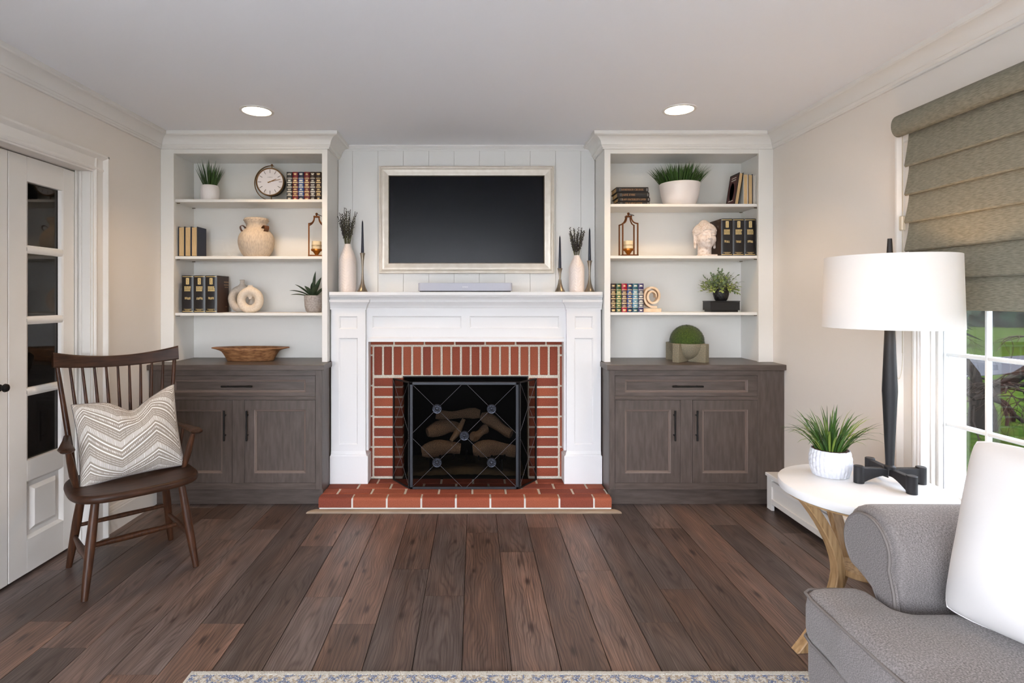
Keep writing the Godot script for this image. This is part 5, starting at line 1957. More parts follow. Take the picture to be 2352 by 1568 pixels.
func rim_point(w: float, h: float, x: float, y: float, chop: float, pinch: float) -> Vector2:
	if chop == 0.0:
		var k := 1.0 - 0.055 * pow(absf(x * y), 5.0)
		x *= k
		y *= k
	var px := w * x * (1.0 - pinch * (1.0 - y * y) * absf(x))
	var py := h * y * (1.0 - pinch * (1.0 - x * x) * absf(y))
	py -= chop * exp(-pow((x - 0.08) / 0.30, 2.0)) * smoothstep(-0.2, 1.0, y)
	py += chop * 0.55 * smoothstep(0.45, 1.0, x) * smoothstep(0.0, 1.0, y)
	return Vector2(px, py)


func cushion_shape(b: MB, w: float, h: float, th: float, chop: float, pinch: float) -> void:
	var n := 28
	for side in [1.0, -1.0]:
		var rows := []
		for j in n + 1:
			var y := -1.0 + 2.0 * j / n
			y = sin(y * PI / 2 * 0.98) / sin(PI / 2 * 0.98)
			var line := []
			for i in n + 1:
				var x := -1.0 + 2.0 * i / n
				x = sin(x * PI / 2 * 0.98) / sin(PI / 2 * 0.98)
				var q := rim_point(w, h, x, y, chop, pinch)
				var f := pow(maxf(0.0, (1.0 - pow(absf(x), 2.6)) * (1.0 - pow(absf(y), 2.6))), 0.55)
				var cr := 1.0 - 0.25 * exp(-pow((x - 0.08) / 0.25, 2.0)) * smoothstep(0.1, 0.9, y) * (1.0 if chop > 0.0 else 0.0)
				var wr := (0.0048 * sin(x * 5.0 + y * 3.0) + 0.0035 * sin(x * 2.0 - y * 9.0 + 2.0 * sin(x * 3.0))) * f
				line.append(Vector3(q.x, q.y, side * (th * f * cr + wr)))
			rows.append(line)
		b.grid(rows, side)


func cushion_rim(b: MB, w: float, h: float, chop: float, pinch: float, r: float) -> void:
	var pts := []
	var n := 24
	for sd in 4:
		for i in n:
			var f := -1.0 + 2.0 * i / n
			var x: float = [f, 1.0, -f, -1.0][sd]
			var y: float = [-1.0, f, 1.0, -f][sd]
			var q := rim_point(w, h, x, y, chop, pinch)
			pts.append(Vector3(q.x, q.y, 0))
	b.tube(pts, r, 6, true)


func side_table() -> void:
	var t := thing("side_table", "round white-topped side table on curved oak legs", "table", Vector3(1.46, 0, -2.08))
	var s := MB.new()
	s.lathe([Vector2(0, 0.575), Vector2(0.272, 0.575), Vector2(0.279, 0.579), Vector2(0.281, 0.586), Vector2(0.281, 0.603), Vector2(0.279, 0.608), Vector2(0.274, 0.610), Vector2(0, 0.610)], 72)
	put(s, "top", M.table_white, t)
	s = MB.new()
	s.lathe([Vector2(0.23, 0.566), Vector2(0.262, 0.566), Vector2(0.266, 0.575)], 64)
	s.lathe([Vector2(0, 0.567), Vector2(0.24, 0.566)], 64)
	put(s, "apron", M.oak_foot, t)
	for k in 4:
		var f := deg_to_rad(184.0 + 90.0 * k)
		var rd := Vector3(cos(f), 0, -sin(f))
		rd = Vector3(cos(f), 0, sin(f) * -1.0)
		var sd := rd.cross(Vector3.UP).normalized()
		s = MB.new()
		var outer := []
		var inner := []
		for i in 19:
			var v := i / 18.0
			var y := 0.566 * v
			var r := 0.098 + 0.150 * pow(absf(v - 0.52) / 0.52, 1.7)
			var th := 0.016 + 0.010 * absf(v - 0.5)
			outer.append(Vector2(r + th, y))
			inner.append(Vector2(r - th, y))
		inner.reverse()
		s.t = Transform3D(Basis(rd, Vector3.UP, -sd * -1.0 if rd.cross(Vector3.UP).dot(sd) < 0 else sd), Vector3.ZERO)
		s.prism(PackedVector2Array(outer + inner), -0.021, 0.021, 0.003)
		put(s, "leg", M.oak_foot, t)
	s = MB.new()
	s.lathe([Vector2(0, 0.280), Vector2(0.080, 0.280), Vector2(0.083, 0.283), Vector2(0.083, 0.300), Vector2(0.080, 0.303), Vector2(0, 0.303)], 32)
	put(s, "hub", M.oak_foot, t)


func table_lamp() -> void:
	var t := thing("table_lamp", "tall black table lamp with a wide white drum shade", "lamp", Vector3(1.580, 0.6105, -2.104), deg_to_rad(-3.0))
	var m: Material = M.lamp_black
	for k in 4:
		var s := MB.new()
		s.t = Transform3D(Basis(Vector3.UP, PI / 2 * k), Vector3.ZERO)
		var top := PackedVector2Array([Vector2(0.0, 0.050), Vector2(0.0, 0.026)])
		for i in 9:
			var f := i / 8.0
			top.append(Vector2(lerpf(0.012, 0.098, f), 0.006 + 0.026 * cos(f * PI / 2)))
		top.append_array(PackedVector2Array([Vector2(0.100, 0.0), Vector2(0.127, 0.0), Vector2(0.127, 0.064), Vector2(0.108, 0.064), Vector2(0.098, 0.059), Vector2(0.03, 0.058)]))
		s.prism(top, -0.012, 0.012, 0.002)
		s.t = s.t * Transform3D(Basis.IDENTITY, Vector3(0.114, 0, 0))
		s.lathe([Vector2(0.0, 0.0002), Vector2(0.0175, 0.0002), Vector2(0.0175, 0.063), Vector2(0.0155, 0.065), Vector2(0, 0.065)], 16)
		put(s, "foot", m, t)
	var s := MB.new()
	s.lathe([Vector2(0.019, 0.030), Vector2(0.020, 0.064), Vector2(0.017, 0.067), Vector2(0.0140, 0.070), Vector2(0.0145, 0.09), Vector2(0.0245, 0.330), Vector2(0.0255, 0.350), Vector2(0.0248, 0.372), Vector2(0.0165, 0.60), Vector2(0.0150, 0.70), Vector2(0.006, 0.71), Vector2(0.006, 0.80)], 8, 0.95)
	put(s, "pole", m, t)
	s = MB.new()
	s.lathe([Vector2(0.006, 0.80), Vector2(0.0145, 0.832), Vector2(0.0140, 0.85), Vector2(0.0088, 0.930), Vector2(0, 0.930)], 4, 0.99)
	put(s, "finial", m, t)
	s = MB.new()
	s.lathe([Vector2(0.2185, 0.590), Vector2(0.2195, 0.591), Vector2(0.2125, 0.862), Vector2(0.2115, 0.862), Vector2(0.2105, 0.860), Vector2(0.2175, 0.592), Vector2(0.2185, 0.590)], 72)
	put(s, "shade", M.lamp_shade, t)
	s = MB.new()
	for k in 3:
		var f := TAU * k / 3.0
		s.tube([Vector3(0, 0.832, 0), Vector3(cos(f) * 0.211, 0.846, sin(f) * 0.211)], 0.002, 5)
	s.tube([Vector3(0.006, 0.7, 0), Vector3(0.035, 0.72, 0), Vector3(0.035, 0.80, 0), Vector3(0.006, 0.83, 0)], 0.002, 5)
	put(s, "harp", M.nickel, t)
	s = MB.new()
	s.t = Transform3D(Basis.IDENTITY, Vector3(0, 0.745, -0.045))
	s.lathe([Vector2(0, -0.045), Vector2(0.013, -0.045), Vector2(0.014, -0.03), Vector2(0.028, 0.0), Vector2(0.030, 0.015), Vector2(0.022, 0.038), Vector2(0, 0.046)], 16)
	put(s, "bulb", M.bulb_glow, t)
	s = MB.new()
	s.tube([Vector3(0.0, 0.02, -0.01), Vector3(0.02, 0.006, -0.10), Vector3(0.07, 0.004, -0.155), Vector3(0.10, -0.004, -0.190), Vector3(0.12, -0.12, -0.21), Vector3(0.13, -0.40, -0.21), Vector3(0.16, -0.606, -0.20)], 0.003, 6)
	put(s, "cord", M.clock_black, t)
	var l := OmniLight3D.new()
	l.name = "lamp"
	l.position = Vector3(0, 0.745, -0.045)
	l.light_color = Color(1.0, 0.80, 0.58)
	l.light_energy = 0.005
	l.light_size = 0.03
	l.omni_range = 8.0
	l.omni_attenuation = 2.0
	l.shadow_enabled = true
	t.add_child(l)


static func rbox(p: Vector3, h: Vector3, r: float) -> float:
	var q := p.abs() - h + Vector3(r, r, r)
	return Vector3(maxf(q.x, 0), maxf(q.y, 0), maxf(q.z, 0)).length() + minf(maxf(q.x, maxf(q.y, q.z)), 0.0) - r


static func smin(a: float, b: float, k: float) -> float:
	var h := clampf(0.5 + 0.5 * (b - a) / k, 0.0, 1.0)
	return lerpf(b, a, h) - k * h * (1.0 - h)


func sofa() -> void:
	var t := thing("sofa", "grey upholstered sofa with rolled arms under the window", "sofa", Vector3(0, 0, 0))
	var m: Material = M.sofa_cloth
	var xf := 1.165
	# base under the cushions
	var b := MB.new()
	b.nets(func(p: Vector3) -> float: return rbox(p - Vector3(1.455, 0.205, -0.72), Vector3(0.435, 0.105, 1.00), 0.03), Vector3(0.98, 0.08, -1.76), Vector3(1.92, 0.34, 0.32), 0.03)
	put(b, "base", m, t)
	# back
	b = MB.new()
	b.nets(func(p: Vector3) -> float:
		var q := p - Vector3(1.80, 0.56, -0.72)
		q.x -= (q.y) * 0.16
		return rbox(q, Vector3(0.10, 0.34, 0.96), 0.09), Vector3(1.60, 0.18, -1.74), Vector3(1.948, 0.94, 0.30), 0.03)
	put(b, "back", m, t)
	# back cushions
	for z in [-1.12, -0.32]:
		b = MB.new()
		b.nets(func(p: Vector3) -> float:
			var q: Vector3 = p - Vector3(1.66, 0.66, z)
			q.x -= q.y * 0.22
			return rbox(q, Vector3(0.085, 0.21, 0.385), 0.08) - 0.012 * cos(q.z * 3.5) * cos(q.y * 6.0), Vector3(1.48, 0.40, z - 0.44), Vector3(1.86, 0.94, z + 0.44), 0.028)
		put(b, "back_cushion", m, t)
	# arms with a rolled top that leans outwards
	for sd in [[-1.610, -1.0], [0.17, 1.0]]:
		var zc: float = sd[0]
		var o: float = sd[1]
		b = MB.new()
		b.nets(func(p: Vector3) -> float:
			var q := Vector2((p.z - zc) * o, p.y)
			var roll := (q - Vector2(0.018, 0.583)).length() - 0.117
			var pa := q - Vector2(-0.092, 0.10)
			var ba := Vector2(0.055, 0.42)
			var body := (pa - ba * clampf(pa.dot(ba) / ba.dot(ba), 0.0, 1.0)).length() - 0.036
			var sec := smin(roll, body, 0.06)
			var ex := maxf(xf - p.x, p.x - 1.90)
			var e2 := Vector2(maxf(sec + 0.022, 0.0), maxf(ex + 0.022, 0.0)).length() + minf(maxf(sec + 0.022, ex + 0.022), 0.0) - 0.022
			return e2, Vector3(xf - 0.03, 0.08, zc - 0.19), Vector3(1.93, 0.73, zc + 0.19), 0.0145)
		put(b, "arm", m, t)
		# scroll panel on the front, edged with welt
		var pts := []
		for i in 30:
			var f := deg_to_rad(lerpf(-52.0, 196.0, i / 29.0))
			pts.append(Vector3(xf - 0.012, 0.583 + 0.092 * sin(f), zc + o * (0.018 + 0.092 * cos(f))))
		for q in [[-0.088, 0.50], [-0.100, 0.42], [-0.108, 0.32], [-0.110, 0.20], [-0.096, 0.18], [-0.080, 0.20], [-0.068, 0.32], [-0.050, 0.42], [-0.010, 0.480], [0.035, 0.500]]:
			pts.append(Vector3(xf - 0.012, q[1], zc + o * q[0]))
		var w := MB.new()
		w.tube(pts, 0.0042, 6, true)
		put(w, "arm_welt", M.sofa_welt, t)
		var poly := PackedVector2Array()
		for p in pts:
			poly.append(Vector2(p.z, p.y))
		w = MB.new()
		w.t = Transform3D(Basis(Vector3(0, 0, 1), Vector3.UP, Vector3(-1, 0, 0)), Vector3.ZERO)
		w.prism(poly, -xf - 0.004, -xf + 0.014, 0.004)
		put(w, "arm_panel", m, t)
	# T-shaped seat cushions
	for sd in [[-1.0], [1.0]]:
		var o: float = sd[0]
		var zm := -0.720
		b = MB.new()
		b.nets(func(p: Vector3) -> float:
			var z := (p.z - zm) * o
			var main := rbox(Vector3(p.x - 1.29, p.y - 0.386, z - 0.388), Vector3(0.325, 0.080, 0.383), 0.045)
			var ear := rbox(Vector3(p.x - 1.058, p.y - 0.386, z - 0.73), Vector3(0.093, 0.080, 0.19), 0.045)
			var d := smin(main, ear, 0.03)
			return d - 0.016 * maxf(0.0, cos((p.x - 1.28) * 3.6)) * maxf(0.0, cos((z - 0.45) * 2.6)), Vector3(0.92, 0.27, zm - (0.98 if o < 0 else 0.03)), Vector3(1.66, 0.52, zm + (0.98 if o > 0 else 0.03)), 0.0155)
		var c := put(b, "seat_cushion", m, t)
		for y in [0.448, 0.322]:
			var w := MB.new()
			var q := [Vector3(0.964, y, zm + o * 0.03), Vector3(0.959, y, zm + o * 0.45), Vector3(0.964, y, zm + o * 0.86), Vector3(0.972, y, zm + o * 0.905), Vector3(0.992, y, zm + o * 0.922), Vector3(1.06, y, zm + o * 0.925), Vector3(1.13, y, zm + o * 0.922)]
			w.tube(q, 0.0045, 6)
			put(w, "welt", M.sofa_welt, c)
	for q in [[1.09, -1.64], [1.09, 0.20], [1.84, -1.64], [1.84, 0.20]]:
		var s := MB.new()
		s.t = Transform3D(Basis.IDENTITY, Vector3(q[0], 0.0125 if q[0] < 1.2 else 0.0, q[1]))
		s.lathe([Vector2(0, 0.0005), Vector2(0.018, 0.0005), Vector2(0.030, 0.10), Vector2(0, 0.10)], 12)
		put(s, "leg", M.oak_foot, t)
	# white pillow on the seat, leaning back against the sofa
	var c := thing("throw_pillow", "plump plain white pillow propped in the corner of the grey sofa", "pillow", Vector3(1.40, 0.47, -1.29))
	b = MB.new()
	b.t = Transform3D(Basis(Vector3.UP, deg_to_rad(-62.0)) * Basis(Vector3.RIGHT, -0.26) * Basis(Vector3(0, 0, 1), -0.05), Vector3(0.02, 0.225, 0.0))
	cushion_shape(b, 0.240, 0.236, 0.130, 0.0, 0.03)
	put(b, "cover", M.white_linen, c)
	var w := MB.new()
	w.t = b.t
	cushion_rim(w, 0.240, 0.236, 0.0, 0.03, 0.003)
	put(w, "seam", M.white_linen, c)


func rug() -> void:
	var t := thing("area_rug", "cream and blue patterned rug on the plank floor in front of the sofa", "rug", Vector3(0, 0, 0))
	var s := MB.new()
	var x0 := -0.985
	var x1 := 1.16
	var z0 := -1.928
	var z1 := 1.6
	var q := [Vector3(x0, 0.011, z0 + 0.006), Vector3(x1, 0.011, z0 + 0.006), Vector3(x1, 0.011, z1), Vector3(x0, 0.011, z1)]
	var up := Vector3.UP
	s.quad(q[0], q[1], q[2], q[3], up, up, up, up, Vector2(0, 0), Vector2((x1 - x0) / 0.7, 0), Vector2((x1 - x0) / 0.7, (z1 - z0) / 0.233), Vector2(0, (z1 - z0) / 0.233))
	for e in [[q[0], q[1], Vector3(0, 0, -1)], [q[1], q[2], Vector3(1, 0, 0)], [q[2], q[3], Vector3(0, 0, 1)], [q[3], q[0], Vector3(-1, 0, 0)]]:
		var dn := Vector3(0, -0.0105, 0)
		s.quad(e[0], e[1], e[1] + dn, e[0] + dn, e[2], e[2], e[2], e[2])
	put(s, "pile", M.rug_pile, t)
	s = MB.new()
	s.tube([Vector3(x0, 0.0065, z0), Vector3(x1, 0.0065, z0)], 0.006, 8)
	s.tube([Vector3(x0, 0.0065, z0), Vector3(x0, 0.0065, z1)], 0.006, 8)
	put(s, "binding", M.rug_edge, t)
	# short tufts standing along the seen strip
	var mm := MultiMesh.new()
	mm.transform_format = MultiMesh.TRANSFORM_3D
	var tuft := MB.new()
	tuft.tube([Vector3(0, 0, 0), Vector3(0, 0.006, 0)], [0.0016, 0.0011], 4)
	mm.mesh = tuft.mesh()
	var n := 0
	var where := []
	for i in 9000:
		where.append(Transform3D(Basis(Vector3.RIGHT, rng.randf_range(-0.5, 0.5)), Vector3(rng.randf_range(x0, x1), 0.0095, z0 + 0.003 + rng.randf() * 0.012)))
	mm.instance_count = where.size()
	for i in where.size():
		mm.set_instance_transform(i, where[i])
	var mi := MultiMeshInstance3D.new()
	mi.multimesh = mm
	mi.material_override = M.rug_edge
	mi.name = "tufts"
	mi.set_meta("kind", "stuff")
	t.add_child(mi)


# ============================ books ===========================================
# upright book: centre of its foot at the origin, spine to +z
func book(label: String, group: String, at: Vector3, w: float, h: float, d: float, cover: Material, spine: Material, page: Material, turn := 0.0, lean := 0.0, raised := true) -> Node3D:
	var t := thing("book", label, "book", at, turn, group)
	t.rotation.z = lean
	var bt := 0.0028
	var s := MB.new()
	for x in [-1.0, 1.0]:
		s.box(Vector3(x * (w * 0.5 - bt * 0.5), h * 0.5, -0.004), Vector3(bt, h, d - 0.008), 0.0008)
	put(s, "cover", cover, t)
	s = MB.new()
	s.box(Vector3(0, h * 0.5, 0.0), Vector3(w - bt * 2.0, h - 0.010, d - 0.014))
	put(s, "pages", page, t)
	# rounded spine with raised bands
	s = MB.new()
	var rows := []
	var hs := []
	var bands := [0.21, 0.352, 0.51, 0.67, 0.82] if raised else []
	for i in 41:
		hs.append(i / 40.0)
	for v in hs:
		var bump := 0.0
		for bd in bands:
			bump = maxf(bump, 0.0016 * exp(-pow((v - (1.0 - bd - 0.018)) / 0.016, 2.0)))
		var line := []
		for k in 11:
			var u := -1.0 + 2.0 * k / 10.0
			line.append(Vector3(u * w * 0.5, v * h, d * 0.5 - 0.008 + 0.008 * sqrt(maxf(0.0, 1.0 - u * u * 0.92)) + bump))
		rows.append(line)
	# v runs up; textures run down
	var sn := MB.new()
	sn.grid(rows, 1.0)
	for i in sn.uv.size():
		sn.uv[i].y = 1.0 - sn.uv[i].y
	put(sn, "spine", spine, t)
	return t


func shelf_books() -> void:
	var gold := c8(238, 210, 150)
	var silver := c8(232, 226, 208)
	# gilt leather set beside the clock
	var set1 := [["black", c8(34, 33, 36), c8(52, 52, 56), silver], ["burgundy", c8(112, 26, 34), c8(98, 38, 48), gold], ["royal blue", c8(22, 34, 66), c8(40, 76, 140), silver], ["burgundy", c8(110, 28, 34), c8(104, 40, 46), gold], ["dark brown", c8(58, 44, 36), c8(70, 60, 58), silver], ["chocolate brown", c8(48, 34, 30), c8(64, 44, 40), gold]]
	var where1 := ["next to the round clock", "between the black and the blue volume", "between the two burgundy volumes", "between the blue and the brown volume", "beside a burgundy volume", "at the end by the bookcase side"]
	for i in 6:
		var q: Array = set1[i]
		var m := mk("spine_a%d" % i, Color.WHITE, 0.38, 0.0, {"tex": spine_image(q[1], q[2], q[3], 200 + i)})
		var cv := mk("leather_a%d" % i, q[1], 0.5)
		book("%s leather book with gilt bands %s" % [q[0], where1[i]], "gilt leather set beside the clock", Vector3(-1.2345 + i * 0.0388, 1.9662, -3.755), 0.0378, 0.192, 0.145, cv, m, M.gold_leaf)
	# bright gilt set beside the wooden scroll
	var set2 := [["dark brown", c8(52, 30, 28), c8(56, 34, 34), gold], ["green", c8(24, 66, 34), c8(48, 96, 50), gold], ["red", c8(160, 10, 42), c8(76, 52, 66), gold], ["navy blue", c8(18, 42, 84), c8(34, 66, 128), gold], ["teal", c8(38, 88, 98), c8(82, 138, 162), silver], ["purple", c8(54, 46, 96), c8(62, 62, 84), silver]]
	for i in 6:
		var q: Array = set2[i]
		var m := mk("spine_b%d" % i, Color.WHITE, 0.38, 0.0, {"tex": spine_image(q[1], q[2], q[3], 300 + i)})
		var cv := mk("leather_b%d" % i, q[1], 0.5)
		book("%s leather book with gilt bands in the set by the wooden scroll" % q[0], "bright gilt set beside the scroll", Vector3(0.9165 + i * 0.0366, 1.2247, -3.722), 0.0356, 0.189, 0.145, cv, m, M.gold_leaf)
	# tall black reference volumes, three on each side
	var tag3 := ["farthest from the ring vases", "second from the ring vases", "next to the ring vases"]
	var tag4 := ["right behind the bust", "second from the bust", "third from the bust"]
	for k in 6:
		var m := mk("spine_v%d" % k, Color.WHITE, 0.30, 0.0, {"tex": volume_image(400 + k)})
		var left := k < 3
		var x := (-1.895 + k * 0.0777) if left else (1.6665 + (k - 3) * 0.0766)
		var t := book("tall black reference volume with gilt spine %s" % (tag3[k] if left else tag4[k - 3]), "black volumes by the ring vases" if left else "black volumes by the bust", Vector3(x, 1.2213 if left else 1.5962, -3.738), 0.0765 if left else 0.0755, 0.246, 0.180, M.cover_brown, m, M.page_tan, 0.0, 0.0, false)
		if k == 2:
			# gilt lines stamped on the brown board
			for q in [[0.200, 0.072, 0.010], [0.182, 0.072, 0.008], [0.168, 0.052, 0.005], [0.035, 0.03, 0.004]]:
				boxpart("gilt_line", M.gilt_letter, t, Vector3(0.0382, q[0], -0.052 - q[1] * 0.5), Vector3(0.0386, q[0] + q[2], -0.052 + q[1] * 0.5))
	# books turned with the page edges outwards
	for i in 3:
		book("navy book with tan page edges outward %s" % ["against the bookcase side", "in the middle of three", "whose plain navy cover shows"][i], "navy books with pages outward", Vector3(-1.942 + i * 0.0425, 1.5929, -3.726), 0.041, 0.198, 0.130, M.cover_navy, M.cover_navy, M.page_tan, PI, 0.0, false)
	book("book with a white jacket and tan pages outward", "books by the leaning maroon one", Vector3(1.7955, 1.9362, -3.730), 0.030, 0.205, 0.140, M.cover_white, M.cover_white, M.page_tan, PI, 0.0, false)
	book("navy-covered book with tan pages outward beside the white-jacketed one", "books by the leaning maroon one", Vector3(1.8275, 1.9362, -3.730), 0.031, 0.202, 0.140, M.cover_navy, M.cover_navy, M.page_tan, PI, 0.0, false)
	book("pale book with grey page edges against the bookcase side", "books by the leaning maroon one", Vector3(1.8555, 1.9362, -3.735), 0.0225, 0.200, 0.135, M.cover_white, M.cover_white, M.page_grey, PI, 0.0, false)
	var lb := book("leaning black book with a maroon printed cover", "books by the leaning maroon one", Vector3(1.7325, 1.9388, -3.725), 0.027, 0.212, 0.140, M.cover_black, M.cover_black, M.page_tan, PI, deg_to_rad(9.0), false)
	boxpart("cover_print", M.cover_maroon, lb, Vector3(0.0136, 0.006, -0.062), Vector3(0.0140, 0.200, 0.056))
	var pp := MB.new()
	pp.t = Transform3D(Basis(Vector3(0, 0, 1), Vector3(0, 1, 0), Vector3(1, 0, 0)), Vector3(0.0141, 0.092, 0.0))
	var el := PackedVector2Array()
	for i in 24:
		var f := TAU * i / 24.0
		el.append(Vector2(cos(f) * 0.030 + sin(f) * 0.006, sin(f) * 0.062))
	pp.prism(el, 0.0, 0.0004)
	put(pp, "cover_picture", M.print_grey, lb)
	for y in [0.182, 0.166, 0.026]:
		boxpart("cover_line", M.page_grey, lb, Vector3(0.0141, y, -0.035), Vector3(0.0144, y + 0.006, 0.030))
	# four books lying flat, spines out
	var flat := [["THE SCARLET LETTER", 0.020, 0.004], ["LADY CHATTERLEY'S LOVER", 0.0275, 0.007], ["JANE EYRE", 0.034, 0.002], ["ROBINSON CRUSOE", 0.034, -0.004]]
	var tell := ["black hardback with a gilt title lying at the bottom of the stack", "black hardback with a brown gilt title second from the bottom of the stack", "black hardback with a short gilt title second from the top of the stack", "black hardback with a gilt title lying on top of the stack"]
	var y := 1.9362
	for i in 4:
		var th: float = flat[i][1]
		var t := thing("book", tell[i], "book", Vector3(1.0495 + flat[i][2], y, -3.735), 0.0, "stack of black hardbacks")
		var s := MB.new()
		s.box(Vector3(0, 0.0015, 0), Vector3(0.212, 0.003, 0.142), 0.0008)
		s.box(Vector3(0, th - 0.0015, 0), Vector3(0.212, 0.003, 0.142), 0.0008)
		put(s, "cover", M.cover_black, t)
		s = MB.new()
		s.box(Vector3(0, th * 0.5, -0.002), Vector3(0.202, th - 0.006, 0.130))
		put(s, "pages", M.page_tan, t)
		s = MB.new()
		var pr := []
		for k in 9:
			var f := -PI / 2 + PI * k / 8.0
			pr.append(Vector2(0.066 + 0.007 * cos(f), th * 0.5 + th * 0.5 * sin(f)))
		s.mould(pr, Vector3(-0.106, 0, 0), Vector3(0.106, 0, 0), Vector3(0, 0, 1), Vector3.UP, 0, 0, true)
		put(s, "spine", M.cover_black, t)
		var hgt := minf(0.0125, th * 0.42)
		text(flat[i][0], hgt, M.gilt_letter, t, Vector3(0.0 if i != 2 else -0.030, th * 0.5, 0.0733), Vector3.ZERO, true, [0.86, 0.66, 0.9, 0.86][i])
		for x in [-0.088, -0.080, 0.092]:
			boxpart("spine_mark", M.print_grey, t, Vector3(x, th * 0.22, 0.0722), Vector3(x + (0.003 if x < 0 else 0.008), th * 0.78, 0.0736))
		y += th + 0.0002


# ============================ plants ==========================================
func blade(b: MB, p: Vector3, d: Vector3, len: float, w: float, sag: float, n := 6, curl := 0.0) -> void:
	var q := p
	var dir := d.normalized()
	var sd := dir.cross(Vector3(dir.z, 0.3, -dir.x)).normalized()
	sd = Vector3(-dir.z, 0, dir.x).normalized() if Vector2(dir.x, dir.z).length() > 0.05 else Vector3.RIGHT
	sd = sd.rotated(Vector3.UP, curl)
	var prev := []
	for i in n + 1:
		var f := float(i) / n
		var ww := w * (0.75 + 0.5 * f) * (1.0 if f < 0.35 else 1.0 - pow((f - 0.35) / 0.65, 1.6))
		var up := sd.cross(dir).normalized()
		var cur := [q - sd * ww * 0.5, q - up * ww * 0.16, q + sd * ww * 0.5]
		if i > 0:
			for k in 2:
				var g := (up + sd * (0.4 if k == 0 else -0.4)).normalized()
				b.quad(prev[k], prev[k + 1], cur[k + 1], cur[k], g, g, g, g)
		prev = cur
		q += dir * len / n
		dir = (dir + Vector3(0, -sag / n * (0.4 + f), 0) + Vector3(d.x, 0, d.z) * sag * 0.25 / n).normalized()


func tuft(parent: Node, rg: RandomNumberGenerator, count: int, r: float, y: float, h0: float, h1: float, spread: float, w: float, sag: float, mats: Array, shy := 1.0) -> void:
	for k in mats.size():
		var b := MB.new()
		for i in count / mats.size():
			var f := rg.randf() * TAU
			var rr := sqrt(rg.randf()) * r
			var o := Vector3(cos(f) * rr, y, sin(f) * rr)
			var d := Vector3(cos(f) * rr / r * spread + rg.randf_range(-0.12, 0.12), 1.0, sin(f) * rr / r * spread + rg.randf_range(-0.12, 0.12))
			if d.z < 0.0:
				d.z *= shy
			blade(b, o, d, rg.randf_range(h0, h1), w * rg.randf_range(0.75, 1.2), sag * rg.randf_range(0.3, 1.3) * (0.35 + rr / r), 6, rg.randf_range(-0.8, 0.8))
		var m := put(b, "foliage", mats[k], parent)
		m.set_meta("kind", "stuff")


func ring(b: MB, c: Vector3, n: Vector3, rad: float, r: float, seg := 40, f0 := 0.0, f1 := TAU) -> void:
	var x := n.cross(Vector3.UP)
	if x.length() < 0.1:
		x = Vector3.RIGHT
	x = x.normalized()
	var y := n.cross(x).normalized()
	var pts := []
	var whole := f1 - f0 > TAU - 0.01
	for i in (seg if whole else seg + 1):
		var f := lerpf(f0, f1, float(i) / seg)
		pts.append(c + x * cos(f) * rad + y * sin(f) * rad)
	b.tube(pts, r, 8, whole)


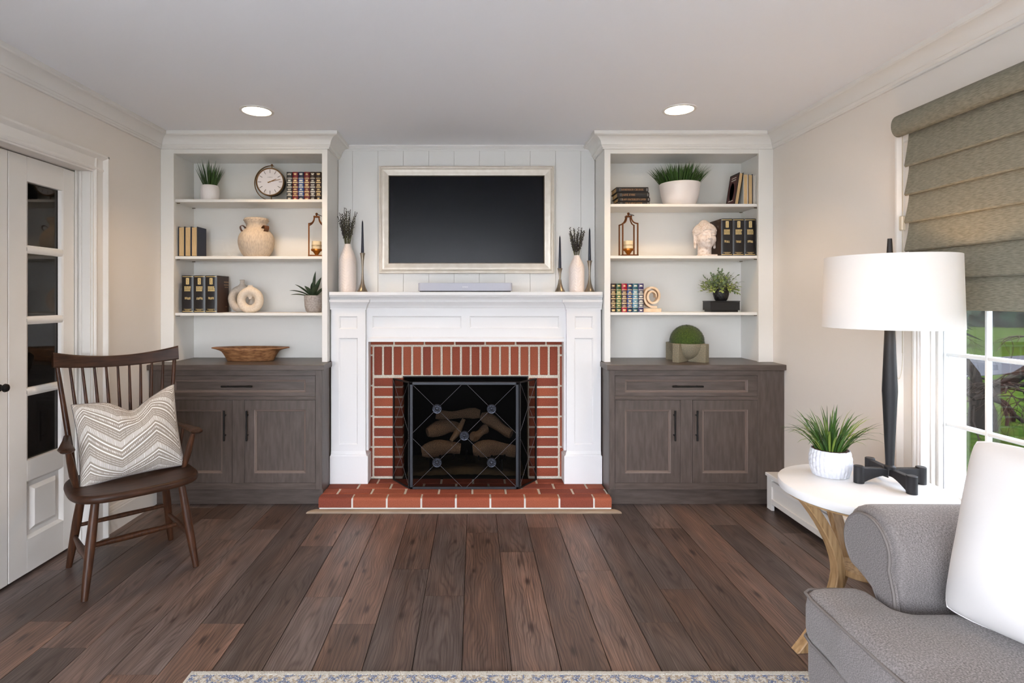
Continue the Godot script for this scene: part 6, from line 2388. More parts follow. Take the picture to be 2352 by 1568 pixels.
# ============================ left bookcase ===================================
func lantern(label: String, at: Vector3, turn: float) -> void:
	var t := thing("candle_lantern", label, "lantern", at, turn, "bronze candle lanterns")
	var m: Material = M.bronze
	var hx := 0.050
	var hz := 0.044
	var s := MB.new()
	for q in [[-hx, -hz, hx, -hz], [-hx, hz, hx, hz], [-hx, -hz, -hx, hz], [hx, -hz, hx, hz]]:
		s.bb(Vector3(minf(q[0], q[2]) - 0.005, 0.0, minf(q[1], q[3]) - 0.005), Vector3(maxf(q[0], q[2]) + 0.005, 0.012, maxf(q[1], q[3]) + 0.005), 0.001)
	put(s, "base_frame", m, t)
	for sx in [-1.0, 1.0]:
		for sz in [-1.0, 1.0]:
			s = MB.new()
			s.bb(Vector3(sx * hx - 0.0042, 0.010, sz * hz - 0.0042), Vector3(sx * hx + 0.0042, 0.222, sz * hz + 0.0042), 0.001)
			var pts := []
			for i in 9:
				var f := i / 8.0
				var k := 1.0 - 0.70 * sin(f * PI / 2)
				pts.append(Vector3(sx * hx * k, 0.219 + 0.050 * (1.0 - cos(f * PI / 2)), sz * hz * k))
			s.tube(pts, 0.0045, 6)
			put(s, "post", m, t)
	s = MB.new()
	s.bb(Vector3(-0.021, 0.266, -0.018), Vector3(0.021, 0.276, 0.018), 0.002)
	put(s, "cap", m, t)
	s = MB.new()
	s.t = Transform3D(Basis.IDENTITY, Vector3(0, 0.275, 0))
	s.lathe([Vector2(0.004, 0), Vector2(0.004, 0.006), Vector2(0.0075, 0.010), Vector2(0.0085, 0.015), Vector2(0.0075, 0.020), Vector2(0.0035, 0.0235), Vector2(0, 0.024)], 16)
	put(s, "finial", m, t)
	s = MB.new()
	ring(s, Vector3(0.020, 0.283, 0.0), Vector3(0.3, 0.9, 0.1).normalized(), 0.019, 0.0016, 24)
	put(s, "hanging_ring", M.black_iron, t)
	s = MB.new()
	s.lathe([Vector2(0, 0.012), Vector2(0.010, 0.012), Vector2(0.013, 0.020), Vector2(0.024, 0.036), Vector2(0.036, 0.043), Vector2(0.037, 0.054), Vector2(0.034, 0.054), Vector2(0.033, 0.046), Vector2(0, 0.044)], 28)
	put(s, "candle_cup", M.bronze_bowl, t)
	var c := thing("pillar_candle", "cream pillar candle tied with twine inside the bronze lantern %s" % label.get_slice("lantern ", 1), "candle", at + Vector3(0, 0.0445, 0), 0.0, "pillar candles in the lanterns")
	s = MB.new()
	s.lathe([Vector2(0, 0), Vector2(0.031, 0), Vector2(0.031, 0.060), Vector2(0.028, 0.062), Vector2(0, 0.058)], 28)
	put(s, "wax", M.candle_cream, c)
	s = MB.new()
	for q in [[0.030, 0.05], [0.035, -0.06]]:
		ring(s, Vector3(0, q[0], 0), Vector3(q[1], 1, 0).normalized(), 0.032, 0.0012, 28)
	put(s, "twine", M.twine, c)
	s = MB.new()
	s.tube([Vector3(0, 0.058, 0), Vector3(0.001, 0.066, 0)], 0.0010, 5)
	put(s, "wick", M.clock_black, c)


func shelf_left() -> void:
	var rg := RandomNumberGenerator.new()
	rg.seed = 31
	# grass in a ribbed white pot
	var t := thing("potted_grass", "tall dark grass in a small ribbed white pot near the round clock", "plant", Vector3(-1.791, 1.9662, -3.745))
	var s := MB.new()
	var rows := []
	for q in [[0.040, 0.0], [0.050, 0.003], [0.056, 0.014], [0.0585, 0.05], [0.058, 0.09], [0.053, 0.108], [0.048, 0.1125], [0.045, 0.111], [0.044, 0.098]]:
		var line := []
		for i in 120:
			var f := TAU * i / 120.0
			var rr: float = q[0] * (1.0 + (0.012 * cos(f * 40.0) if q[1] > 0.005 and q[1] < 0.105 else 0.0))
			line.append(Vector3(sin(f) * rr, q[1], cos(f) * rr))
		rows.append(line)
	s.grid(rows, 1.0, true)
	s.lathe([Vector2(0.040, 0), Vector2(0, 0)], 30)
	put(s, "pot", M.ceramic_ribbed, t)
	s = MB.new()
	s.lathe([Vector2(0.044, 0.100), Vector2(0, 0.103)], 24)
	put(s, "soil", M.soil, t)
	tuft(t, rg, 110, 0.038, 0.10, 0.10, 0.185, 0.42, 0.0075, 0.10, [M.grass_dark, M.grass_mid])

	# round clock on a ring stand
	t = thing("mantel_clock", "round white-faced clock in a bronze ring stand", "clock", Vector3(-1.386, 1.9662, -3.745))
	var cy := 0.139
	var face := Transform3D(Basis(Vector3.RIGHT, PI / 2), Vector3(0, cy, 0))
	s = MB.new()
	s.t = face
	s.lathe([Vector2(0, -0.052), Vector2(0.088, -0.052), Vector2(0.094, -0.046), Vector2(0.0945, -0.008), Vector2(0.092, 0.0)], 56)
	put(s, "case", M.clock_black, t)
	s = MB.new()
	s.t = face
	s.lathe([Vector2(0.0945, -0.014), Vector2(0.0965, -0.010), Vector2(0.0965, 0.0), Vector2(0.094, 0.004), Vector2(0.089, 0.004), Vector2(0.0865, -0.002)], 64)
	put(s, "bezel", M.clock_bronze, t)
	s = MB.new()
	s.t = face
	s.lathe([Vector2(0.088, -0.002), Vector2(0, -0.002)], 56)
	put(s, "dial", M.clock_dial, t)
	for i in 12:
		s = MB.new()
		s.t = Transform3D(Basis(Vector3(0, 0, 1), -TAU * i / 12.0), Vector3(0, cy, -0.0015))
		s.bb(Vector3(-0.0016, 0.060, 0), Vector3(0.0016, 0.083, 0.0006))
		put(s, "hour_mark", M.clock_mark, t)
	for q in [[66.0, 0.046, 0.0030, 0.0012], [77.0, 0.074, 0.0022, 0.0026]]:
		s = MB.new()
		s.t = Transform3D(Basis(Vector3(0, 0, 1), -deg_to_rad(q[0])), Vector3(0, cy, -0.001))
		s.prism(PackedVector2Array([Vector2(-q[2], -0.016), Vector2(q[2], -0.016), Vector2(q[2] * 0.6, q[1]), Vector2(-q[2] * 0.6, q[1])]), q[3], q[3] + 0.0008)
		put(s, "hand", M.clock_hand, t)
	s = MB.new()
	s.t = Transform3D(Basis(Vector3.RIGHT, PI / 2), Vector3(0, cy, 0))
	s.lathe([Vector2(0.004, -0.002), Vector2(0.004, 0.004), Vector2(0, 0.005)], 16)
	put(s, "hub", M.clock_hand, t)
	s = MB.new()
	s.bb(Vector3(-0.018, cy + 0.0305, -0.0017), Vector3(-0.003, cy + 0.0318, -0.0012))
	s.bb(Vector3(0.003, cy + 0.0305, -0.0017), Vector3(0.018, cy + 0.0318, -0.0012))
	s.bb(Vector3(-0.002, cy + 0.0295, -0.0017), Vector3(0.002, cy + 0.0330, -0.0012))
	put(s, "maker_mark", M.clock_mark, t)
	s = MB.new()
	var pts := []
	for i in 33:
		var f := deg_to_rad(82.0 + 188.0 * i / 32.0)
		pts.append(Vector3(cos(f) * 0.113 * 1.0, cy - 0.004 + sin(f) * 0.118, -0.026))
	s.tube(pts, 0.0078, 8, false, 0.35, Vector3(0, 0, 1))
	put(s, "ring_stand", M.clock_bronze, t)
	s = MB.new()
	s.bb(Vector3(-0.072, 0.0, -0.062), Vector3(0.072, 0.013, 0.012), 0.002)
	put(s, "base", M.clock_bronze, t)
	s = MB.new()
	s.tube([Vector3(0, 0.012, -0.026), Vector3(0, 0.046, -0.026)], 0.004, 8)
	s.tube([Vector3(0.004, cy + 0.092, -0.026), Vector3(0.004, cy + 0.116, -0.026)], 0.0035, 8)
	put(s, "pivot", M.clock_bronze, t)
	s = MB.new()
	s.t = Transform3D(Basis.IDENTITY, Vector3(0.004, cy + 0.113, -0.026))
	s.lathe([Vector2(0, 0), Vector2(0.005, 0.001), Vector2(0.0075, 0.006), Vector2(0.0065, 0.0115), Vector2(0, 0.0145)], 14)
	put(s, "finial", M.clock_bronze, t)

	# clay vase with leather loops
	t = thing("clay_vase", "rough tan clay vase with two leather strap handles", "vase", Vector3(-1.478, 1.5929, -3.745))
	s = MB.new()
	s.lathe([Vector2(0, 0), Vector2(0.074, 0), Vector2(0.077, 0.004), Vector2(0.092, 0.022), Vector2(0.108, 0.055), Vector2(0.1165, 0.090), Vector2(0.1175, 0.112), Vector2(0.113, 0.138), Vector2(0.102, 0.160), Vector2(0.086, 0.178), Vector2(0.072, 0.190), Vector2(0.0645, 0.202), Vector2(0.0635, 0.214), Vector2(0.066, 0.226), Vector2(0.0725, 0.234), Vector2(0.0765, 0.240), Vector2(0.0775, 0.252), Vector2(0.0765, 0.262), Vector2(0.072, 0.264), Vector2(0.068, 0.260), Vector2(0.058, 0.225), Vector2(0.056, 0.205), Vector2(0.08, 0.17)], 48)
	put(s, "body", M.terracotta_wash, t)
	s = MB.new()
	for i in 20:
		var f := TAU * i / 20.0
		var c := Vector3(sin(f) * 0.0765, 0.249, cos(f) * 0.0765)
		s.tube([c - Vector3(cos(f), 0.2, -sin(f)) * 0.008, c + Vector3(sin(f), 0, cos(f)) * 0.002, c + Vector3(cos(f), 0.2, -sin(f)) * 0.008], [0.002, 0.0046, 0.002], 6)
	put(s, "rim_beads", M.terracotta_wash, t)
	for q in [[-1.0, 0.75], [1.0, 0.55]]:
		s = MB.new()
		var dirv := Vector3(q[0], 0.0, q[1]).normalized()
		var sd := Vector3(-dirv.z, 0, dirv.x)
		var lr := []
		for i in 13:
			var f := PI * 1.35 * i / 12.0 - 0.35
			lr.append(dirv * (0.083 + 0.020 * sin(f)) + Vector3(0, 0.185 + 0.0 - 0.021 * cos(f) + 0.012 * sin(f), 0))
		for i in 12:
			var g: Vector3 = (lr[i] - dirv * 0.083 - Vector3(0, 0.188, 0)).normalized()
			for k in [1.0, -1.0]:
				var off: Vector3 = g * (0.0012 * k)
				s.flat(lr[i] - sd * 0.018 + off, lr[i] + sd * 0.018 + off, lr[i + 1] + sd * 0.018 + off, lr[i + 1] - sd * 0.018 + off, g * k)
			for e in [-1.0, 1.0]:
				s.flat(lr[i] + sd * 0.018 * e + g * 0.0012, lr[i + 1] + sd * 0.018 * e + g * 0.0012, lr[i + 1] + sd * 0.018 * e - g * 0.0012, lr[i] + sd * 0.018 * e - g * 0.0012, sd * e)
		put(s, "strap", M.leather_strap, t)
	lantern("bronze open lantern partly behind the bookcase stile", Vector3(-1.063, 1.5929, -3.722), deg_to_rad(16.0))

	# two ring vases
	for q in [["larger greige ring-shaped vase behind the cream one", Vector3(-1.592, 1.2213, -3.790), 0.096, 0.024, "stone_greige", 0.222, 0.014], ["smaller cream ring-shaped vase with a round hole", Vector3(-1.503, 1.2213, -3.705), 0.0885, 0.0275, "stone_cream", 0.182, 0.010]]:
		t = thing("ring_vase", q[0], "vase", q[1], 0.0, "pair of ring vases")
		var ro: float = q[2]
		var mr: float = q[3] * 1.02
		var rr := ro - mr
		var neck: float = q[5]
		var nr: float = q[6]
		s = MB.new()
		s.nets(func(p: Vector3) -> float:
			var c := p - Vector3(0, ro - 0.006, 0)
			var tor := Vector2(Vector2(c.x, c.y).length() - rr, c.z * 0.92).length() - mr
			var nk := maxf(Vector2(p.x, p.z).length() - nr - 0.006 * smoothstep(neck - 0.008, neck, p.y), maxf(p.y - neck, ro - p.y))
			var d := smin(tor, nk, 0.022)
			return maxf(d, -p.y), Vector3(-ro - 0.012, -0.008, -0.045), Vector3(ro + 0.012, neck + 0.012, 0.045), 0.0042)
		put(s, "body", M[q[4]], t)

	# agave in a concrete pot
	t = thing("potted_agave", "spiky dark green succulent in a grey speckled pot", "plant", Vector3(-1.0905, 1.2213, -3.745))
	s = MB.new()
	s.lathe([Vector2(0, 0), Vector2(0.040, 0), Vector2(0.050, 0.010), Vector2(0.058, 0.040), Vector2(0.0615, 0.085), Vector2(0.062, 0.113), Vector2(0.060, 0.115), Vector2(0.056, 0.113), Vector2(0.054, 0.098)], 36)
	put(s, "pot", M.concrete, t)
	s = MB.new()
	s.lathe([Vector2(0.055, 0.100), Vector2(0, 0.103)], 24)
	put(s, "soil", M.soil, t)
	var leaves := [[-1.0, 0.62, 0.20, 0.155, 0.9], [-0.75, 0.85, 0.5, 0.145, 0.5], [0.10, 1.8, -0.1, 0.180, 0.1], [0.45, 1.2, 0.2, 0.150, 0.3], [-0.8, 0.30, 0.4, 0.140, 0.7], [0.8, 0.8, 0.3, 0.120, 0.6], [0.3, 0.9, 0.8, 0.110, 0.6], [-0.3, 0.9, 0.75, 0.115, 0.5], [-0.2, 1.2, -0.6, 0.13, 0.4], [0.5, 0.8, -0.6, 0.13, 0.6]]
	for q in leaves:
		s = MB.new()
		var d := Vector3(q[0], q[1], q[2]).normalized()
		var sd := d.cross(Vector3.UP).normalized()
		var p := Vector3(d.x * 0.012, 0.100, d.z * 0.012)
		var lrows := []
		var dd := d
		for i in 11:
			var f := i / 10.0
			var w := 0.021 * (0.55 + 1.2 * f) * (1.0 - pow(f, 2.6))
			var up := sd.cross(dd).normalized()
			if up.y < 0:
				up = -up
			lrows.append([p - sd * w + up * w * 0.35, p - sd * w * 0.5, p - up * 0.001, p + sd * w * 0.5, p + sd * w + up * w * 0.35])
			p += dd * q[3] / 10.0
			dd = (dd + Vector3(0, -0.06 * q[4], 0)).normalized()
		s.grid(lrows, 1.0)
		put(s, "leaf", M.agave, t)

	# dough bowl on the worktop
	t = thing("dough_bowl", "long carved wooden dough bowl with flat end handles", "bowl", Vector3(-1.500, 0.9003, -3.705))
	s = MB.new()
	var prof := [[0.0, 0.00, 0.62, 0], [0.60, 0.0, 0.62, 0], [0.605, 0.003, 0.63, 0], [0.64, 0.022, 0.72, 0], [0.69, 0.046, 0.84, 0], [0.735, 0.062, 0.93, 0.3], [0.80, 0.071, 0.985, 0.8], [0.90, 0.078, 1.0, 1.0], [1.0, 0.0835, 1.0, 1.0], [1.0, 0.0885, 1.0, 1.0], [0.90, 0.089, 0.98, 1.0], [0.74, 0.085, 0.93, 0.7], [0.66, 0.070, 0.84, 0.2], [0.58, 0.035, 0.66, 0], [0.5, 0.016, 0.5, 0], [0.0, 0.014, 0.5, 0]]
	rows = []
	for q in prof:
		var line := []
		for i in 72:
			var f := TAU * i / 72.0
			var c := cos(f)
			var sn := sin(f)
			var px: float = signf(c) * pow(absf(c), 0.75) * 0.255 * q[0]
			var pz: float = signf(sn) * pow(absf(sn), 0.85) * 0.100 * (q[2] if q[0] > 0.0 else 0.0)
			if q[3] > 0.0:
				var end := smoothstep(0.66, 0.85, absf(c))
				px = lerpf(px, clampf(px, -0.185, 0.185), 1.0 - end)
			line.append(Vector3(px, q[1], pz))
		rows.append(line)
	s.grid(rows, -1.0, true)
	put(s, "body", M.bowl_wood, t)


# ============================ right bookcase ==================================
func shelf_right() -> void:
	var rg := RandomNumberGenerator.new()
	rg.seed = 77
	var t := thing("potted_grass", "dense bright grass in a wide white bowl between the stacked and leaning books", "plant", Vector3(1.3870, 1.9362, -3.738))
	var s := MB.new()
	s.lathe([Vector2(0, 0), Vector2(0.092, 0), Vector2(0.101, 0.006), Vector2(0.112, 0.035), Vector2(0.1225, 0.080), Vector2(0.1290, 0.125), Vector2(0.1315, 0.150), Vector2(0.1305, 0.152), Vector2(0.128, 0.150), Vector2(0.122, 0.125)], 56)
	put(s, "bowl", M.ceramic_white, t)
	s = MB.new()
	s.lathe([Vector2(0.124, 0.130), Vector2(0, 0.135)], 40)
	put(s, "soil", M.soil, t)
	tuft(t, rg, 600, 0.112, 0.128, 0.10, 0.168, 0.66, 0.0058, 0.55, [M.grass_mid, M.grass_dark, M.grass_mid], 0.25)
	lantern("bronze open lantern near the plaster bust", Vector3(1.037, 1.5962, -3.728), 0.0)
	bust()

	# wooden scroll
	t = thing("wooden_scroll", "pale birch spiral sculpture on a small block", "sculpture", Vector3(1.179, 1.2247, -3.700))
	s = MB.new()
	s.bb(Vector3(-0.060, 0, -0.030), Vector3(0.062, 0.024, 0.030), 0.002)
	put(s, "base", M.birch, t)
	s = MB.new()
	var cl := []
	var cen := Vector2(0.006, 0.105)
	var nseg := 80
	for i in nseg + 1:
		var f := float(i) / nseg
		var ang := lerpf(deg_to_rad(-96.0), deg_to_rad(-96.0 - 640.0), f)
		var rad := lerpf(0.071, 0.026, pow(f, 0.9))
		cl.append(cen + Vector2(cos(ang) * rad * 0.86, sin(ang) * rad))
	cl.push_front(Vector2(0.034, 0.033))
	for i in cl.size() - 1:
		var a: Vector2 = cl[i]
		var b: Vector2 = cl[i + 1]
		var nrm := func(k: int) -> Vector2:
			var d: Vector2 = (cl[mini(k + 1, cl.size() - 1)] - cl[maxi(k - 1, 0)]).normalized()
			return Vector2(-d.y, d.x)
		var na: Vector2 = nrm.call(i)
		var nb: Vector2 = nrm.call(i + 1)
		var h := 0.0068
		var ha := h * (1.0 if i < 62 else lerpf(1.0, 0.3, (i - 62) / 19.0))
		var hb := h * (1.0 if i + 1 < 62 else lerpf(1.0, 0.3, (i - 61) / 19.0))
		var q := [a + na * ha, b + nb * hb, b - nb * hb, a - na * ha]
		var z0 := -0.026
		var z1 := 0.026
		for z in [z0, z1]:
			s.flat(Vector3(q[0].x, q[0].y, z), Vector3(q[1].x, q[1].y, z), Vector3(q[2].x, q[2].y, z), Vector3(q[3].x, q[3].y, z), Vector3(0, 0, signf(z)))
		for e in [[q[0], q[1], na, nb], [q[3], q[2], -na, -nb]]:
			s.quad(Vector3(e[0].x, e[0].y, z0), Vector3(e[1].x, e[1].y, z0), Vector3(e[1].x, e[1].y, z1), Vector3(e[0].x, e[0].y, z1), Vector3(e[2].x, e[2].y, 0), Vector3(e[3].x, e[3].y, 0), Vector3(e[3].x, e[3].y, 0), Vector3(e[2].x, e[2].y, 0))
		if i == 0:
			var g := Vector3(1, 0, 0)
			s.flat(Vector3(q[0].x, q[0].y, z0), Vector3(q[3].x, q[3].y, z0), Vector3(q[3].x, q[3].y, z1), Vector3(q[0].x, q[0].y, z1), g)
	put(s, "spiral", M.birch, t)

	# black box with the leafy plant on it
	t = thing("decorative_box", "plain black lidded box under the leafy plant", "box", Vector3(1.655, 1.2247, -3.713))
	s = MB.new()
	s.bb(Vector3(-0.088, 0, -0.054), Vector3(0.088, 0.014, 0.054))
	put(s, "plinth", M.box_black, t)
	s = MB.new()
	s.bb(Vector3(-0.097, 0.013, -0.062), Vector3(0.097, 0.068, 0.062), 0.001)
	put(s, "body", M.box_black, t)
	s = MB.new()
	s.bb(Vector3(-0.0985, 0.0685, -0.0635), Vector3(0.0985, 0.0745, 0.0635), 0.001)
	put(s, "lid", M.box_black, t)
	t = thing("potted_shrub", "sage green leafy plant in a black diamond-patterned pot", "plant", Vector3(1.654, 1.2994, -3.712))
	s = MB.new()
	var rows := []
	for j in 29:
		var f := j / 28.0
		var rad := 0.034 + 0.0145 * sin(clampf(f * 1.15, 0.0, 1.0) * PI * 0.72)
		var line := []
		for i in 96:
			var a := TAU * i / 96.0
			var dm := maxf(absf(sin(a * 7.0 + f * 9.0)), absf(sin(a * 7.0 - f * 9.0)))
			var rr := rad + 0.0016 * (1.0 - pow(dm, 6.0)) * (1.0 if f > 0.04 and f < 0.93 else 0.0)
			line.append(Vector3(sin(a) * rr, 0.084 * f, cos(a) * rr))
		rows.append(line)
	s.grid(rows, 1.0, true)
	s.lathe([Vector2(0.034, 0), Vector2(0, 0)].slice(0) as Array, 30)
	s.lathe([Vector2(0.044, 0.080), Vector2(0, 0.080)], 30)
	put(s, "pot", M.pot_black, t)
	var stems := MB.new()
	var la := MB.new()
	var lb := MB.new()
	for i in 52:
		var a := rg.randf() * TAU
		var el := rg.randf_range(-0.15, 1.45)
		var d := Vector3(cos(a) * cos(el), sin(el), sin(a) * cos(el) * 0.75)
		var len := rg.randf_range(0.075, 0.125)
		if el > 0.9:
			len *= 1.05
		var p := Vector3(d.x * 0.020, 0.080, d.z * 0.020)
		var pts := [p]
		for k in 6:
			p += d * len / 6.0
			d = (d + Vector3(0, -0.05 if el < 0.6 else 0.0, 0)).normalized()
			pts.append(p)
		stems.tube(pts, 0.0009, 4)
		for k in 11:
			var f := 0.25 + 0.75 * k / 10.0
			var fi := f * 6.0
			var i0 := mini(int(fi), 5)
			var c: Vector3 = pts[i0].lerp(pts[i0 + 1], fi - i0)
			var ax: Vector3 = (pts[i0 + 1] - pts[i0]).normalized()
			var out := ax.cross(Vector3(sin(k * 2.4), cos(k * 2.4), 0.3)).normalized()
			var ld := (ax * (0.7 if k < 10 else 2.0) + out).normalized()
			var sd := ld.cross(Vector3(rg.randf() - 0.5, 1, rg.randf() - 0.5)).normalized()
			var ll := rg.randf_range(0.018, 0.030)
			var nm := sd.cross(ld).normalized()
			var w := ll * 0.27
			var tgt := lb if (el < 0.35 and rg.randf() < 0.75) or rg.randf() < 0.15 else la
			for e in [1.0, -1.0]:
				var q1: Vector3 = c + ld * ll * 0.30 + sd * w * 0.85 * e + nm * 0.001
				var q2: Vector3 = c + ld * ll * 0.72 + sd * w * 0.90 * e + nm * 0.001
				tgt.tri(c, q1, q2, nm, nm, nm)
				tgt.tri(c, q2, c + ld * ll, nm, nm, nm)
	put(stems, "stems", M.lavender_stem, t).set_meta("kind", "stuff")
	put(la, "foliage", M.leaf_sage, t).set_meta("kind", "stuff")
	put(lb, "foliage", M.leaf_yellow, t).set_meta("kind", "stuff")

	# moss ball in a stone holder on the worktop
	t = thing("stone_planter", "weathered stone bowl with four square fins under the moss ball", "bowl", Vector3(1.408, 0.9003, -3.668), deg_to_rad(40.0))
	s = MB.new()
	var bp := []
	for i in 11:
		var f := PI / 2 * i / 10.0
		bp.append(Vector2(0.113 * sin(f), 0.120 - 0.113 * cos(f)))
	bp.append(Vector2(0.110, 0.121))
	for i in 8:
		var f := PI / 2 * (1.0 - i / 7.0)
		bp.append(Vector2(0.109 * sin(f), 0.120 - 0.109 * cos(f)))
	s.lathe(bp, 48)
	put(s, "bowl", M.stone_olive, t)
	for k in 4:
		s = MB.new()
		s.t = Transform3D(Basis(Vector3.UP, PI / 2 * k), Vector3.ZERO)
		s.bb(Vector3(0.010, 0, -0.023), Vector3(0.141, 0.1205, 0.023), 0.002)
		put(s, "fin", M.stone_olive, t)
	s = MB.new()
	rows = []
	var nz := FastNoiseLite.new()
	nz.seed = 9
	nz.frequency = 17.0
	nz.noise_type = FastNoiseLite.TYPE_CELLULAR
	nz.cellular_return_type = FastNoiseLite.RETURN_DISTANCE
	nz.fractal_type = FastNoiseLite.FRACTAL_NONE
	var nf := FastNoiseLite.new()
	nf.seed = 19
	nf.frequency = 110.0
	for j in 65:
		var v := PI * j / 64.0
		var line := []
		for i in 128:
			var u := TAU * i / 128.0
			var d := Vector3(sin(v) * sin(u), -cos(v), sin(v) * cos(u))
			var rr := 0.1005 + 0.007 * (1.0 - (nz.get_noise_3dv(d) + 1.0) * 0.5) * 2.0 * 0.5 + 0.003 * nf.get_noise_3dv(d * 0.1)
			line.append(d * rr)
		rows.append(line)
	s.grid(rows, 1.0, true)
	var fuzz := MB.new()
	for i in 9000:
		var d := Vector3(rg.randfn(), rg.randfn(), rg.randfn()).normalized()
		var rr := 0.1005 + 0.007 * (1.0 - (nz.get_noise_3dv(d) + 1.0) * 0.5)
		var sd := d.cross(Vector3(rg.randf() - 0.5, rg.randf() - 0.5, rg.randf() - 0.5)).normalized()
		var p := d * rr
		fuzz.tri(p - sd * 0.0009, p + sd * 0.0009, p + (d + Vector3(rg.randf() - 0.5, rg.randf() - 0.5, rg.randf() - 0.5)) * 0.0055, d, d, d)
	t = thing("moss_ball", "round ball of green preserved moss resting in the stone bowl", "moss ball", Vector3(1.408, 0.9003 + 0.131, -3.668))
	put(s, "moss_body", M.moss, t)
	put(fuzz, "moss_fuzz", M.moss, t).set_meta("kind", "stuff")

	# grass in the white woven pot on the side table
	t = thing("potted_grass", "arching grass in a white woven-pattern pot on the round table", "plant", Vector3(1.420, 0.6105, -2.207))
	s = MB.new()
	rows = []
	for j in 41:
		var f := j / 40.0
		var rad := 0.050 + 0.0225 * sin(PI * (0.16 + 0.62 * f)) + 0.0
		var line := []
		for i in 168:
			var a := TAU * i / 168.0
			var col := int(i / 6.0)
			var ph := fposmod(f * 5.0 + (0.5 if col % 2 else 0.0), 1.0)
			var rib := sin(PI * fposmod(i, 6.0) / 6.0)
			var rr := rad + 0.0032 * rib * (0.25 + 0.75 * pow(sin(PI * ph), 0.5))
			line.append(Vector3(sin(a) * rr, 0.103 * f, cos(a) * rr))
		rows.append(line)
	s.grid(rows, 1.0, true)
	put(s, "pot", M.pot_weave, t)
	s = MB.new()
	s.lathe([Vector2(0.052, 0), Vector2(0, 0)], 30)
	s.lathe([Vector2(0.0625, 0.1028), Vector2(0.054, 0.1035), Vector2(0.052, 0.092)], 40)
	s.lathe([Vector2(0.056, 0.093), Vector2(0, 0.096)], 30)
	put(s, "soil", M.soil, t)
	tuft(t, rg, 132, 0.044, 0.090, 0.12, 0.205, 0.58, 0.0078, 1.9, [M.grass_dark, M.grass_mid, M.grass_mid, M.grass_lime])


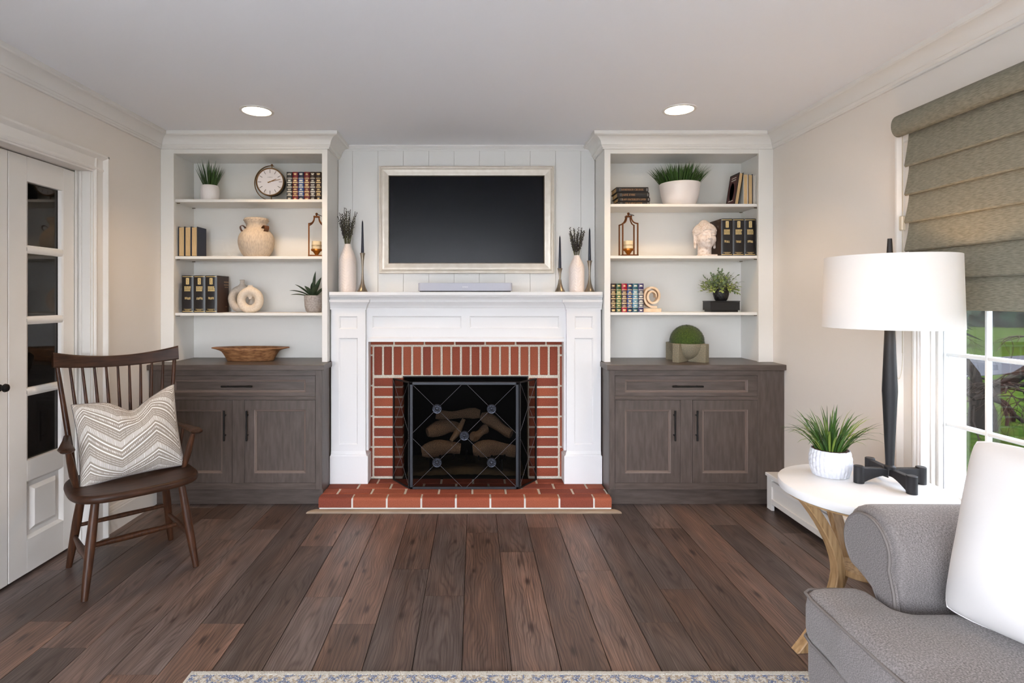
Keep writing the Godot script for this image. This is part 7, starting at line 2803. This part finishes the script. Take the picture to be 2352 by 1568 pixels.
func bust() -> void:
	var t := thing("plaster_bust", "whitewashed clay head statue with curled hair beside the black volumes", "statue", Vector3(1.541, 1.5962, -3.700), deg_to_rad(3.0))
	var ell := func(p: Vector3, r: Vector3) -> float:
		var k0 := (p / r).length()
		var k1 := (p / (r * r)).length()
		return k0 * (k0 - 1.0) / maxf(k1, 1e-6)
	var cap := func(p: Vector3, a: Vector3, b: Vector3, r: float) -> float:
		var pa := p - a
		var ba := b - a
		return (pa - ba * clampf(pa.dot(ba) / ba.dot(ba), 0.0, 1.0)).length() - r
	var s := MB.new()
	s.nets(func(p: Vector3) -> float:
		var x := absf(p.x)
		var q := Vector3(x, p.y, p.z)
		var d: float = ell.call(p - Vector3(0, 0.142, 0.0), Vector3(0.064, 0.078, 0.070))
		d = smin(d, ell.call(p - Vector3(0, 0.098, 0.014), Vector3(0.050, 0.046, 0.052)), 0.03)
		d = smin(d, ell.call(p - Vector3(0, 0.072, 0.046), Vector3(0.020, 0.014, 0.016)), 0.018)
		d = smin(d, cap.call(p, Vector3(0, 0.0, -0.006), Vector3(0, 0.075, -0.004), 0.043), 0.012)
		d = smin(d, ell.call(q - Vector3(0.030, 0.106, 0.044), Vector3(0.020, 0.022, 0.018)), 0.02)
		d = smin(d, cap.call(q, Vector3(0.006, 0.154, 0.064), Vector3(0.040, 0.152, 0.050), 0.0040), 0.010)
		d = -smin(-d, ell.call(q - Vector3(0.026, 0.139, 0.072), Vector3(0.020, 0.011, 0.012)), 0.008)
		d = smin(d, ell.call(q - Vector3(0.026, 0.138, 0.058), Vector3(0.017, 0.0085, 0.010)), 0.003)
		d = -smin(-d, cap.call(q, Vector3(0.014, 0.1345, 0.0705), Vector3(0.040, 0.1350, 0.062), 0.0016), 0.002)
		d = smin(d, cap.call(p, Vector3(0, 0.152, 0.068), Vector3(0, 0.118, 0.082), 0.0065), 0.007)
		d = smin(d, ell.call(q - Vector3(0.006, 0.114, 0.078), Vector3(0.0085, 0.006, 0.008)), 0.005)
		d = smin(d, cap.call(q, Vector3(0.0, 0.0985, 0.0725), Vector3(0.016, 0.0965, 0.0645), 0.0038), 0.003)
		d = smin(d, cap.call(q, Vector3(0.0, 0.0905, 0.0715), Vector3(0.012, 0.0915, 0.0655), 0.0042), 0.003)
		d = -smin(-d, cap.call(q, Vector3(0.0, 0.0948, 0.0770), Vector3(0.018, 0.0948, 0.0665), 0.0014), 0.002)
		d = smin(d, cap.call(q, Vector3(0.067, 0.138, -0.004), Vector3(0.066, 0.060, -0.002), 0.0085), 0.005)
		d = -smin(-d, cap.call(q, Vector3(0.0775, 0.134, 0.002), Vector3(0.075, 0.072, 0.003), 0.0035), 0.003)
		# hair mass with a raised hairline, and the top knot
		var hair: float = ell.call(p - Vector3(0, 0.158, -0.006), Vector3(0.0735, 0.066, 0.0775))
		var line := 0.172 - 0.55 * pow(maxf(0.0, x - 0.02), 1.15) * 2.2
		var cut := line - p.y + maxf(0.0, -p.z * 0.8)
		if p.z < 0.0:
			cut = (0.172 - 0.9 * x) - p.y - absf(p.z) * 1.3
		hair = maxf(hair, cut)
		d = smin(d, hair, 0.003)
		d = smin(d, ell.call(p - Vector3(0, 0.216, -0.012), Vector3(0.031, 0.030, 0.031)), 0.018)
		# plinth
		d = smin(d, rbox(p - Vector3(0.012, 0.004, 0.0), Vector3(0.054, 0.0075, 0.046), 0.002), 0.002)
		return maxf(d, -p.y), Vector3(-0.092, -0.006, -0.095), Vector3(0.092, 0.252, 0.100), 0.0038)
	put(s, "head", M.bust_plaster, t)
	# rows of curls over the hair
	var c := MB.new()
	var bead := MB.new()
	bead.lathe([Vector2(0, -0.0042), Vector2(0.003, -0.003), Vector2(0.0042, 0), Vector2(0.003, 0.003), Vector2(0, 0.0042)], 6)
	for r in 12:
		var el := 0.16 + r * 0.118
		var n := int(44 * cos(el)) + 4
		for i in n:
			var a := TAU * (i + 0.5 * (r % 2)) / n
			var d := Vector3(cos(el) * sin(a), sin(el), cos(el) * cos(a))
			var p := Vector3(0, 0.158, -0.006) + Vector3(d.x * 0.0735, d.y * 0.066, d.z * 0.0775)
			if p.z > 0.0 and p.y < 0.172 - 0.55 * pow(maxf(0.0, absf(p.x) - 0.02), 1.15) * 2.2 + 0.002:
				continue
			if p.z <= 0.0 and p.y < (0.172 - 0.9 * absf(p.x)) - absf(p.z) * 1.3:
				continue
			c.t = Transform3D(Basis.IDENTITY, p)
			for k in range(0, bead.v.size(), 3):
				c.tri(bead.v[k], bead.v[k + 1], bead.v[k + 2], bead.n[k], bead.n[k + 1], bead.n[k + 2])
	put(c, "curls", M.bust_plaster, t).set_meta("kind", "stuff")


# ============================ on the mantel ===================================
func herring_vase(label: String, at: Vector3, rb: float, h: float, rn: float, seed_: int, top: float) -> void:
	var t := thing("flower_vase", label, "vase", at, 0.0, "herringbone vases on the mantel")
	var s := MB.new()
	var rows := []
	var nj := 84
	var ni := 132
	for j in nj + 1:
		var f := float(j) / nj
		var rad := rb
		if f < 0.05:
			rad = rb * (0.90 + 0.10 * sqrt(f / 0.05))
		if f > 0.66:
			var g := (f - 0.66) / 0.34
			rad = lerpf(rb, rn, smoothstep(0.0, 1.0, g) * 0.55 + 0.45 * pow(g, 1.25))
		var line := []
		for i in ni:
			var a := TAU * i / ni
			var col := fposmod(a / TAU * 12.0, 1.0)
			var zig := absf(fposmod(a / TAU * 12.0 * 0.5, 1.0) - 0.5) * 2.0
			var q := fposmod(f * h / 0.020 + zig * 1.1, 1.0)
			var groove := exp(-pow((q - 0.5) / 0.13, 2.0)) + exp(-pow(minf(col, 1.0 - col) / 0.05, 2.0)) * 0.8
			var rr := rad - 0.0016 * minf(groove, 1.0) * (1.0 if f > 0.02 and f < 0.97 else 0.0)
			line.append(Vector3(sin(a) * rr, f * h, cos(a) * rr))
		rows.append(line)
	s.grid(rows, 1.0, true)
	s.lathe([Vector2(0, 0.0003), Vector2(rb * 0.9, 0.0003)], 30)
	s.lathe([Vector2(rn, h), Vector2(rn - 0.003, h + 0.001), Vector2(rn - 0.004, h - 0.03)], 30)
	put(s, "body", M.vase_blush, t)
	var rg := RandomNumberGenerator.new()
	rg.seed = seed_
	var v := thing("dried_lavender", "bunch of dried lavender stems in the %s" % label.get_slice(" ", 0) + " blush vase", "dried flowers", at + Vector3(0, h - 0.03, 0), 0.0, "dried lavender bunches")
	var st := MB.new()
	var bl := MB.new()
	for i in 34:
		var a := rg.randf() * TAU
		var sp := rg.randf_range(0.02, 0.24)
		var d := Vector3(cos(a) * sp, 1.0, sin(a) * sp).normalized()
		var len := (top + 0.03) * rg.randf_range(0.55, 1.0)
		var p := Vector3(cos(a) * rn * 0.5, 0.0, sin(a) * rn * 0.5)
		var pts := []
		for k in 7:
			pts.append(p + d * len * k / 6.0 + Vector3(cos(a), 0, sin(a)) * 0.006 * pow(k / 6.0, 2.0))
		st.tube(pts, 0.0011, 4)
		var buds := rg.randi_range(12, 22)
		for k in buds:
			var f := 0.38 + 0.62 * k / buds
			var fi := f * 6.0
			var i0 := mini(int(fi), 5)
			var c: Vector3 = pts[i0].lerp(pts[i0 + 1], fi - i0)
			var b := rg.randf() * TAU
			var o := Vector3(cos(b), 0.7, sin(b)).normalized()
			bl.tube([c, c + o * 0.005, c + o * 0.010], [0.0006, 0.0029, 0.0008], 4)
	put(st, "stems", M.lavender_stem, v).set_meta("kind", "stuff")
	put(bl, "buds", M.lavender, v).set_meta("kind", "stuff")


func candlestick(label: String, at: Vector3, h: float) -> void:
	var t := thing("candlestick", "%s flared nickel candlestick" % label, "candlestick", at, 0.0, "nickel candlesticks on the mantel")
	var s := MB.new()
	s.lathe([Vector2(0, 0), Vector2(0.0355, 0), Vector2(0.0358, 0.002), Vector2(0.030, 0.012), Vector2(0.0215, 0.030), Vector2(0.0135, 0.056), Vector2(0.0090, 0.085), Vector2(0.0068, h * 0.5), Vector2(0.0066, h * 0.62), Vector2(0.0085, h * 0.78), Vector2(0.0130, h * 0.92), Vector2(0.0180, h), Vector2(0.0165, h), Vector2(0.0115, h - 0.006), Vector2(0, h - 0.006)], 28)
	put(s, "body", M.nickel, t)
	t = thing("taper_candle", "dark navy taper candle in the %s candlestick" % label, "candle", at + Vector3(0, h - 0.0055, 0), 0.0, "navy taper candles")
	s = MB.new()
	s.lathe([Vector2(0, 0), Vector2(0.0100, 0), Vector2(0.0102, 0.01), Vector2(0.0055, 0.205), Vector2(0.0045, 0.216), Vector2(0.0010, 0.226), Vector2(0, 0.226)], 16)
	put(s, "wax", M.taper_navy, t)
	s = MB.new()
	s.tube([Vector3(0, 0.224, 0), Vector3(0.0006, 0.231, 0)], 0.0008, 5)
	put(s, "wick", M.clock_black, t)


func mantel_ornaments() -> void:
	var y := 1.3589
	herring_vase("tall blush vase with a herringbone pattern beside the clock bookcase", Vector3(-0.867, y, -3.775), 0.0585, 0.327, 0.0215, 5, 0.25)
	herring_vase("short blush vase with a herringbone pattern between two candlesticks", Vector3(0.697, y, -3.775), 0.0525, 0.250, 0.0190, 6, 0.20)
	candlestick("single tall", Vector3(-0.759, y, -3.745), 0.264)
	candlestick("short", Vector3(0.578, y, -3.745), 0.160)
	candlestick("tall paired", Vector3(0.779, y, -3.745), 0.212)
	var t := thing("soundbar", "pale grey cloth-covered soundbar on the mantel shelf", "speaker", Vector3(-0.063, y, -3.745))
	var s := MB.new()
	s.t = Transform3D(Basis(Vector3.RIGHT, Vector3(0, 0, -1), Vector3.UP), Vector3.ZERO)
	var ol := PackedVector2Array()
	for q in [[0.29, -0.024, -PI / 2], [0.29, 0.024, 0.0], [-0.29, 0.024, PI / 2], [-0.29, -0.024, PI]]:
		for i in 7:
			var f: float = q[2] + PI / 2 * i / 6.0
			ol.append(Vector2(q[0] + cos(f) * 0.026, q[1] + sin(f) * 0.026))
	s.prism(ol, 0.007, 0.0605, 0.002)
	put(s, "body", M.bar_cloth, t)
	s = MB.new()
	s.bb(Vector3(-0.305, 0, -0.042), Vector3(0.305, 0.007, 0.042), 0.001)
	put(s, "base", M.bar_base, t)
	text("SONOS", 0.0075, M.bar_letter, t, Vector3(0, 0.033, 0.0501), Vector3.ZERO, false, 1.1)
